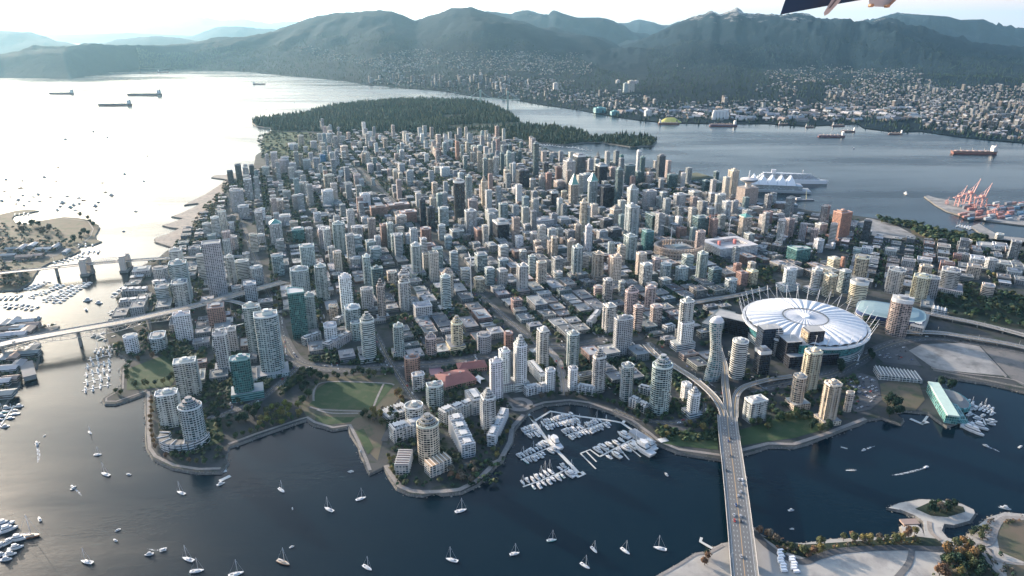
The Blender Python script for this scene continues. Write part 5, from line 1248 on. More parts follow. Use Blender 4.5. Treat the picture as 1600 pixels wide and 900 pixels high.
# warehouses of the far shore
random.seed(6)
for (px, py, w_, h_, c, nm, lb) in ((937,176,70,26,(.10,.30,.33),"grain_elevator","teal industrial shed on the far shore"),(960,180,50,22,(.12,.32,.34),"grain_elevator","second smaller teal shed on the far shore"),(1012,182,40,34,(.66,.66,.64),"silo_block","white silo block on the far shore"),
        (1125,187,75,50,(.60,.60,.58),"grain_silo","great round-topped white grain silo on the far harbour"),(985,150,40,70,(.55,.50,.44),"slab_tower","cream tower slab alone among the trees above the far harbour"),(977,151,30,60,(.35,.42,.42),"slab_tower","grey-green tower beside the cream slab above the far harbour"),
        (868,146,30,45,(.62,.58,.54),"slab_tower","pale pair tower among houses on the far slope"),(965,138,25,34,(.58,.52,.5),"slab_tower","small pale tower higher on the far slope"),(993,139,28,34,(.58,.52,.5),"slab_tower","squat pale tower higher on the far slope")):
    x, y = G(px, py, 3); dep = y*CP+(H-3)*SP; s = dep/FPX
    z0 = 3 if py > 165 else 20
    o = empty(nm, (x, y, z0), R(15), lb, "industrial building" if py > 165 else "tower")
    if nm == "grain_silo":
        mb = MB()
        for q in range(5): mb.prism([(x_+ (q-2)*22, y_) for x_, y_ in rg(14)], 0, 46, t=c, ring1=[(x_+(q-2)*22, y_) for x_, y_ in rg(11)])
        part(mb, "silo", M_PLAIN, o); mb = MB(); mb.box(0, 0, 46.1, 100, 12, 12, 0, t=c); part(mb, "head_house", M_PLAIN, o)
    else:
        mb = MB(); mb.box(0, 0, 0, w_*s*.25, w_*s*.16, h_*s*.28, 0, t=c, g=(.1,.12,.12), m=0, mt=1, tt=c); part(mb, "facade", [F['punch'], M_ROOF], o)
        mb = MB(); mb.box(0, 0, h_*s*.28+.1, w_*s*.1, w_*s*.08, 6, 0, t=c); part(mb, "roof_house", M_PLAIN, o)
x, y = G(1047, 191, 3); mb = MB(); mb.prism([(p[0]*5, p[1]*3) for p in rg(14)], 0, 26, t=(.55,.50,.14), ring1=[(p[0]*2.2, p[1]*.8) for p in rg(12)]); o = mb.build("sulphur_pile", M_ROOF, loc=(x, y, 3)); tag(o, "bright yellow heap of sulphur on the far quay", "bulk pile")
# ------------------------------------------------------------------ the low blocks between the towers
PEN_W = LANDS["ground"]
random.seed(11)
def blocked(x, y):
    for s in SHEETS:
        if inpoly(x, y, s): return True
    for pts, wd in ROADS:
        for p in pts[::1]:
            if (p[0]-x) ** 2 + (p[1]-y) ** 2 < (wd * .5 + 9) ** 2: return True
    return False
from collections import defaultdict
RGRID = defaultdict(list)
for pts, wd in ROADS:
    for a, b in zip(pts, pts[1:]):
        k = max(1, int(math.hypot(b[0]-a[0], b[1]-a[1]) / 12))
        for i in range(k):
            x = a[0] + (b[0]-a[0]) * i / k; y = a[1] + (b[1]-a[1]) * i / k; RGRID[(int(x // 40), int(y // 40))].append((x, y, wd))
def near_road(x, y, m):
    i, j = int(x // 40), int(y // 40)
    for a in (i-1, i, i+1):
        for b in (j-1, j, j+1):
            for p in RGRID.get((a, b), ()):
                if (p[0]-x) ** 2 + (p[1]-y) ** 2 < (p[2] * .5 + m) ** 2: return True
    return False
SB = [(min(p[0] for p in s), max(p[0] for p in s), min(p[1] for p in s), max(p[1] for p in s), s) for s in SHEETS]
def in_sheet(x, y):
    for a, b, c, d, s in SB:
        if a <= x <= b and c <= y <= d and inpoly(x, y, s): return True
    return False
NOBUILD = []   # px polygons kept clear of filler
for p in ([(1150,440),(1260,430),(1370,470),(1375,520),(1340,575),(1200,600),(1130,520)], [(1340,450),(1440,455),(1440,500),(1350,500)], [(1380,470),(1900,560),(1900,700),(1300,700),(1300,600),(1360,560)],
          [(480,575),(640,590),(665,650),(600,740),(540,680),(440,680),(340,720),(330,660),(470,640)], [(590,640),(800,640),(800,780),(600,780)], [(800,600),(1010,630),(1010,690),(800,690)],
          [(1000,640),(1360,600),(1380,700),(1000,720)], [(180,540),(300,530),(310,620),(160,640)], [(225,600),(345,600),(360,745),(225,745)], [(395,200),(500,200),(500,262),(395,266)],
          [(1420,345),(1600,365),(1800,400),(1800,430),(1600,395),(1480,382),(1400,370)], [(1475,435),(1900,500),(1900,600),(1500,510),(1455,470)], [(650,565),(800,560),(800,650),(650,650)], [(1000,520),(1060,560),(1120,620),(1080,660),(1000,560)], [(400,575),(480,570),(480,640),(400,640)]):
    NOBUILD.append([G(*q) for q in p])
def nob(x, y):
    for p in NOBUILD:
        if inpoly(x, y, p): return True
    return False
LOW = []; CURB = []
TREES = []          # (x, y, z, size) for massed trees
PADS = MB()
LOWC = [((.33,.34,.34),'grey'),((.42,.41,.38),'pale grey'),((.50,.46,.40),'beige'),((.27,.28,.29),'dark grey'),((.32,.21,.18),'brick'),((.55,.55,.53),'white'),((.38,.31,.27),'brown'),((.45,.35,.31),'pinkish'),((.20,.27,.28),'slate')]
LOWW = [5,5,3,5,2.2,2,2,1.5,2]
def blocks(theta, reg, bw=62, bl=122, st=15, dens=.975, xa=(-3200, 3600), west=False, seedo=0):
    c, s = math.cos(theta), math.sin(theta)
    # local u across, v along
    for i in range(-90, 90):
        for j in range(-60, 60):
            u0, v0 = i * (bw + st), j * (bl + st)
            cx, cy = c * (u0 + bw/2) - s * (v0 + bl/2), s * (u0 + bw/2) + c * (v0 + bl/2)
            if cy < 600 or cy > 5200: continue
            sx, sy, _ = toscreen(cx, cy, 3)
            if sx < 100 or sx > 1720 or not reg(sx, sy): continue
            corners = [(c*(u0+a*bw)-s*(v0+b*bl), s*(u0+a*bw)+c*(v0+b*bl)) for a, b in ((0,0),(1,0),(1,1),(0,1))]
            ok = sum(inpoly(x, y, PEN_W) for x, y in corners)
            if ok < 3: continue
            if all(ok_ for ok_ in [inpoly(x, y, PEN_W) for x, y in corners]) and not in_sheet(cx, cy) and not nob(cx, cy) and not near_road(cx, cy, 30):
                PADS.prism(corners, 3.0, 3.16, t=(.12,.12,.12), m=0)
            # two rows of lots with a lane between
            for row in (0, 1):
                ub = u0 + (1.5 if row == 0 else bw/2 + 3); dw = bw/2 - 3.8
                v = v0 + 1.5
                while v < v0 + bl - 8:
                    lw = random.choice([13, 16, 20, 24, 30, 38] if sy < 400 else [18, 26, 34, 42, 55]); lw = min(lw, v0 + bl - 1.5 - v)
                    if lw < 9: break
                    far = sy < 300
                    h = random.choice([6, 7, 8, 8, 9, 10, 11, 13, 16]) + random.uniform(-1, 1.5)
                    if 560 < sx < 1100 and 430 < sy < 560: h *= .85
                    mid = sy < 440 and sx > 330 and (sx < 1180 or sy < 400)
                    if random.random() < (.13 if mid else .05): h = random.uniform(28, 72) if mid else random.uniform(18, 30)
                    x = c*(ub+dw/2) - s*(v+lw/2); y = s*(ub+dw/2) + c*(v+lw/2)
                    rr = math.sqrt(dw*lw)*.5
                    tp = .45 if sx < 760 and sy < 400 else .16
                    if inpoly(x, y, PEN_W) and not in_sheet(x, y) and not nob(x, y) and not near_road(x, y, min(dw, lw)*.5 + 1):
                        if random.random() < (1 - dens) + tp * .6:
                            for q in range(int(lw * dw / 85)):
                                TREES.append((x + random.uniform(-.5,.5)*dw, y + random.uniform(-.5,.5)*lw, 3, random.uniform(6, 10)))
                        elif not clash(x, y, rr, .8):
                            if h > 24:
                                q_ = random.uniform(13, 19); LOW.append((x, y, theta, q_, q_*random.uniform(.8,1.2), h, sx, sy)); v += lw + 2; continue
                            LOW.append((x, y, theta, dw*(random.uniform(.62,.95) if sy < 400 else random.uniform(.85,1.0)), lw*random.uniform(.78,.96), h, sx, sy))
                    v += lw + random.choice([.6, 1.5, 3, 5])
            if cy < 2300:
                for a in range(0, int(bl), 7):
                    for uu in (-3.2, -9.5, bw + 3.4):
                        if random.random() < .42:
                            x = c*(u0+uu) - s*(v0+a); y = s*(u0+uu) + c*(v0+a)
                            if inpoly(x, y, PEN_W) and not in_sheet(x, y) and not nob(x, y) and not clash(x, y, 2, 1): CURB.append((x, y, theta + math.pi/2))
            # street trees
            for a in range(0, int(bl), 13):
                for uu in (-2.5, bw + 2.5):
                    if random.random() < (.75 if sx < 760 and sy < 420 else .5):
                        x = c*(u0+uu) - s*(v0+a); y = s*(u0+uu) + c*(v0+a)
                        if inpoly(x, y, PEN_W) and not in_sheet(x, y) and not nob(x, y) and not near_road(x, y, 1) and not clash(x, y, 3, 1): TREES.append((x, y, 3, random.uniform(7, 12)))
east = lambda x, y: x > 1300 + max(0, (380 - y)) * .3 and y < 520 or (x > 1190 and y < 400 and x > 1190 + (400-y)*.8)
blocks(R(20), lambda x, y: not east(x, y))
blocks(R(-30), east, bw=58, bl=106, st=14)
for o in THINGS: pass
structure(PADS, "pavement", M_PAD)
print("low", len(LOW), "trees", len(TREES))
FILL = []
def low_mesh(mb, x, y, th, dw, lw, h, c, z=3.1):
    g = (.06,.08,.09)
    kind = 0
    rc = jit(random.choice([(.14,.15,.155),(.20,.21,.21),(.26,.265,.265),(.10,.105,.11),(.17,.16,.15),(.40,.40,.40)]), .15)
    mb.box(x, y, z, dw, lw, h, th, t=c, g=g, m=0, mt=1, tt=rc, bot=False)
    # parapet shadow line by an inner sunk roof is too small here: a set-back top or plant boxes instead
    if random.random() < .5: mb.box(x + random.uniform(-.15,.15)*dw, y + random.uniform(-.15,.15)*lw, z + h + .02, dw*random.uniform(.2,.5), lw*random.uniform(.2,.5), random.uniform(1.5,3.2), th, t=jit(c,.2), g=g, m=2, mt=1, tt=rc, bot=False)
    for q in range(random.randint(1, 3)):
        mb.box(x + random.uniform(-.3,.3)*dw*.7, y + random.uniform(-.3,.3)*lw*.7, z + h + .01, random.uniform(1.5,4), random.uniform(1.5,4), random.uniform(1,2), th, t=jit((.45,.46,.46),.3), m=2, bot=False)
def wsize(b):
    x, y, th, dw, lw, h, sx, sy = b
    dep = y * CP + (H - 3) * SP; s = FPX / dep
    if not (-20 < sx < 1620): return -1
    return s * s * (h * max(dw, lw) + .4 * dw * lw)
LOW.sort(key=lambda b: -wsize(b))
NLOW = 420
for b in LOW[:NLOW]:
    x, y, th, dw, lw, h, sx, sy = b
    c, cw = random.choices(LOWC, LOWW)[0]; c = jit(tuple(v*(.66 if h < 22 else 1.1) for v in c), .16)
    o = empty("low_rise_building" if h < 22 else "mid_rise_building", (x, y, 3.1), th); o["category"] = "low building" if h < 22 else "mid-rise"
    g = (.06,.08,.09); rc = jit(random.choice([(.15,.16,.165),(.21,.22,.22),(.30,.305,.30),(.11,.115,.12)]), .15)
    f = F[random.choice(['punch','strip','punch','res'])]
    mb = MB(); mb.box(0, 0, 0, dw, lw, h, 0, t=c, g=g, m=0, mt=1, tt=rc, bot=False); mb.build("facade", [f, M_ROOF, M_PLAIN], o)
    mb = MB(); e = tuple(min(.75, v * 1.25 + .04) for v in c)   # parapet ring
    for (px_, py_, sx_, sy_) in ((0, -lw/2+.2, dw+.4, .5), (0, lw/2-.2, dw+.4, .5), (-dw/2+.2, 0, .5, lw-.61), (dw/2-.2, 0, .5, lw-.61)):
        mb.box(px_, py_, h-.4, sx_, sy_, 1.3, 0, t=e)
    mb.build("parapet", M_PLAIN, o)
    mb = MB()
    if random.random() < .55: mb.box(random.uniform(-.15,.15)*dw, random.uniform(-.15,.15)*lw, h + .02, dw*random.uniform(.2,.5), lw*random.uniform(.2,.45), random.uniform(2,3.2), 0, t=jit(c,.2), g=g, m=0, mt=1, tt=rc)
    else: mb.box(.1*dw, .1*lw, h+.02, 4, 5, 2.5, 0, t=jit(c,.2), m=0)
    mb.build("stair_house", [M_PLAIN, M_ROOF], o)
    for q in range(random.randint(1, 3)):
        mb = MB()
        mb.box(random.uniform(-.36,.36)*dw, random.uniform(-.36,.36)*lw, h + .03, random.uniform(1.2,3.5), random.uniform(1.2,3.5), random.uniform(.8,1.8), 0, t=jit((.48,.49,.49),.3))
        mb.build("rooftop_unit", M_METAL, o)
    fm = "long " if max(dw, lw) / min(dw, lw) > 1.7 else ("squat " if h < 9 else "")
    THINGS.append([o, x, y, h, cw, fm, 'low' if h < 22 else 'mid', False, 0])
mbs = [MB(), MB(), MB()]
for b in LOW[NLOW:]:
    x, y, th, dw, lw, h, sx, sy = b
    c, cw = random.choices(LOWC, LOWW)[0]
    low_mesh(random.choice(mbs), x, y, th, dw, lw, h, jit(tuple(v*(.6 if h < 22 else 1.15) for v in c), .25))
allb = MB()
# one object: three facade kinds as three material pairs
fk = ['punch', 'strip', 'res']
for i, m_ in enumerate(mbs):
    off = len(allb.v); allb.v.extend(m_.v); allb.f.extend([tuple(k + off for k in f) for f in m_.f]); allb.uv.extend(m_.uv); allb.t.extend(m_.t); allb.g.extend(m_.g)
    allb.m.extend([{0: i, 1: 3, 2: 4}[k] for k in m_.m]); allb.sm.extend(m_.sm)
o = allb.build("low_rise_district", [F['punch'], F['strip'], F['res'], M_ROOF, M_PLAIN]); tag(o, "dense mass of small flat-roofed low buildings filling the city blocks", "low-rise city", kind="stuff")
# ------------------------------------------------------------------ trees
random.seed(31)
def clump_tree(rad, h, seed, trunk_h, n=150, conifer=False):
    """leaf clumps (small bent faces) through a crown's volume; returns crown and trunk builders"""
    rnd_ = random.Random(seed); mb = MB()
    lobes = [(rnd_.uniform(-.4,.4)*rad, rnd_.uniform(-.4,.4)*rad, trunk_h + h*rnd_.uniform(.35,.75), rad*rnd_.uniform(.45,.7)) for _ in range(6)]
    for k in range(n):
        if conifer:
            t = rnd_.random() ** .8; z = trunk_h*.4 + h*t; r = rad*(1-t)*rnd_.uniform(.5,1.05); a = rnd_.uniform(0, 6.28); c = Vector((r*math.cos(a), r*math.sin(a), z)); s = rad*.30*(1.15-t)
            d = Vector((math.cos(a), math.sin(a), -.35))
        else:
            l = rnd_.choice(lobes); v = Vector((rnd_.gauss(0,1), rnd_.gauss(0,1), rnd_.gauss(0,1))).normalized(); c = Vector((l[0], l[1], l[2])) + v*l[3]*rnd_.uniform(.6,1.05); s = rad*rnd_.uniform(.16,.27); d = (v + Vector((0,0,.4))).normalized()
        x = d.orthogonal().normalized(); y = d.cross(x); q = rnd_.uniform(0, 3.14); x, y = x*math.cos(q)+y*math.sin(q), y*math.cos(q)-x*math.sin(q)
        br_ = rnd_.uniform(.55, 1.45)
        P = [c + x*s, c + y*s*.8 + d*s*.3, c - x*s, c - y*s*.8 + d*s*.3]
        mb.face([tuple(p) for p in P], t=(br_, br_, br_))
    tb = MB(); tb.bar((0,0,0), (rad*.05,0,trunk_h + h*.5), rad*.08, 6, rad*.03, t=(.5,)*3)
    for k in range(4):
        a = k*1.6+seed; tb.bar((0,0,trunk_h*.9), (rad*.5*math.cos(a), rad*.5*math.sin(a), trunk_h+h*.5), rad*.035, 4, rad*.012, t=(.5,)*3)
    return mb, tb
TC = {'green': (.035,.065,.030), 'dark green': (.020,.042,.028), 'yellow-green': (.13,.14,.035), 'olive': (.075,.085,.04), 'orange': (.19,.115,.05), 'rust': (.15,.09,.055), 'golden': (.16,.135,.05), 'grey-brown': (.12,.10,.075)}
PROTO = {}
def proto(colr, var):
    key = (colr, var)
    if key not in PROTO:
        con = var == 3
        cb, tb = clump_tree(1.0 if not con else .75, 1.7 if not con else 3.2, var*7+3, .45, 170 if not con else 150, con)
        c = TC[colr]; cb.t = [tuple(a*b_[0] for a in c) for b_ in cb.t]
        cm = cb.build("crown", M_LEAF); tm = tb.build("trunk", M_BARK)
        PROTO[key] = (cm.data, tm.data); bpy.data.objects.remove(cm); bpy.data.objects.remove(tm)
    return PROTO[key]
TREEG = defaultdict(list)
def tree(x, y, z, s, colr, where, var=None):
    v = random.randint(0, 2) if var is None else var
    cm, tm = proto(colr, v)
    s *= 1.25
    o = empty("tree", (x, y, z), random.uniform(0, 6.28)); o.scale = (s, s, s*random.uniform(.85,1.15)); o["category"] = "tree"
    c = bpy.data.objects.new("crown", cm); COL.objects.link(c); c.parent = o
    t = bpy.data.objects.new("trunk", tm); COL.objects.link(t); t.parent = o
    o["group"] = "trees " + where; TREEG[(colr + (' conifer' if v == 3 else ''), where)].append((toscreen(x, y, z)[0], o))
def row(px, n, colrs, where, s=(3.5, 5), jitm=2.5, z=3.1, var=None):
    n = max(1, round(n*.74)) if n else 0
    P = [G(a, b, z) for a, b in px]; Ls = [math.hypot(b[0]-a[0], b[1]-a[1]) for a, b in zip(P, P[1:])]; tot = sum(Ls)
    for k in range(n):
        d = tot*(k+.5)/n; i = 0
        while i < len(Ls)-1 and d > Ls[i]: d -= Ls[i]; i += 1
        t = d/Ls[i]; tree(P[i][0]+(P[i+1][0]-P[i][0])*t+random.uniform(-jitm,jitm), P[i][1]+(P[i+1][1]-P[i][1])*t+random.uniform(-jitm,jitm), z, random.uniform(*s), random.choice(colrs), where, var)
def patch(poly, n, colrs, where, s=(3.5,5.5), z=3.1, var=None, sep=4):
    n = max(1, round(n*.72)) if n else 0
    P = [G(a, b, z) for a, b in poly]; x0, x1 = min(p[0] for p in P), max(p[0] for p in P); y0, y1 = min(p[1] for p in P), max(p[1] for p in P); got = []; tries = 0
    while len(got) < n and tries < n*60:
        tries += 1; x, y = random.uniform(x0, x1), random.uniform(y0, y1)
        if inpoly(x, y, P) and all((x-a)**2+(y-b)**2 > sep*sep for a, b in got):
            got.append((x, y)); tree(x, y, z, random.uniform(*s), random.choice(colrs), where, var)
patch([(405,668),(412,648),(440,636),(472,634),(478,650),(440,664)], 26, ['yellow-green','yellow-green','olive','golden'], "in the tidy grove beside the long lawn", (3.5,4.6), sep=8)
row([(236,622),(236,650),(238,680),(245,705)], 15, ['rust','orange'], "in the line along the point promenade", (2.4,3.2), 1)
row([(258,712),(290,722),(325,724)], 9, ['olive','rust','green'], "on the tip of the point below the crescent block", (2.4,3.4), 2)
patch([(170,615),(190,607),(192,618),(178,622)], 3, ['olive','dark green'], "on the breakwater tip", (3.5,4.6))
row([(195,600),(197,578),(212,566),(240,560),(270,556)], 10, ['olive','rust','green'], "around the small park by the inlet", (3,4.5), 3)
row([(205,607),(232,602),(262,600),(274,590)], 9, ['dark green','olive','golden'], "along the lower edge of the small inlet park", (3,4.5), 3)
patch([(330,655),(400,640),(410,648),(360,672),(340,672)], 12, ['dark green','green'], "round the courts behind the inlet shore", (4,5.5), sep=7)
row([(365,688),(400,674),(440,662),(470,652)], 14, ['olive','golden','green'], "along the inlet shore walk", (2.6,3.6), 2)
patch([(466,598),(490,582),(520,592),(492,606),(484,628),(470,640)], 16, ['dark green','green'], "at the boulevard end of the long lawn", (4,6), sep=7)
patch([(515,588),(560,582),(600,588),(597,596),(520,595)], 12, ['dark green','green','olive'], "between the boulevard and the long lawn", (3.5,5), sep=7)
patch([(545,652),(590,640),(612,632),(628,650),(600,672),(580,660)], 20, ['olive','grey-brown','dark green','golden'], "on the brown bank beside the long lawn", (3,5), sep=6)
patch([(610,604),(632,622),(640,650),(622,640)], 6, ['olive','orange','golden'], "beside the street at the end of the long lawn", (3,4.5))
row([(607,712),(612,735),(622,752)], 8, ['olive','golden'], "along the promenade by the square cove", (2,3), 1)
patch([(700,752),(705,735),(735,722),(755,735),(740,752),(715,760)], 13, ['grey-brown','dark green','rust'], "in the gardens of the curved promenade", (3,4.5), sep=6)
patch([(688,700),(700,712),(706,724),(694,722)], 9, ['dark green'], "in the dark garden below the round cream tower", (3.5,4.5), sep=6)
patch([(740,655),(762,665),(770,700),(745,700)], 9, ['dark green','olive'], "in the courtyard of the terraced waterfront blocks", (2.5,4), sep=6)
row([(772,718),(784,700),(792,676),(806,652)], 11, ['olive','golden','dark green'], "along the promenade beside the marina", (2.4,3.4), 2)
row([(840,624),(870,618),(905,619),(940,624),(975,640),(1000,656)], 24, ['dark green','grey-brown','green'], "in the double row behind the marina seawall", (2.6,3.8), 3)
patch([(985,650),(1000,640),(1020,655),(1010,668)], 7, ['dark green'], "beside the round green-glass marina tower", (4,5.5), sep=6)
patch([(1030,672),(1060,664),(1120,666),(1120,674),(1060,676),(1035,690)], 12, ['dark green','green','golden'], "behind the lawn this side of the wide bridge", (3,4.5), sep=6)
patch([(1035,560),(1075,600),(1105,640),(1090,655),(1060,620)], 0, ['green'], "x")
patch([(1160,665),(1185,655),(1230,650),(1250,640),(1240,665),(1200,676)], 15, ['dark green','green','olive'], "in the park past the wide bridge", (3.5,5), sep=7)
patch([(1262,655),(1290,648),(1300,672),(1270,682)], 8, ['dark green','olive'], "below the cream-yellow waterfront towers", (3.5,5), sep=7)
patch([(1372,640),(1388,628),(1404,634),(1408,650),(1390,655),(1376,648)], 10, ['dark green'], "on the small point by the east bay", (5,7), sep=6)
patch([(1464,600),(1488,596),(1490,612),(1472,612)], 6, ['dark green'], "beside the glass halls of the east bay", (5,6.5), sep=6)
patch([(1350,495),(1365,500),(1370,530),(1352,535)], 6, ['dark green'], "in the dark clump at the stadium's east foot", (5,6.5), sep=6)
patch([(1302,575),(1318,570),(1325,580),(1310,586)], 4, ['dark green'], "beside the plaza below the stadium", (4.5,5.5))
patch([(1350,556),(1362,550),(1368,560),(1356,566)], 3, ['dark green'], "by the gravel car park corner", (4.5,5.5))
# south shore in autumn colour
row([(1240,858),(1250,868),(1265,868),(1285,855)], 12, ['golden','olive','rust'], "in the thicket at the south shore bend", (3,4.5), 4)
row([(1312,845),(1335,842),(1360,850),(1385,848),(1415,845),(1435,838)], 20, ['golden','rust','olive','grey-brown'], "along the south shore track", (3,4.8), 4)
row([(1182,832),(1200,840),(1215,850)], 5, ['grey-brown','rust'], "at the south end of the wide bridge", (3,4), 2)
patch([(1450,802),(1462,790),(1490,790),(1495,800),(1470,806)], 13, ['dark green','grey-brown','green'], "on the rocky islet", (3,4.5), sep=5)
patch([(1475,858),(1500,850),(1535,862),(1545,895),(1500,905),(1478,885)], 26, ['dark green','olive','golden','orange'], "in the south-east grove", (3.4,5), sep=6)
patch([(1455,900),(1470,884),(1478,905)], 4, ['orange','rust'], "at the foot of the picture by the sand lot", (4,5.5))
patch([(1500,842),(1530,826),(1545,828),(1530,845),(1508,848)], 8, ['dark green','olive'], "beside the loop road of the south-east shore", (2.5,3.5), sep=5)
patch([(1090,878),(1105,868),(1110,880),(1100,890)], 4, ['dark green','rust'], "by the curved jetty on the south shore", (2.5,4))
patch([(1400,640+8),(1412,632),(1430,640),(1415,648)], 0, ['green'], "x")
# west side
row([(120,338),(140,345),(148,358)], 5, ['grey-brown','dark green'], "on the dry western point", (4,6), 3)
patch([(30,350),(60,352),(90,360),(80,368),(30,365)], 12, ['grey-brown','dark green'], "on the dry western headland by the lagoon", (5,7), sep=12)
patch([(100,372),(140,362),(140,372),(110,382)], 7, ['grey-brown','dark green'], "at the marina root of the western headland", (5,7), sep=12)
ntree = sum(len(v) for v in TREEG.values()); print("individual trees", ntree)
for (colr, where), lst in TREEG.items():
    lst.sort(key=lambda q: q[0])
    for i, (sx, o) in enumerate(lst):
        o["label"] = (f"{colr} tree {where}" if len(lst) == 1 else f"{colr} tree {where}, {ordn(i+1)} from left")
# massed trees as stuff --------------------------------------------------------
def mass(mb, x, y, z, r, c, con=False, n=9):
    if con:
        h = r*random.uniform(2.6,3.8); k = 5; a0 = random.uniform(0, 6)
        for (zb, zt, rr) in ((0, .62, 1.0), (.35, 1.0, .68)):
            b = len(mb.v); br_ = random.uniform(.7, 1.3); ap = (x+random.uniform(-.1,.1)*r, y+random.uniform(-.1,.1)*r, z+h*zt)
            ring = [(x+r*rr*random.uniform(.6,1.15)*math.cos(a0+6.28*i/k), y+r*rr*random.uniform(.6,1.15)*math.sin(a0+6.28*i/k), z+h*zb*random.uniform(.9,1.1)+1) for i in range(k)]
            mb.v.extend(ring); mb.v.append(ap)
            for i in range(k):
                q = br_*random.uniform(.6,1.4); mb.f.append((b+i, b+(i+1) % k, b+k)); mb.uv.extend([(0,0)]*3); mb.t.append((c[0]*q, c[1]*q, c[2]*q)); mb.g.append((.1,)*3); mb.m.append(0); mb.sm.append(False)
        return
    for i in range(n):
        v = Vector((random.gauss(0,1), random.gauss(0,1), abs(random.gauss(.3,.8)))).normalized(); cc = Vector((x, y, z+r*.8)) + v*r*random.uniform(.45,.95); s = r*random.uniform(.38,.6)
        d = (v+Vector((0,0,.5))).normalized(); X = d.orthogonal().normalized(); Y = d.cross(X); q = random.uniform(.55,1.5)
        mb.face([tuple(cc+X*s), tuple(cc+Y*s), tuple(cc-X*s), tuple(cc-Y*s)], t=(c[0]*q, c[1]*q, c[2]*q))
mb = MB(); gcs = [TC['green'], TC['dark green'], TC['dark green'], TC['olive'], (.03,.055,.04)]
for (x, y, z, r) in TREES:
    if y < 420: continue
    mass(mb, x, y, z, r*.62, random.choice(gcs) if random.random() < .96 else TC['golden'], n=8 if y > 1500 else 14)
o = mb.build("street_trees", M_LEAF); tag(o, "countless dark green street and garden trees between the city blocks", "trees", kind="stuff")
# more unnumbered growth near the shore
mb = MB()
def scatter(mb, poly, n, cols, r=(2.5,4), z=3.1, con=.0, nn=10, dens=None):
    P = [G(a, b, z) for a, b in poly]; x0, x1 = min(p[0] for p in P), max(p[0] for p in P); y0, y1 = min(p[1] for p in P), max(p[1] for p in P); k = 0; tr = 0
    while k < n and tr < n*20:
        tr += 1; x, y = random.uniform(x0, x1), random.uniform(y0, y1)
        if inpoly(x, y, P) and not clash(x, y, 1, .9) and not near_road(x, y, 1): k += 1; mass(mb, x, y, z, random.uniform(*r), random.choice(cols), con=random.random() < con, n=nn)
D, Gn, O = TC['dark green'], TC['green'], TC['olive']
B_ = TC['grey-brown']
for poly, n in (([(1035,555),(1080,590),(1112,640),(1095,662),(1050,600),(1015,560)], 110), ([(930,560),(1000,560),(1060,640),(1010,640),(960,610)], 120), ([(880,480),(1000,500),(1010,530),(900,520)], 110), ([(820,560),(930,555),(960,600),(860,600)], 90), ([(470,560),(560,550),(620,560),(610,575),(500,570)], 70),
                ([(600,545),(760,540),(850,530),(840,545),(700,560),(600,565)], 130), ([(640,585),(790,560),(800,640),(650,650)], 110), ([(430,490),(470,560),(500,570),(440,620),(420,560)], 90), ([(300,560),(440,600),(400,640),(330,640)], 130), ([(200,520),(290,520),(330,600),(260,560)], 110),
                ([(1160,590),(1340,590),(1340,650),(1170,660)], 120), ([(1120,440),(1200,420),(1220,450),(1150,480)], 70), ([(600,650),(800,650),(780,760),(620,760)], 90), ([(240,610),(345,600),(350,720),(260,715)], 90), ([(160,545),(290,530),(285,548),(200,560)], 20), ([(1000,625),(1120,625),(1120,690),(1030,690)], 90)):
    scatter(mb, poly, int(n*2.3), [D, D, Gn, O], (2.2,4.4), nn=12)
scatter(mb, [(1185,835),(1255,853),(1400,845),(1440,838),(1440,850),(1290,866),(1225,866)], 90, [B_, TC['rust'], O, TC['golden']], (1.2,2.4), nn=10)
scatter(mb, [(1455,900),(1480,860),(1560,860),(1590,900)], 90, [D, O, Gn, B_], (1.5,3), nn=10)
scatter(mb, [(1530,845),(1545,812),(1600,806),(1600,812),(1560,822),(1548,850)], 50, [B_, TC['rust'], O], (1,2), nn=8)
o = mb.build("shrubbery", M_LEAF); tag(o, "unnumbered garden shrubs and small trees around the waterfront blocks", "shrubs", kind="stuff")
# east woods and waterfront belts
mb = MB()
scatter(mb, [(1470,440),(1520,445),(1600,465),(1700,490),(1700,545),(1600,512),(1520,500),(1478,488),(1455,462)], 400, [D, D, Gn, O], (4,7))
scatter(mb, [(1425,350),(1470,363),(1540,372),(1540,384),(1460,378),(1425,362)], 230, [D, Gn, O], (6,10))
scatter(mb, [(1370,340),(1420,350),(1430,358),(1380,350)], 70, [O, D, Gn], (5,8))
scatter(mb, [(352,285),(345,300),(320,325),(305,345),(292,375),(262,404),(232,410),(250,418),(300,400),(330,350),(372,300),(400,270)], 320, [B_, D, O], (4,7))
scatter(mb, [(402,216),(425,206),(500,210),(495,240),(470,256),(430,262),(410,250)], 330, [D, O, (.05,.06,.045)], (6,10))
scatter(mb, [(-100,350),(40,354),(75,345),(100,372),(90,395),(0,400),(-100,420)], 210, [B_, (.06,.055,.045), D], (4,7))
scatter(mb, [(0,418),(45,425),(40,448),(0,450)], 60, [B_, D], (4,7))
scatter(mb, [(905,246),(930,248),(960,256),(930,262),(880,250)], 80, [D, Gn], (6,9))
o = mb.build("woodland", M_LEAF); tag(o, "belts of dark woodland along the harbour edge and behind the elevated roads", "woodland", kind="stuff")
mb = MB(); PW = LANDS["park_ground"]; x0, x1 = min(p[0] for p in PW), max(p[0] for p in PW); y0, y1 = min(p[1] for p in PW), max(p[1] for p in PW)
park_clear = [[G(*q) for q in p] for p in ([(690,180),(730,178),(728,184),(692,187)], [(700,196),(830,190),(835,196),(700,203)], [(560,207),(700,207),(740,203),(760,210),(560,214)])]
k = 0
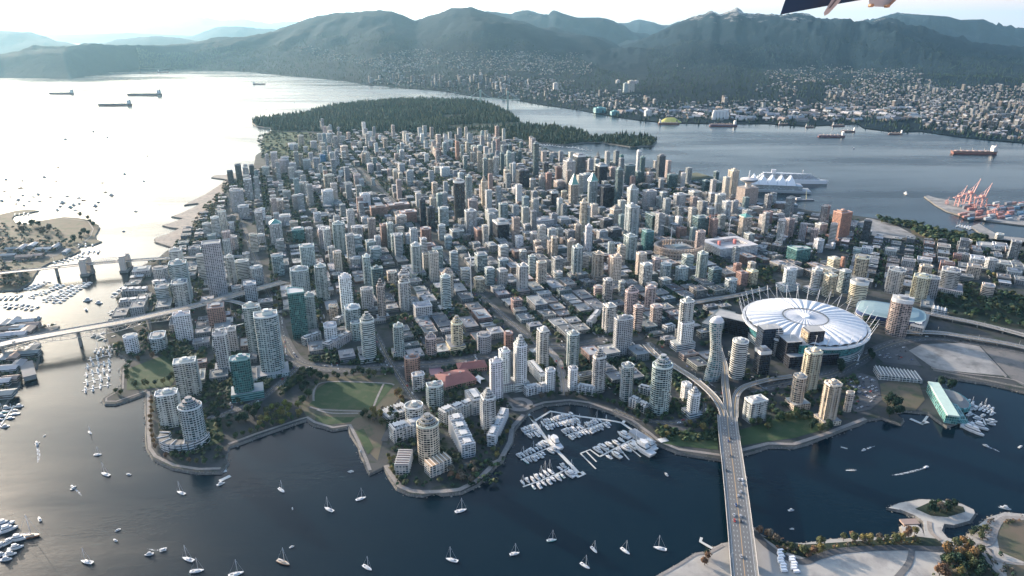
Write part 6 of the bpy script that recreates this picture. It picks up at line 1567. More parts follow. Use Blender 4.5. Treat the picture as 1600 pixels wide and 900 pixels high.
for _ in range(60000):
    if k > 15000: break
    x, y = random.uniform(x0, x1), random.uniform(y0, y1)
    if not inpoly(x, y, PW) or any(inpoly(x, y, q) for q in park_clear): continue
    k += 1; sc_ = toscreen(x, y, 4); con = random.random() < (.85 if sc_[1] < 200 else .55)
    nz = noise.noise(Vector((x/300, y/300, 0))); base = (.020,.045,.034) if nz > -.1 else (.030,.055,.036)
    mass(mb, x, y, 4, random.choice((4,5,6,7,8,9))*random.uniform(.8,1.2)*(1+.3*nz), base if random.random() < .8 else (.045,.062,.03), con=con, n=7)
o = mb.build("forest", M_LEAF); tag(o, "dense dark conifer forest covering the peninsula park", "forest", kind="stuff")

# ------------------------------------------------------------------ far shore: houses and trees on the slopes
random.seed(41)
random.seed(41)
def slope_pt(ti, px, s):
    grid, x0, x1, ncol, rows = TERR[ti]; f = (px-x0)/(x1-x0)*ncol; i = int(f); g = s*rows; j = int(g); a, b = f-i, g-j
    if not (0 <= i < ncol and 0 <= j < rows): return None
    P = [grid[i][j], grid[i+1][j], grid[i][j+1], grid[i+1][j+1]]
    return tuple((P[0][k]*(1-a)+P[1][k]*a)*(1-b)+(P[2][k]*(1-a)+P[3][k]*a)*b for k in range(3))
SUB = [([(455,75),(490,72),(560,88),(600,95),(560,100),(500,92)], 130), ([(560,100),(600,82),(670,76),(700,92),(660,112),(600,118)], 420), ([(690,82),(760,78),(850,80),(880,98),(820,112),(700,110)], 480), ([(800,88),(900,82),(940,92),(920,118),(830,118)], 300),
       ([(560,128),(640,118),(760,118),(900,125),(880,142),(740,142),(620,134)], 420), ([(760,120),(860,128),(900,160),(850,158),(760,145)], 260), ([(880,140),(1000,150),(1080,168),(1060,186),(960,176),(880,162)], 330), ([(1060,160),(1200,158),(1330,165),(1340,190),(1200,190),(1060,186)], 520),
       ([(1190,112),(1290,100),(1340,105),(1320,125),(1220,135)], 260), ([(1330,108),(1430,106),(1470,135),(1400,160),(1330,150)], 620), ([(1290,135),(1400,150),(1480,150),(1460,185),(1380,190),(1290,170)], 700), ([(1440,140),(1560,132),(1700,150),(1700,226),(1560,216),(1440,200)], 1500), ([(1180,130),(1250,135),(1240,165),(1180,160)], 60), ([(1050,100),(1080,104),(1070,110),(1052,108)], 4)]
HOUSES = []
for poly, n in SUB:
    k = tries = 0
    while k < n and tries < n*60:
        tries += 1
        px = random.uniform(min(p[0] for p in poly), max(p[0] for p in poly)); ti = 0 if px < 1010 else 1
        P = slope_pt(ti, px, random.random()*.75)
        if not P: continue
        sx, sy, dep = toscreen(*P)
        if inpoly(sx, sy, poly): k += 1; HOUSES.append((*P, sx, sy, dep, random.random()))
def house_mesh(mb, x, y, z, w_, d_, h, rz, t, tr): gable(mb, x, y, z, w_, d_, h, w_*.18, rz, t, tr)
HC = [((.60,.58,.55),'off-white'),((.48,.44,.40),'beige'),((.40,.40,.41),'grey'),((.66,.66,.66),'white'),((.35,.28,.25),'brown')]
HOUSES.sort(key=lambda h: h[5])
big = MB(); ZONEH = [(700,'west slope'),(900,'middle slope'),(1100,'far harbour'),(1300,'silo shore'),(1450,'upper town'),(1800,'east shore')]
HL = defaultdict(list)
for i, (x, y, z, sx, sy, dep, q) in enumerate(HOUSES):
    c, cw = random.choice(HC); c = jit(tuple(v*.4 for v in c), .25); far = sx > 1430 and sy > 160
    w_, d_ = random.uniform(11, 20), random.uniform(8, 13); h = random.uniform(6, 9)
    if far: w_, d_, h = random.uniform(12, 26), random.uniform(10, 17), random.choice([8, 10, 12, 16, 22, 30, 38] if sx > 1500 and 165 < sy < 205 else [7, 9, 12, 14])
    elif sy > 170 and q < .35: w_, d_, h = random.uniform(30, 70), random.uniform(18, 32), random.uniform(7, 11)
    elif 560 < sx < 800 and sy > 122 and q < .22: w_, d_, h = 22, 18, random.uniform(35, 60)
    elif q < .03 and sy > 130: w_, d_, h = 22, 18, random.uniform(30, 50)
    tr = jit(random.choice([(.30,.30,.31),(.28,.28,.28),(.16,.15,.15),(.2,.16,.14),(.36,.36,.36)]), .1)
    rz = random.choice([R(20), R(-30), R(60), R(110)]) + random.uniform(-.1, .1)
    if i < 280:
        m_ = MB(); house_mesh(m_, 0, 0, -3, w_, d_, h+3, rz, c, tr); o = m_.build("far_house" if h < 20 else "far_tower", [F['punch'], M_ROOF], loc=(x, y, z)); o["category"] = "house" if h < 20 else "tower"; o["group"] = "houses of the far shore"
        zn = next(zz for lim, zz in ZONEH if sx < lim); rowz = 'waterside' if sy > 185 else 'middle' if sy > 165 else 'upper'
        HL[(cw, zn, rowz, "house" if h < 20 else "tower")].append((sx, o))
    else: house_mesh(big, x, y, z-3, w_, d_, h+3, rz, c, tr)
for (cw, zn, rowz, kk), lst in HL.items():
    lst.sort(key=lambda q: q[0])
    for i, (sx, o) in enumerate(lst): o["label"] = f"{ordn(i+1)} {cw} {kk} from left in the {rowz} rows of the {zn}"
o = big.build("hillside_houses", [F['punch'], M_ROOF]); tag(o, "thousands of small pale houses spread over the far wooded slopes", "houses", kind="stuff")
mb = MB(); k = 0
while k < 17000:
    px = random.uniform(0, 1690); ti = 0 if px < 1010 else 1; s = random.random()*.62; P = slope_pt(ti, px, s)
    if not P: continue
    k += 1; mass(mb, P[0], P[1], P[2]-2, random.uniform(5,9), random.choice([(.016,.038,.030),(.024,.046,.034)]), con=True)
o = mb.build("slope_trees", M_LEAF); tag(o, "dark conifers growing between the houses of the far slopes", "trees", kind="stuff")

# ------------------------------------------------------------------ boats
random.seed(51)
def hullring(L_, W_, k=1.0):
    h, w2 = L_/2, W_/2*k
    return [(-h*.98, -w2*.82), (-h*.2, -w2), (h*.35, -w2*.86), (h*.75, -w2*.42), (h, 0), (h*.75, w2*.42), (h*.35, w2*.86), (-h*.2, w2), (-h*.98, w2*.82)]
def motor_boat(L_, hullc, cabc, big=False):
    o = empty("motor_boat", (0,0,0)); W_ = L_*.32; hr = hullring(L_, W_); low = scl(hr, .86)
    mb = MB(); mb.prism(low, -.3, L_*.10+.35, t=hullc, ring1=hr, tt=tuple(c*.92 for c in cabc)); part(mb, "hull", M_BOAT, o)
    d = L_*.10+.36; mb = MB(); cr = scl(hullring(L_*.55, W_*.72), 1, L_*.02, 0); mb.prism(cr, d, d+L_*.09+.5, t=cabc, ring1=scl(hullring(L_*.48, W_*.62), 1, L_*.0, 0)); part(mb, "cabin", M_BOAT, o)
    mb = MB(); mb.prism(scl(hullring(L_*.562, W_*.735), 1, L_*.02, 0), d+L_*.03+.15, d+L_*.06+.35, t=(.03,.05,.07), top=False); part(mb, "windows", M_GLASS, o)
    if big:
        mb = MB(); mb.prism(scl(hullring(L_*.32, W_*.55), 1, -L_*.03, 0), d+L_*.09+.52, d+L_*.15+1.2, t=cabc); part(mb, "flybridge", M_BOAT, o)
    return o
def sail_boat(L_, hullc, deckc, sails=False):
    o = empty("sailboat", (0,0,0)); W_ = L_*.29; hr = hullring(L_, W_)
    mb = MB(); mb.prism(scl(hr, .8), -.3, L_*.07+.4, t=hullc, ring1=hr, tt=deckc); part(mb, "hull", M_BOAT, o); d = L_*.07+.42
    mb = MB(); mb.prism(scl(hullring(L_*.38, W_*.55), 1, L_*.04, 0), d, d+.7, t=deckc); part(mb, "cabin", M_BOAT, o)
    mb = MB(); mb.prism(scl([(-L_*.16,-W_*.2),(L_*.02,-W_*.2),(L_*.02,W_*.2),(-L_*.16,W_*.2)], 1, -L_*.2, 0), d+.01, d+.09, t=(.12,.13,.15)); part(mb, "cockpit", M_BOAT, o)
    mb = MB(); mb.bar((L_*.1, 0, d), (L_*.1, 0, d+L_*1.15), .2, 5, .12, t=(.72,.72,.72)); part(mb, "mast", M_METAL, o)
    mb = MB(); mb.bar((L_*.09, 0, d+1.5), (-L_*.33, 0, d+1.4), .28, 5, .24, t=(.60,.60,.62)); part(mb, "boom", M_METAL, o)
    mb = MB(); mb.bar((L_*.48, 0, d), (L_*.1, 0, d+L_*1.12), .06, 3, .06, t=(.6,.6,.6)); mb.bar((-L_*.46, 0, d), (L_*.1, 0, d+L_*1.14), .06, 3, .06, t=(.6,.6,.6)); part(mb, "rigging", M_METAL, o)
    return o
MOT = [motor_boat(L_, h, c, b) for L_, h, c, b in ((8,(.62,.62,.61),(.58,.58,.57),False),(11,(.66,.66,.65),(.60,.60,.59),True),(14,(.64,.65,.65),(.62,.62,.61),True),(9,(.05,.10,.20),(.74,.74,.73),False),(12,(.72,.70,.66),(.66,.64,.6),False))]
MOTC = ['white open', 'white cabin', 'large white', 'navy-hulled', 'cream']
SAI = [sail_boat(L_, h, c) for L_, h, c in ((9,(.78,.78,.78),(.70,.69,.66)),(12,(.80,.80,.80),(.72,.71,.68)),(11,(.06,.10,.18),(.66,.65,.62)),(13,(.30,.14,.08),(.5,.4,.3)),(10,(.08,.34,.33),(.6,.62,.6)))]
SAIC = ['small white', 'white', 'navy-hulled', 'brown wooden', 'teal-hulled']
for k in (2, 11): pass
PROTOS_B = MOT + SAI; used_b = set(); BL = defaultdict(list)
def put(kind, i, x, y, rz, where, s=1.0, label=None):
    p = (MOT if kind == 'm' else SAI)[i]
    if p.name not in used_b: o = p; used_b.add(p.name)
    else: o = copy_tree(p)
    o.location = (x, y, 0); o.rotation_euler = (0, 0, rz); o.scale = (s, s, s); o["category"] = 'motor boat' if kind == 'm' else 'sailboat'
    o["group"] = "boats " + where
    if label: o["label"] = label
    else: BL[((MOTC if kind == 'm' else SAIC)[i] + (' motor boat' if kind == 'm' else ' sailboat'), where)].append((toscreen(x, y, 0)[0], o))
    return o
def dock(px, wd, name="dock", label=None, z=.7, h=.5, t=(.50,.50,.47)):
    pts = [G(x, y, 0) for x, y in px]; mb = MB(); Lr = mb.strip(pts, wd, z, t=t); mb2 = MB()
    n = len(pts); A, B = Lr; ring = [(p[0], p[1]) for p in A] + [(p[0], p[1]) for p in reversed(B)]
    mb = MB(); mb.prism(ccw(ring), z-h, z, t=t); o = mb.build(name, M_PLAIN); tag(o, label, "dock"); return pts
FARB = MB()
def far_boat(x, y, rz, L_, sail):
    c, q = math.cos(rz), math.sin(rz); tr_ = lambda ring: [(x+c*a-q*b, y+q*a+c*b) for a, b in ring]; hr = hullring(L_, L_*.3); t = jit(random.choice([(.74,.74,.73),(.78,.78,.77),(.62,.61,.58),(.10,.14,.2)]), .08)
    FARB.prism(tr_(scl(hr, .86)), -.3, L_*.1+.3, t=t, ring1=tr_(hr), tt=(.6,.59,.56))
    if sail: FARB.bar((x, y, 1), (x, y, L_*1.1), .16, 3, t=(.7,.7,.7))
    FARB.prism(tr_(scl(hullring(L_*.5, L_*.2), 1)), L_*.1+.35, L_*.18+.8, t=(.70,.70,.69))
def berths(px, n, where, sides=(1, -1), sailp=.3, sz=(.85,1.2), L_=11, gap=1.5, mixl=(0,1,1,4,3)):
    P = [G(x, y, 0) for x, y in px]; Ls = [math.hypot(b[0]-a[0], b[1]-a[1]) for a, b in zip(P, P[1:])]; tot = sum(Ls); m_ = math.ceil(n/len(sides))
    for sd_ in sides:
        for k in range(m_):
            if random.random() < .07: continue
            d = tot*(k+.5)/m_; i = 0
            while i < len(Ls)-1 and d > Ls[i]: d -= Ls[i]; i += 1
            t = d/Ls[i]; a, b = P[i], P[i+1]; an = math.atan2(b[1]-a[1], b[0]-a[0]); nx, ny = -math.sin(an)*sd_, math.cos(an)*sd_
            s = random.uniform(*sz); kd = 's' if random.random() < sailp else 'm'; idx = random.choice((0,0,1,1,2,4)) if kd == 's' else random.choice(mixl)
            Lb = (9,12,11,13,10)[idx] if kd == 's' else (8,11,14,9,12)[idx]
            off_ = gap + Lb*s/2
            if px[0][1] < 500:
                far_boat(a[0]+(b[0]-a[0])*t+nx*off_, a[1]+(b[1]-a[1])*t+ny*off_, an+sd_*math.pi/2+random.uniform(-.05,.05), Lb*s, kd == 's'); continue
            put(kd, idx, a[0]+(b[0]-a[0])*t+nx*off_, a[1]+(b[1]-a[1])*t+ny*off_, an+sd_*math.pi/2+(math.pi if random.random() < .5 else 0)+random.uniform(-.05,.05), where, s)
QM = "in the docked bay marina"
dock([(828,650),(853,686),(907,743)], 4.5, label="main spine pontoon running down the middle of the bay marina"); dock([(834,659),(860,643),(905,651),(956,658),(971,661),(992,675)], 3.5, label="outer angled pontoon closing the top of the bay marina")
dock([(820,641),(834,657)], 4, label="gangway from the round plaza to the bay marina"); dock([(981,652),(973,661)], 4, label="gangway from the seawall to the bay marina", t=(.6,.6,.58))
dock([(900,745),(913,739)], 7, label="square platform at the end of the main marina spine")
for px, n, wh in (([(848,666),(900,653)], 20, "on the upper left row of the bay marina"), ([(884,681),(949,659)], 26, "on the long upper row of the bay marina"), ([(820,679),(841,672)], 8, "on the short stub of the bay marina"), ([(814,719),(862,698)], 18, "on the middle row of the bay marina"), ([(817,761),(843,752),(875,739),(889,731)], 20, "on the lowest row of the bay marina")):
    dock(px, 2, label="thin finger pontoon " + wh); berths(px, n, wh, sailp=.3, L_=11, sz=(1.0,1.35), mixl=(1,1,2,4,3,1))
dock([(937,714),(992,685)], 2.5, label="finger pontoon reaching the ferry shed in the bay marina"); berths([(940,713),(990,686)], 12, "on the ferry shed row of the bay marina", sailp=.25, sz=(1.2,1.7), mixl=(1,2,2,4))
dock([(907,709),(922,703),(937,714)], 2, label="bent end pontoon with empty berths in the bay marina")
for i, p in enumerate(([(907,709),(931,733)], [(916,706),(932,722)], [(936,697),(949,707)], [(978,695),(1001,714)], [(966,699),(983,719)])): dock(p, 1.6, label=ordn(i+1) + " bare finger pontoon from the left on the ferry shed side")
put('m', 2, *G(866,694,0), R(115), QM, 2.6, "largest white yacht moored beside the middle of the marina spine")
put('m', 2, *G(1003,703,0), R(125), QM, 3.0, "big white excursion yacht moored against the grey-roofed ferry shed")
put('m', 2, *G(1013,697,0), R(122), QM, 2.2, "second excursion boat tucked on the far side of the ferry shed")
x, y = G(1003,687,0); o = empty("ferry_shed", (x, y, 0), R(-55), "floating ferry shed with a long flat grey roof at the end of the marina", "shed")
mb = MB(); mb.box(0, 0, -.5, 44, 15, 1.4, 0, t=(.45,.45,.43)); part(mb, "float", M_PLAIN, o); mb = MB(); mb.box(0, 0, .92, 38, 10, 4, 0, t=(.4,.42,.43)); part(mb, "wall", M_PLAIN, o); mb = MB(); mb.box(0, 0, 4.95, 40, 12, .6, 0, t=(.26,.28,.30)); part(mb, "roof", M_PLAIN, o)
x, y = G(1036,691,0); mb = MB(); mb.box(0, 0, -1, 12, 9, 5, R(20), t=(.62,.62,.6)); o = mb.build("pump_house", M_PLAIN, loc=(x, y, 0)); tag(o, "small white boxy pavilion on the shore at the end of the seawall", "pavilion")
for i, (px, n) in enumerate((([(137,563),(176,554)], 8), ([(133,575),(175,566)], 9), ([(131,587),(175,577)], 9), ([(130,599),(174,588)], 8), ([(128,611),(174,601)], 7))):
    wh = f"on the {ordn(i+1)} row of the inlet park marina"; dock(px, 1.8, label=ordn(i+1) + " pontoon from the top of the inlet park marina"); berths(px, n, wh, sailp=.2, sz=(.85,1.15), mixl=(0,1,1,3))
for px, n, wh, lb in (([(146,549),(186,544)], 12, "below the white round-ended block", "pontoon below the white round-ended block"), ([(152,522),(172,532)], 8, "under the high truss bridge", "pontoon under the high truss bridge"), ([(168,489),(208,493)], 14, "below the terraced inlet blocks", "pontoon below the terraced inlet blocks"),
    ([(176,466),(208,444)], 10, "by the stone portal bridge end", "pontoon by the stone portal bridge end"), ([(42,454),(76,440)], 14, "on the first row of the crowded west marina", "first pontoon of the crowded west marina"), ([(46,467),(98,445)], 18, "on the second row of the crowded west marina", "second pontoon of the crowded west marina"),
    ([(66,473),(120,446)], 20, "on the third row of the crowded west marina", "third pontoon of the crowded west marina"), ([(86,475),(138,441)], 20, "on the outer row of the crowded west marina", "outer pontoon of the crowded west marina"), ([(0,477),(58,483)], 14, "on the low row near the picture's left edge", "pontoon near the picture's left edge"),
    ([(0,466),(34,465)], 8, "on the inner row near the picture's left edge", "inner pontoon near the picture's left edge"), ([(84,413),(130,400)], 12, "behind the portal bridge", "pontoon behind the portal bridge"), ([(126,396),(158,393)], 8, "at the western headland marina", "pontoon at the western headland marina"), ([(118,386),(150,382)], 6, "at the headland's upper marina", "upper pontoon of the headland marina"),
    ([(-4,508),(60,501)], 14, "at the flat market island", "pontoon at the flat market island"), ([(62,512),(88,506)], 6, "at the tip of the flat market island", "pontoon at the tip of the flat market island"), ([(-4,672),(22,634)], 12, "in the lower left inlet row", "pontoon on the lower left inlet"),
    ([(20,337),(48,334)], 8, "in the small headland lagoon", "pontoon in the small headland lagoon"), ([(1508,628),(1556,646)], 16, "on the outer row of the east bay", "outer pontoon of the east bay"), ([(1506,640),(1536,655),(1540,664)], 10, "on the inner row of the east bay", "inner pontoon of the east bay"), ([(1500,668),(1522,664)], 6, "beside the glass hall", "pontoon beside the glass hall"),
    ([(1495,353),(1520,358)], 12, "by the port jetty", "pontoon by the port jetty"), ([(838,226),(905,232)], 30, "in the harbour marina by the park", "long pontoon of the harbour marina by the park"), ([(780,219),(845,226)], 26, "in the inner harbour marina by the park", "inner pontoon of the harbour marina by the park"), ([(900,233),(925,236)], 10, "at the harbour marina's far end", "pontoon at the harbour marina's far end")):
    dock(px, 2, label=lb); berths(px, n, wh, sailp=.3 if px[0][1] > 500 else .25, sz=(.95,1.3) if px[0][1] > 400 else (1.1, 1.6))
o = FARB.build("marina_boats", M_BOAT); tag(o, "packed small white boats filling the distant marinas", "boats", kind="stuff")
for p in ((1530,668),(1524,676),(1514,672)): put('m', 2, *G(*p, 0), R(-60+random.uniform(-8,8)), "beside the glass hall quay", 1.7)
for p, s, r_ in (((5,822),1.7,30),((12,829),1.5,35),((29,843),1.4,10),((14,848),1.3,60),((25,857),1.4,25),((16,867),1.2,15),((10,875),1.1,10),((3,853),1.2,60),((2,868),1.0,40)): put('m', random.choice((1,2,4)), *G(*p,0), R(r_), "rafted at the lower left corner", s)
put('s', 3, *G(46,839,0), R(10), "x", 1.8, "large brown wooden sailing ship rafted at the lower left corner")
SAILS = [(136,879),(294,875),(308,893),(369,898),(141,677),(153,711),(165,742),(283,771),(440,767),(514,797),(564,780),(574,888),(706,876),(720,799),(804,866),(928,860),(977,862),(914,885),(1031,858)]
for k, p in enumerate(SAILS): put('s', random.choice((0,1,1)), *G(*p,0), R(random.choice((-35,-50,20,160,150))+random.uniform(-12,12)), "at anchor on the open inlet", random.uniform(1.0,1.3))
put('s', 4, *G(862,845,0), R(10), "x", 1.15, "teal-hulled sailboat anchored between the lawn point and the wide bridge"); put('s', 3, *G(443,880,0), R(-25), "x", 1.3, "brown wooden sailboat anchored in the lower left water")
for p in ((201,742),(457,795),(70,681),(58,693),(115,763),(184,829),(180,845),(233,867),(255,860),(1041,742),(1237,827),(1236,798),(546,738),(549,737),(456,855),(1594,699),(62,812)): put('m', random.choice((0,0,1,4)), *G(*p,0), R(random.uniform(0,360)), "adrift on the open inlet", random.uniform(.6,1.0))
def wake(p0, p1, w_, label):
    a, b = G(*p0, 0), G(*p1, 0); mb = MB(); n = 14; L1 = []; R1 = []; an = math.atan2(b[1]-a[1], b[0]-a[0]); nx, ny = -math.sin(an), math.cos(an)
    pts = [(a[0]+(b[0]-a[0])*k/n+nx*math.sin(k*.25)*w_*.3*k/n, a[1]+(b[1]-a[1])*k/n+ny*math.sin(k*.25)*w_*.3*k/n) for k in range(n+1)]
    mb.strip(pts, [w_*.6*(.25+.75*math.sin(math.pi*min(1,(k+.5)/n*.9))) for k in range(n+1)], .06, t=(.62,.66,.68)); o = mb.build("wake", M_FOAM); tag(o, label, "wake", kind="stuff")
def foam():
    m, n, b = newmat("foam"); b.inputs["Base Color"].default_value = (.7,.74,.76,1); b.inputs["Roughness"].default_value = .9
    f = ramp(n, noise_(n, geo_pos(n), .28, 5, .7), [(.42, (0,)*3), (.62, (.75,)*3)]); L(n, f, b.inputs["Alpha"]); return m
M_FOAM = foam()
for i, (p, q, w_, k, lb) in enumerate((((1447,731),(1395,743),5,3,"green-and-white motor boat speeding ahead of a long white wake"),((1349,704),(1366,697),4,0,"small white motor boat turning near the wide bridge park"),((1540,697),(1562,706),4,0,"small white motor boat leaving the east bay"),((1571,795),(1560,792),4,1,"white motor boat near the rocky islet channel"),((58,694),(60,722),6,1,"white motor boat trailing foam in the pale left inlet"),((113,761),(128,775),3,0,"small boat with a short wake in the grey left inlet"),((255,860),(230,858),3,0,"small boat crossing behind the anchored sailboats at lower left"))):
    an = math.atan2(G(*p,0)[1]-G(*q,0)[1], G(*p,0)[0]-G(*q,0)[0]); put('m', k, *G(*p,0), an, "x", 1.0, lb); wake(p, q, w_, "white foam trail behind a moving boat")
# rowing shells
for i, (p, r_) in enumerate((((1330,735),3),((1319,700),-30),((1204+112/1,826),0))[:2]):
    o = empty("rowing_shell", (*G(*p,0), 0), R(r_), ["long thin pale rowing shell out on the dark water", "short pale rowing shell near the far seawall"][i], "rowing boat"); mb = MB(); mb.prism(hullring(14 if i == 0 else 8, 1.1), -.1, .5, t=(.7,.7,.68)); part(mb, "hull", M_BOAT, o)
    for k in range(4):
        mb = MB(); mb.bar((-4+k*2.4, -2.6, .7), (-4+k*2.4, 2.6, .7), .08, 3, t=(.6,.6,.55)); part(mb, "oar", M_BOAT, o)
BAY = [(363,145),(454,136),(277,208),(352,232),(38,223),(139,230),(130,276),(27,295),(64,330),(142,323),(210,330),(240,316),(316,334),(421,327),(115,350),(184,358),(248,357),(12,356),(102,375),(150,385),(392,368),(377,392),(461,382),(495,337),(523,352),(495,374),(442,396),(472,413),(597,388),(615,365),(602,416),(360,413),(659,302),(698,321),(779,188),(900,233),(922,75),(850,422),(773,547),(641,243)]
for p in BAY: put(random.choice('ssm'), random.choice((2,3)) if random.random() < .6 else 1, *G(p[0]/4, 225+p[1]/4, 0), R(random.uniform(-20,20)), "anchored in the bright bay", random.uniform(1.0,1.5))
for p in ((137,470),(154,474),(61,498),(135,485),(323,187),(146,206),(102,218),(168,215),(460,161),(1415,303),(1334,232)): put('m', random.choice((1,3)), *G(*p,0), R(random.uniform(0,360)), "moving alone on the wide water", random.uniform(1.2,1.8))
for (c, where), lst in BL.items():
    lst.sort(key=lambda q: q[0])
    for i, (sx, o) in enumerate(lst): o["label"] = f"{c} {where}" if len(lst) == 1 else f"{ordn(i+1)} {c} from left {where}"
print("boats", sum(len(v) for v in BL.values()))
# sheds and houses on the western shores
random.seed(77)
SHEDS = [(20,392),(35,390),(52,386),(70,392),(88,388),(15,402),(40,404),(60,402),(8,510),(22,507),(38,506),(12,518),(30,516),(48,512),(10,528),(26,526),(44,520),(8,545+18),(25,560),(42,556),(12,580),(30,574),(6,600),(18,596),(4,620),(52,548)]
sh = []
for k, p in enumerate(SHEDS):
    x, y = G(*p); c = random.choice([((.45,.45,.45),'grey'),((.58,.58,.57),'white'),((.30,.32,.33),'dark'),((.40,.30,.25),'brown')]); sx_, sy_ = random.uniform(22,42), random.uniform(14,20)
    o = empty("shed", (x, y, 3.2), R(12)+random.choice((0, math.pi/2))); o["category"] = "shed"; o["group"] = "sheds of the west shores"
    mb = MB(); mb.box(0,0,0,sx_,sy_,7,0,t=c[0],g=(.06,.07,.08),m=0,top=False,bot=False); part(mb, "wall", [F['strip']], o)
    mb = MB(); tr_ = jit(tuple(v*.8 for v in c[0]), .2)
    mb.face([(-sx_/2-1,-sy_/2-1,7.02),(sx_/2+1,-sy_/2-1,7.02),(sx_/2+1,0,10),(-sx_/2-1,0,10)],t=tr_); mb.face([(-sx_/2-1,0,10),(sx_/2+1,0,10),(sx_/2+1,sy_/2+1,7.02),(-sx_/2-1,sy_/2+1,7.02)],t=tr_)
    mb.face([(-sx_/2-1,-sy_/2-1,7.02),(-sx_/2-1,0,10),(-sx_/2-1,sy_/2+1,7.02)],t=tr_); mb.face([(sx_/2+1,-sy_/2-1,7.02),(sx_/2+1,sy_/2+1,7.02),(sx_/2+1,0,10)],t=tr_); part(mb, "roof", M_ROOF, o)
    sh.append((c[1], 'on the western headland' if p[1] < 430 else 'on the flat market island' if p[1] < 535 else 'under the truss bridge end', p[0], o))
for cw in set(q[0] for q in sh):
    for wh in set(q[1] for q in sh):
        l_ = sorted([q for q in sh if q[0] == cw and q[1] == wh], key=lambda q: q[2])
        for i, q in enumerate(l_): q[3]["label"] = f"{ordn(i+1)} {cw} pitched-roof shed from left {wh}" if len(l_) > 1 else f"{cw} pitched-roof shed {wh}"
mb = MB()
scatter(mb, [(0,500),(60,500),(88,510),(0,540)], 60, [B_, D], (2.5,4.5)); scatter(mb, [(0,553),(60,542),(56,570),(0,630)], 70, [D, B_], (2.5,4.5)); scatter(mb, [(0,380),(120,375),(110,395),(0,420)], 90, [B_, D], (3,6))
o = mb.build("west_shore_trees", M_LEAF); tag(o, "unnumbered bare and dark trees between the sheds of the west shores", "trees", kind="stuff")
# boulders along the shores
mb = MB()
def rock(x, y, z, r):
    b = len(mb.v); k = random.uniform(.6, 1.25); t = tuple(v*k for v in (.20,.185,.165)); a0 = random.uniform(0, 6)
    mb.v.extend([(x+r*random.uniform(.7,1.2)*math.cos(a0+6.283*i/5), y+r*random.uniform(.7,1.2)*math.sin(a0+6.283*i/5), z-.6) for i in range(5)]); mb.v.append((x+random.uniform(-.3,.3)*r, y+random.uniform(-.3,.3)*r, z+r*random.uniform(.4,.8)))
    for i in range(5): mb.f.append((b+i, b+(i+1)%5, b+5)); mb.uv.extend([(0,0)]*3); mb.t.append(t); mb.g.append((.1,)*3); mb.m.append(0); mb.sm.append(False)
for nm_ in ("ground", "south_ground", "west_ground", "south_west_ground"):
    ring = LANDS[nm_]
    for i in range(len(ring)):
        a, b = ring[i], ring[(i+1) % len(ring)]; l = math.hypot(b[0]-a[0], b[1]-a[1])
        sx1, sy1, d1 = toscreen(a[0], a[1], 3)
        if not (-50 < sx1 < 1650 and 300 < sy1 < 950): continue
        nx, ny = (b[1]-a[1])/(l or 1), -(b[0]-a[0])/(l or 1)
        for k in range(int(l/(2.2 if nm_ == "south_ground" else 3.5))):
            t = random.random(); o_ = random.uniform(-2.5, 4.5); rock(a[0]+(b[0]-a[0])*t+nx*o_, a[1]+(b[1]-a[1])*t+ny*o_, max(.1, 2.6-max(0,o_)*.7), random.uniform(.5,1.7))
o = mb.build("shore_boulders", M_ROOF); tag(o, "countless grey-brown boulders along the waterline", "rocks", kind="stuff")
# ships -------------------------------------------------------------------
def ship(px, py, wpx, hullc, label, house=1, rz=0, kind='bulk'):
    x, y = G(px, py, 0); dep = y*CP+H*SP; L_ = wpx*dep/FPX/max(.3, abs(math.cos(rz))); W_ = L_*.15; o = empty("cargo_ship", (x, y, 0), rz, label, "ship"); o["group"] = "ships on the water"
    hr = hullring(L_, W_*1.15); fb = L_*.045+3
    mb = MB(); mb.prism(scl(hr, .97), -2, fb*.35, t=(.22,.07,.06), top=False); part(mb, "bottom_paint", M_METAL, o)
    mb = MB(); mb.prism(scl(hr, .98), fb*.34, fb, t=hullc, ring1=hr, tt=(.26,.17,.14)); part(mb, "hull", M_METAL, o)
    hx = -L_*.40*house; hh = L_*.06+8
    mb = MB(); mb.box(hx, 0, fb+.02, L_*.07, W_*.85, hh, 0, t=(.66,.65,.62)); mb.box(hx, 0, fb+hh+.04, L_*.04, W_*1.0, 3, 0, t=(.7,.7,.68)); part(mb, "bridge_house", M_METAL, o)
    mb = MB(); mb.box(hx-L_*.04*house, 0, fb+hh*.5, L_*.02, W_*.2, hh*.9, 0, t=(.25,.2,.2)); part(mb, "funnel", M_METAL, o)
    for k in range(6):
        xx = (-.27+.13*k)*L_*house; mb = MB(); mb.box(xx, 0, fb+.02, L_*.085, W_*.6, 2.2, 0, t=(.36,.25,.21)); part(mb, "hatch", M_METAL, o)
    for k in range(3):
        xx = (-.2+.26*k)*L_*house; mb = MB(); mb.bar((xx, 0, fb), (xx, 0, fb+L_*.05+5), .9, 5, .5, t=(.6,.58,.5)); mb.bar((xx, 0, fb+L_*.04+4), (xx+L_*.08, 0, fb+6), .5, 4, t=(.6,.58,.5)); part(mb, "deck_crane", M_METAL, o)
ship(97,147,39,(.10,.10,.11),"dark freighter at anchor at the far left of the bright bay", -1); ship(181,165,52,(.09,.09,.10),"long dark freighter lower in the bright bay, its bridge at one end", -1, R(3)); ship(227,149,54,(.09,.09,.10),"longest dark freighter of the bright bay with a tall bridge house", -1, R(2))
ship(255,113,18,(.16,.14,.14),"small faint freighter under the far headland"); ship(93,108,24,(.3,.29,.28),"faint pale freighter close to the far left shore"); ship(405,132,20,(.13,.12,.12),"small dark freighter alone in the strait before the mountains")
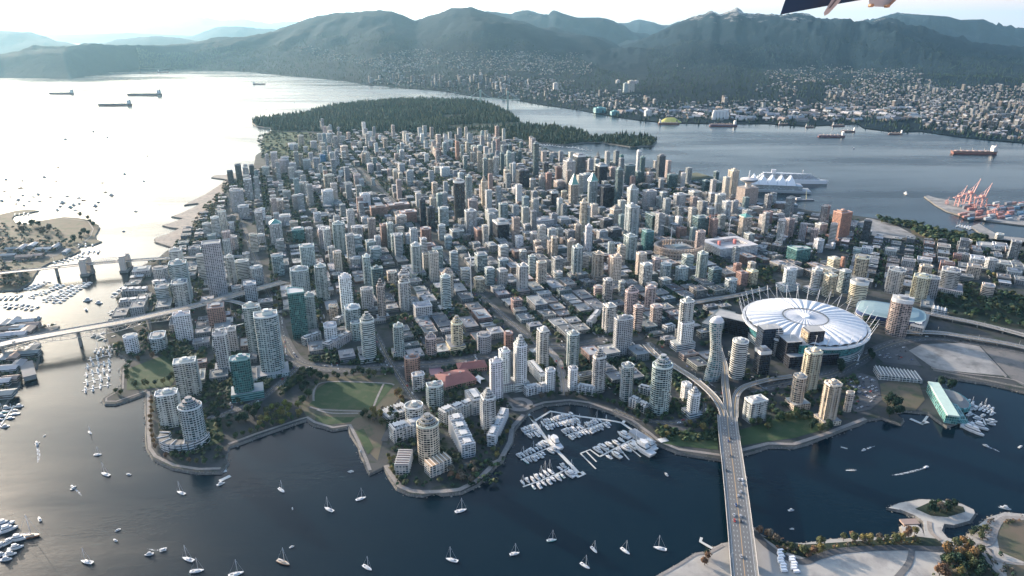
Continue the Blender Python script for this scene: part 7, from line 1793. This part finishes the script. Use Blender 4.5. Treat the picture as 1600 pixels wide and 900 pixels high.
ship(1130,197,44,(.10,.10,.16),"navy freighter moored before the white round-topped silo", -1, R(-2)); ship(1299,214,42,(.12,.11,.16),"dark freighter with a white bridge house in the middle of the harbour", -1, R(-4)); ship(1522,240,68,(.20,.12,.10),"long rust-brown freighter riding alone above the port cranes", -1, R(-6))
ship(1325,206,22,(.10,.16,.16),"small dark green freighter behind the mid-harbour ship", -1, R(-4)); ship(1399,210,22,(.12,.18,.18),"grey-green freighter near the far east shore", -1, R(-4)); ship(1265,199,14,(.15,.2,.2),"tiny freighter left of the mid-harbour group", 1); ship(1224,195,16,(.2,.2,.2),"tiny grey freighter at the far quay", 1); ship(1310,197,20,(.2,.22,.22),"small pale freighter beside the far wharves", 1, R(-3)); ship(1045,194,34,(.2,.12,.1),"rust-brown ship loading beside the yellow heap", 1, R(-2))
x, y = G(1242,291,0); o = empty("cruise_ship", (x, y, 0), rz_ := math.atan2(G(1262,296,0)[1]-G(1165,292,0)[1], G(1262,296,0)[0]-G(1165,292,0)[0]), "white cruise ship with stacked decks moored behind the sail-roofed pier", "ship")
o.location = (x+5, y+62, 0); mb = MB(); mb.prism(scl(hullring(260,32), .97), -2, 14, t=(.70,.71,.72), ring1=hullring(260,32)); part(mb, "hull", M_BOAT, o)
for k in range(4): mb = MB(); mb.prism(scl(hullring(215-k*16,28-k*1.5), 1, -8-k*2, 0), 14.02+k*5, 18.9+k*5, t=(.70,.71,.72), g=(.05,.08,.1)); part(mb, "deck", [F['strip']], o)
mb = MB(); mb.box(-60, 0, 34, 14, 10, 12, 0, t=(.6,.6,.62)); part(mb, "funnel", M_BOAT, o); mb = MB(); mb.bar((40,0,34), (40,0,48), 1, 5, t=(.7,.7,.7)); part(mb, "mast", M_METAL, o)
x, y = G(1254,313,0); o = empty("barge", (x, y, 0), R(5), "dark floating fuel barge with a derrick off the cruise pier", "barge"); mb = MB(); mb.box(0,0,-1,70,16,4,0,t=(.12,.12,.13)); part(mb,"hull",M_METAL,o); mb = MB(); mb.bar((12,0,3),(8,0,34),1.2,4,.6,t=(.6,.55,.35)); part(mb,"derrick",M_METAL,o); mb = MB(); mb.box(-15,0,3.02,16,9,6,0,t=(.4,.4,.4)); part(mb,"deck_house",M_METAL,o)
x, y = G(1222,320,0); o = empty("ferry_terminal", (x, y, 0), R(-8), "low grey floating terminal beside the rail yard shore", "terminal"); mb = MB(); mb.box(0,0,-1,90,26,5,0,t=(.3,.32,.33)); part(mb,"float",M_PLAIN,o); mb = MB(); mb.box(0,0,4.02,70,16,5,0,t=(.42,.44,.45)); part(mb,"hall",M_PLAIN,o)
# pier on the left point
for px, wd, lb in (([(351,718),(352,738)], 4, "gangway from the point down to the small ferry float"), ([(343,752),(360,744)], 5, "small ferry float below the point")): dock(px, wd, label=lb)
put('m', 1, *G(345,757,0), R(35), "x", .9, "small white boat tied to the float below the point")
pts = [G(1158-60+0,848,0)]; dock([(1113,859),(1104,854),(1094,848),(1096,842)], 3, label="curved jetty on the south shore beside the wide bridge", z=2)
dock([(1440-0,664),(1449,651)], 3, label="small ferry pontoon off the gravel point", z=1); dock([(1422,655),(1438,662),(1450,660)], 5, label="wide float with sheds off the gravel point", z=1)
dock([(1408,819),(1433,818)], 9, label="square timber wharf by the rocky islet", z=3.4, h=2, t=(.30,.22,.18))

# ------------------------------------------------------------------ cars
random.seed(61)
CC = [((.70,.70,.70),'white'),((.35,.36,.38),'silver'),((.03,.03,.035),'black'),((.06,.09,.20),'blue'),((.38,.05,.04),'red'),((.10,.10,.11),'dark grey')]
def car(c):
    o = empty("car", (0,0,0)); mb = MB(); b1 = [(-2.3,-.9),(2.1,-.9),(2.35,-.6),(2.35,.6),(2.1,.9),(-2.3,.9)]
    mb.prism(b1, .35, .95, t=c, ring1=scl(b1, .97)); part(mb, "body", M_METAL, o)
    mb = MB(); mb.prism([(-1.7,-.8),(1.0,-.8),(1.0,.8),(-1.7,.8)], .955, 1.45, t=(.03,.04,.05), ring1=[(-1.3,-.65),(.4,-.65),(.4,.65),(-1.3,.65)], tt=c); part(mb, "cabin", M_GLASS, o)
    for sx in (-1.4, 1.45):
        for sy in (-.85, .85): mb = MB(); mb.bar((sx, sy-.1, .33), (sx, sy+.1, .33), .33, 8, t=(.02,)*3); part(mb, "wheel", M_PLAIN, o)
    return o
CARS = [car(c) for c, n in CC]; used_c = set(); CL = defaultdict(list); NC = 0
def putcar(x, y, z, rz, where, s=1.15, i=None):
    global NC
    i = random.choices(range(6), (5,3,3,1.5,1,2.5))[0] if i is None else i; p = CARS[i]
    if p.name not in used_c: o = p; used_c.add(p.name)
    else: o = copy_tree(p)
    NC += 1; o.location = (x, y, z); o.rotation_euler = (0,0,rz); o.scale = (s,s,s); o["category"] = "car"; o["group"] = "cars " + where; CL[(CC[i][1], where)].append((toscreen(x,y,z)[1], o))
wn_ = {"road_bridge": "on the wide concrete bridge", "bridge_ramp": "on the curving ramps", "truss_bridge": "on the high truss bridge", "old_bridge": "on the portal bridge", "viaduct": "on the elevated roads"}
for x, y, z, an, nm in CARSPOTS:
    sx, sy, _ = toscreen(x, y, z)
    if -10 < sx < 1610 and sy < 910: putcar(x, y, z, an, wn_[nm])
def carlot(poly, n, where, rz):
    P = [G(a, b) for a, b in poly]; c, s = math.cos(rz), math.sin(rz); x0, x1 = min(p[0] for p in P), max(p[0] for p in P); y0, y1 = min(p[1] for p in P), max(p[1] for p in P); k = 0; spots = []
    for i in range(-60, 60):
        for j in range(-60, 60):
            cx, cy = (x0+x1)/2+c*i*9-s*j*3.1, (y0+y1)/2+s*i*9+c*j*3.1
            if inpoly(cx, cy, P): spots.append((cx, cy))
    random.shuffle(spots)
    for q in spots[:n]: putcar(q[0], q[1], 3.4, rz+(math.pi if random.random() < .5 else 0), where, 1.0)
carlot([(1322,592),(1343,586),(1368,593),(1374,622),(1358,636),(1336,640)], 55, "in the waterfront car park", R(30))
carlot([(1370,553),(1412,543),(1430,566),(1384,562)], 16, "in the lot by the gravel field", R(20))
for pts, wd in ROADS[:14]:
    if wd < 12: continue
    for a, b in zip(pts, pts[1:]):
        if random.random() < .22:
            an = math.atan2(b[1]-a[1], b[0]-a[0]); sd_ = random.choice((-1,1)); x, y = a[0]-math.sin(an)*wd*.2*sd_, a[1]+math.cos(an)*wd*.2*sd_; sx, sy, _ = toscreen(x, y, 3)
            if NC < 300 and 0 < sx < 1600 and sy > 330: putcar(x, y, 3.55, an+(math.pi if sd_ > 0 else 0), "on the wide boulevard" if wd > 20 else "on the city streets")
for (c, where), lst in CL.items():
    lst.sort(key=lambda q: -q[0])
    for i, (sy, o) in enumerate(lst): o["label"] = f"{c} car {where}" if len(lst) == 1 else f"{ordn(i+1)} {c} car {where}, counting from the bottom"
mb = MB()
for (x, y, rz) in CURB:
    c = random.choices(CC, (5,3,3,1.5,1,2.5))[0][0]; cs_, sn_ = math.cos(rz), math.sin(rz); tf = lambda ring: [(x+cs_*a-sn_*b, y+sn_*a+cs_*b) for a, b in ring]
    mb.prism(tf([(-2.3,-.9),(2.3,-.9),(2.3,.9),(-2.3,.9)]), 3.1, 3.9, t=c, ring1=tf([(-2.2,-.85),(2.2,-.85),(2.2,.85),(-2.2,.85)])); mb.prism(tf([(-1.6,-.8),(1,-.8),(1,.8),(-1.6,.8)]), 3.905, 4.45, t=(.03,.04,.05), ring1=tf([(-1.2,-.65),(.5,-.65),(.5,.65),(-1.2,.65)]), tt=c)
o = mb.build("street_traffic", M_METAL); tag(o, "countless small parked and moving cars filling the city streets", "cars", kind="stuff")
# motorhomes on the sand lot
mbx = MB(); mbx.box(0,0,.5,6.5,2.4,2.6,0,t=(.75,.75,.75)); 
def van(x, y, rz, label):
    o = empty("motorhome", (x, y, 3.1), rz, label, "motorhome"); o["group"] = "motorhomes parked on the sand lot"
    mb = MB(); mb.box(-.4,0,.5,5.6,2.4,2.6,0,t=(.76,.76,.76)); part(mb,"body",M_METAL,o); mb = MB(); mb.box(3.0,0,.5,1.2,2.2,1.5,0,t=(.70,.70,.72)); part(mb,"cab",M_METAL,o)
    for sx in (-2,2.4): mb = MB(); mb.bar((sx,-1.2,.4),(sx,1.2,.4),.42,8,t=(.02,)*3); part(mb,"axle_wheels",M_PLAIN,o)
k = 0
for a, b, n, nm in (((1219,862),(1224,898),8,"first"), ((1238,873),(1244,899),6,"second")):
    A, B = G(*a), G(*b)
    for i in range(n): van(A[0]+(B[0]-A[0])*i/n+random.uniform(-1.2,1.2), A[1]+(B[1]-A[1])*i/n, R(4)+random.uniform(-.1,.1), f"{ordn(i+1)} white motorhome from the top of the {nm} parked line")
# light masts, flag statue
x, y = G(1340, 564); o = empty("sculpture", (x, y, 3.2), .3, "tall white angular sculpture standing on the plaza below the stadium", "sculpture"); mb = MB(); mb.bar((0,0,0),(2,0,7),1.2,5,.8,t=(.8,.8,.8)); mb.bar((2,0,7),(-1,1,12),1,5,.4,t=(.8,.8,.8)); part(mb,"figure",M_PLAIN,o); mb = MB(); mb.box(0,0,0,4,4,.6,0,t=(.4,.4,.4)); part(mb,"plinth",M_PLAIN,o)
# tower cranes
def tcrane(px, yt, yb, label, c=(.62,.62,.60), rz=0, jib=38):
    bx = foot(px, yt, yb); x, y = G(bx, yb); h = z_at(y, yt)-3; o = empty("tower_crane", (x, y, 3), rz, label, "crane"); mb = MB(); mb.bar((0,0,0),(0,0,h),1.0,4,t=c); part(mb,"mast",M_METAL,o)
    mb = MB(); mb.bar((-12,0,h-6),(jib,0,h-3),.8,4,.5,t=c); part(mb,"jib",M_METAL,o); mb = MB(); mb.bar((0,0,h),(jib*.7,0,h-3.5),.25,3,t=c); mb.bar((0,0,h),(-11,0,h-5.5),.25,3,t=c); part(mb,"tie",M_METAL,o); mb = MB(); mb.box(-10,0,h-10,4,3,3.5,0,t=(.3,.3,.3)); part(mb,"counterweight",M_PLAIN,o)
tcrane(1050, 355, 385, "white tower crane beside the coliseum-like library", rz=R(120)); tcrane(1141, 345, 385, "white tower crane behind the courtyard block", rz=R(70)); tcrane(1110, 335, 372, "orange tower crane among the eastern offices", (.6,.3,.2), R(20)); tcrane(1119, 315, 355, "pale tower crane near the harbour offices", rz=R(-30)); tcrane(735, 400, 470, "thin pale tower crane among the midtown flats", rz=R(100)); tcrane(348, 508, 585, "white tower crane over the inlet building site", rz=R(25), jib=30)

# ------------------------------------------------------------------ the seaplane's own wing tip and strut, seen at the top edge
def P3(px, py, d):
    v = ray(px, py); return Vector((v[0]*d, v[1]*d, H + v[2]*d))
pl = empty("seaplane", tuple(P3(1260, -10, 7)), 0, "dark navy wing tip and beige struts of the photographer's seaplane at the top edge", "seaplane"); o0 = Vector(pl.location)
def thick(pts, d, up, t, name, mat):
    mb = MB(); A = [P3(x, y, d)-o0 for x, y in pts]; Bk = [P3(x, y, d+up)-o0 for x, y in pts]; n = len(A); b = 0
    mb.v = [tuple(p) for p in A+Bk]
    def addf(f): mb.f.append(f); mb.uv.extend([(0,0)]*len(f)); mb.t.append(t); mb.g.append((.1,)*3); mb.m.append(0); mb.sm.append(False)
    addf(tuple(range(n))); addf(tuple(reversed(range(n, 2*n))))
    for i in range(n): j = (i+1) % n; addf((j, i, n+i, n+j))
    bm_ = mb.build(name, mat, pl); return bm_
thick([(1219,23),(1224,8),(1230,-8),(1250,-40),(1600,-120),(1600,-60),(1400,-11),(1345,0),(1291,9.5)], 7, 1.1, (.010,.022,.045), "wing", M_METAL)
thick([(1288,25),(1287,20),(1303,-6),(1330,-45),(1340,-45),(1312,3),(1294,22)], 6.7, .06, (.42,.35,.29), "strut", M_METAL)
thick([(1294,14),(1310,-8),(1314,-8),(1298,12)], 6.69, .005, (.12,.10,.09), "strut_slot", M_METAL)
thick([(1359,10),(1357,-2),(1355,-30),(1400,-40),(1398,0),(1387,11)], 6.6, .05, (.44,.38,.32), "bracket", M_METAL)
thick([(1384,11),(1402,-8),(1420,-30),(1426,-28),(1405,-4),(1388,12)], 6.55, .05, (.24,.15,.09), "bracket_arm", M_METAL)
for px, py in ((1361, 8.5), (1386, 9.5)):
    mb = MB(); c = P3(px, py, 6.5)-o0; mb.bar(tuple(c-Vector((0,.03,0))), tuple(c+Vector((0,.03,0))), .016, 8, t=(.30,.18,.10)); mb.build("bolt", M_METAL, pl)

# ------------------------------------------------------------------ labels that single each building out
def rowname(y):
    for lim, nm in ((235,'farthest'),(262,'far'),(290,'upper'),(322,'upper middle'),(360,'middle'),(405,'lower middle'),(455,'lower'),(530,'second')):
        if y < lim: return nm
    return 'front'
def colname(x):
    for lim, nm in ((300,'by the west inlet'),(400,'behind the point towers'),(500,'behind the tidy grove'),(600,'behind the long lawn'),(700,'behind the red roofs'),(800,'left of the marina'),(880,'behind the marina'),(960,'above the marina pontoons'),(1040,'behind the ferry shed'),(1150,'left of the stadium'),(1290,'around the stadium'),(1420,'right of the stadium')):
        if x < lim: return nm
    return 'at the far right'
GR = defaultdict(list)
for o, x, y, h, words, form, kind, done, r in THINGS:
    sx, sy, _ = toscreen(x, y, 3)
    kn = {'tower': 'tower', 'block': 'block', 'low': 'low building', 'mid': 'mid-rise', 'container': 'container stack'}[kind]
    if kind == 'container': key = (f"{words} container stack", "on the port quay")
    else: key = (f"{words} {form}{kn}".replace('  ', ' '), f"in the {rowname(sy)} row {colname(sx)}")
    o["group"] = {'tower': "towers of the downtown peninsula", 'block': "mid-rise blocks of the downtown peninsula", 'low': "low buildings of the city blocks", 'mid': "mid-rise buildings of the city blocks", 'container': "container stacks on the port quay"}[kind]
    if not done: GR[key].append((sx, o))
for (a, b), lst in GR.items():
    lst.sort(key=lambda q: q[0])
    for i, (sx, o) in enumerate(lst): o["label"] = f"{a} {b}" if len(lst) == 1 else f"{ordn(i+1)} {a} from left {b}"
bb_ = defaultdict(int)
for o in list(scene.objects):
    if o.parent is None and o.type == 'MESH' and 'category' not in o and 'kind' not in o: print("untagged", o.name)

for o in scene.objects:
    if 'label' in o and len(o['label'].split()) > 16: print("LONG", o.name, o['label'])
# ------------------------------------------------------------------ haze
def haze():
    x0, x1, y0, y1, z0, z1 = -109000, 109000, -500, 118500, -8, HAZE_TOP
    mb = MB(); mb.prism([(x0, y0), (x1, y0), (x1, y1), (x0, y1)], z0, z1, bot=True)
    m = bpy.data.materials.new("haze_air"); m.use_nodes = True; n = m.node_tree
    for x in list(n.nodes):
        if x.type == 'BSDF_PRINCIPLED': n.nodes.remove(x)
    v = N(n, "ShaderNodeVolumePrincipled"); v.inputs["Color"].default_value = HAZE_COL
    v.inputs["Density"].default_value = HAZE_D; v.inputs["Anisotropy"].default_value = HAZE_G
    L(n, v.outputs[0], n.nodes["Material Output"].inputs["Volume"])
    o = mb.build("haze", m, attrs=False); o["kind"] = "stuff"; o.display_type = 'WIRE'
HAZE_TOP = 3200; HAZE_D = 1.2e-5; HAZE_G = .5; HAZE_COL = (.40, .73, .95, 1)
haze()
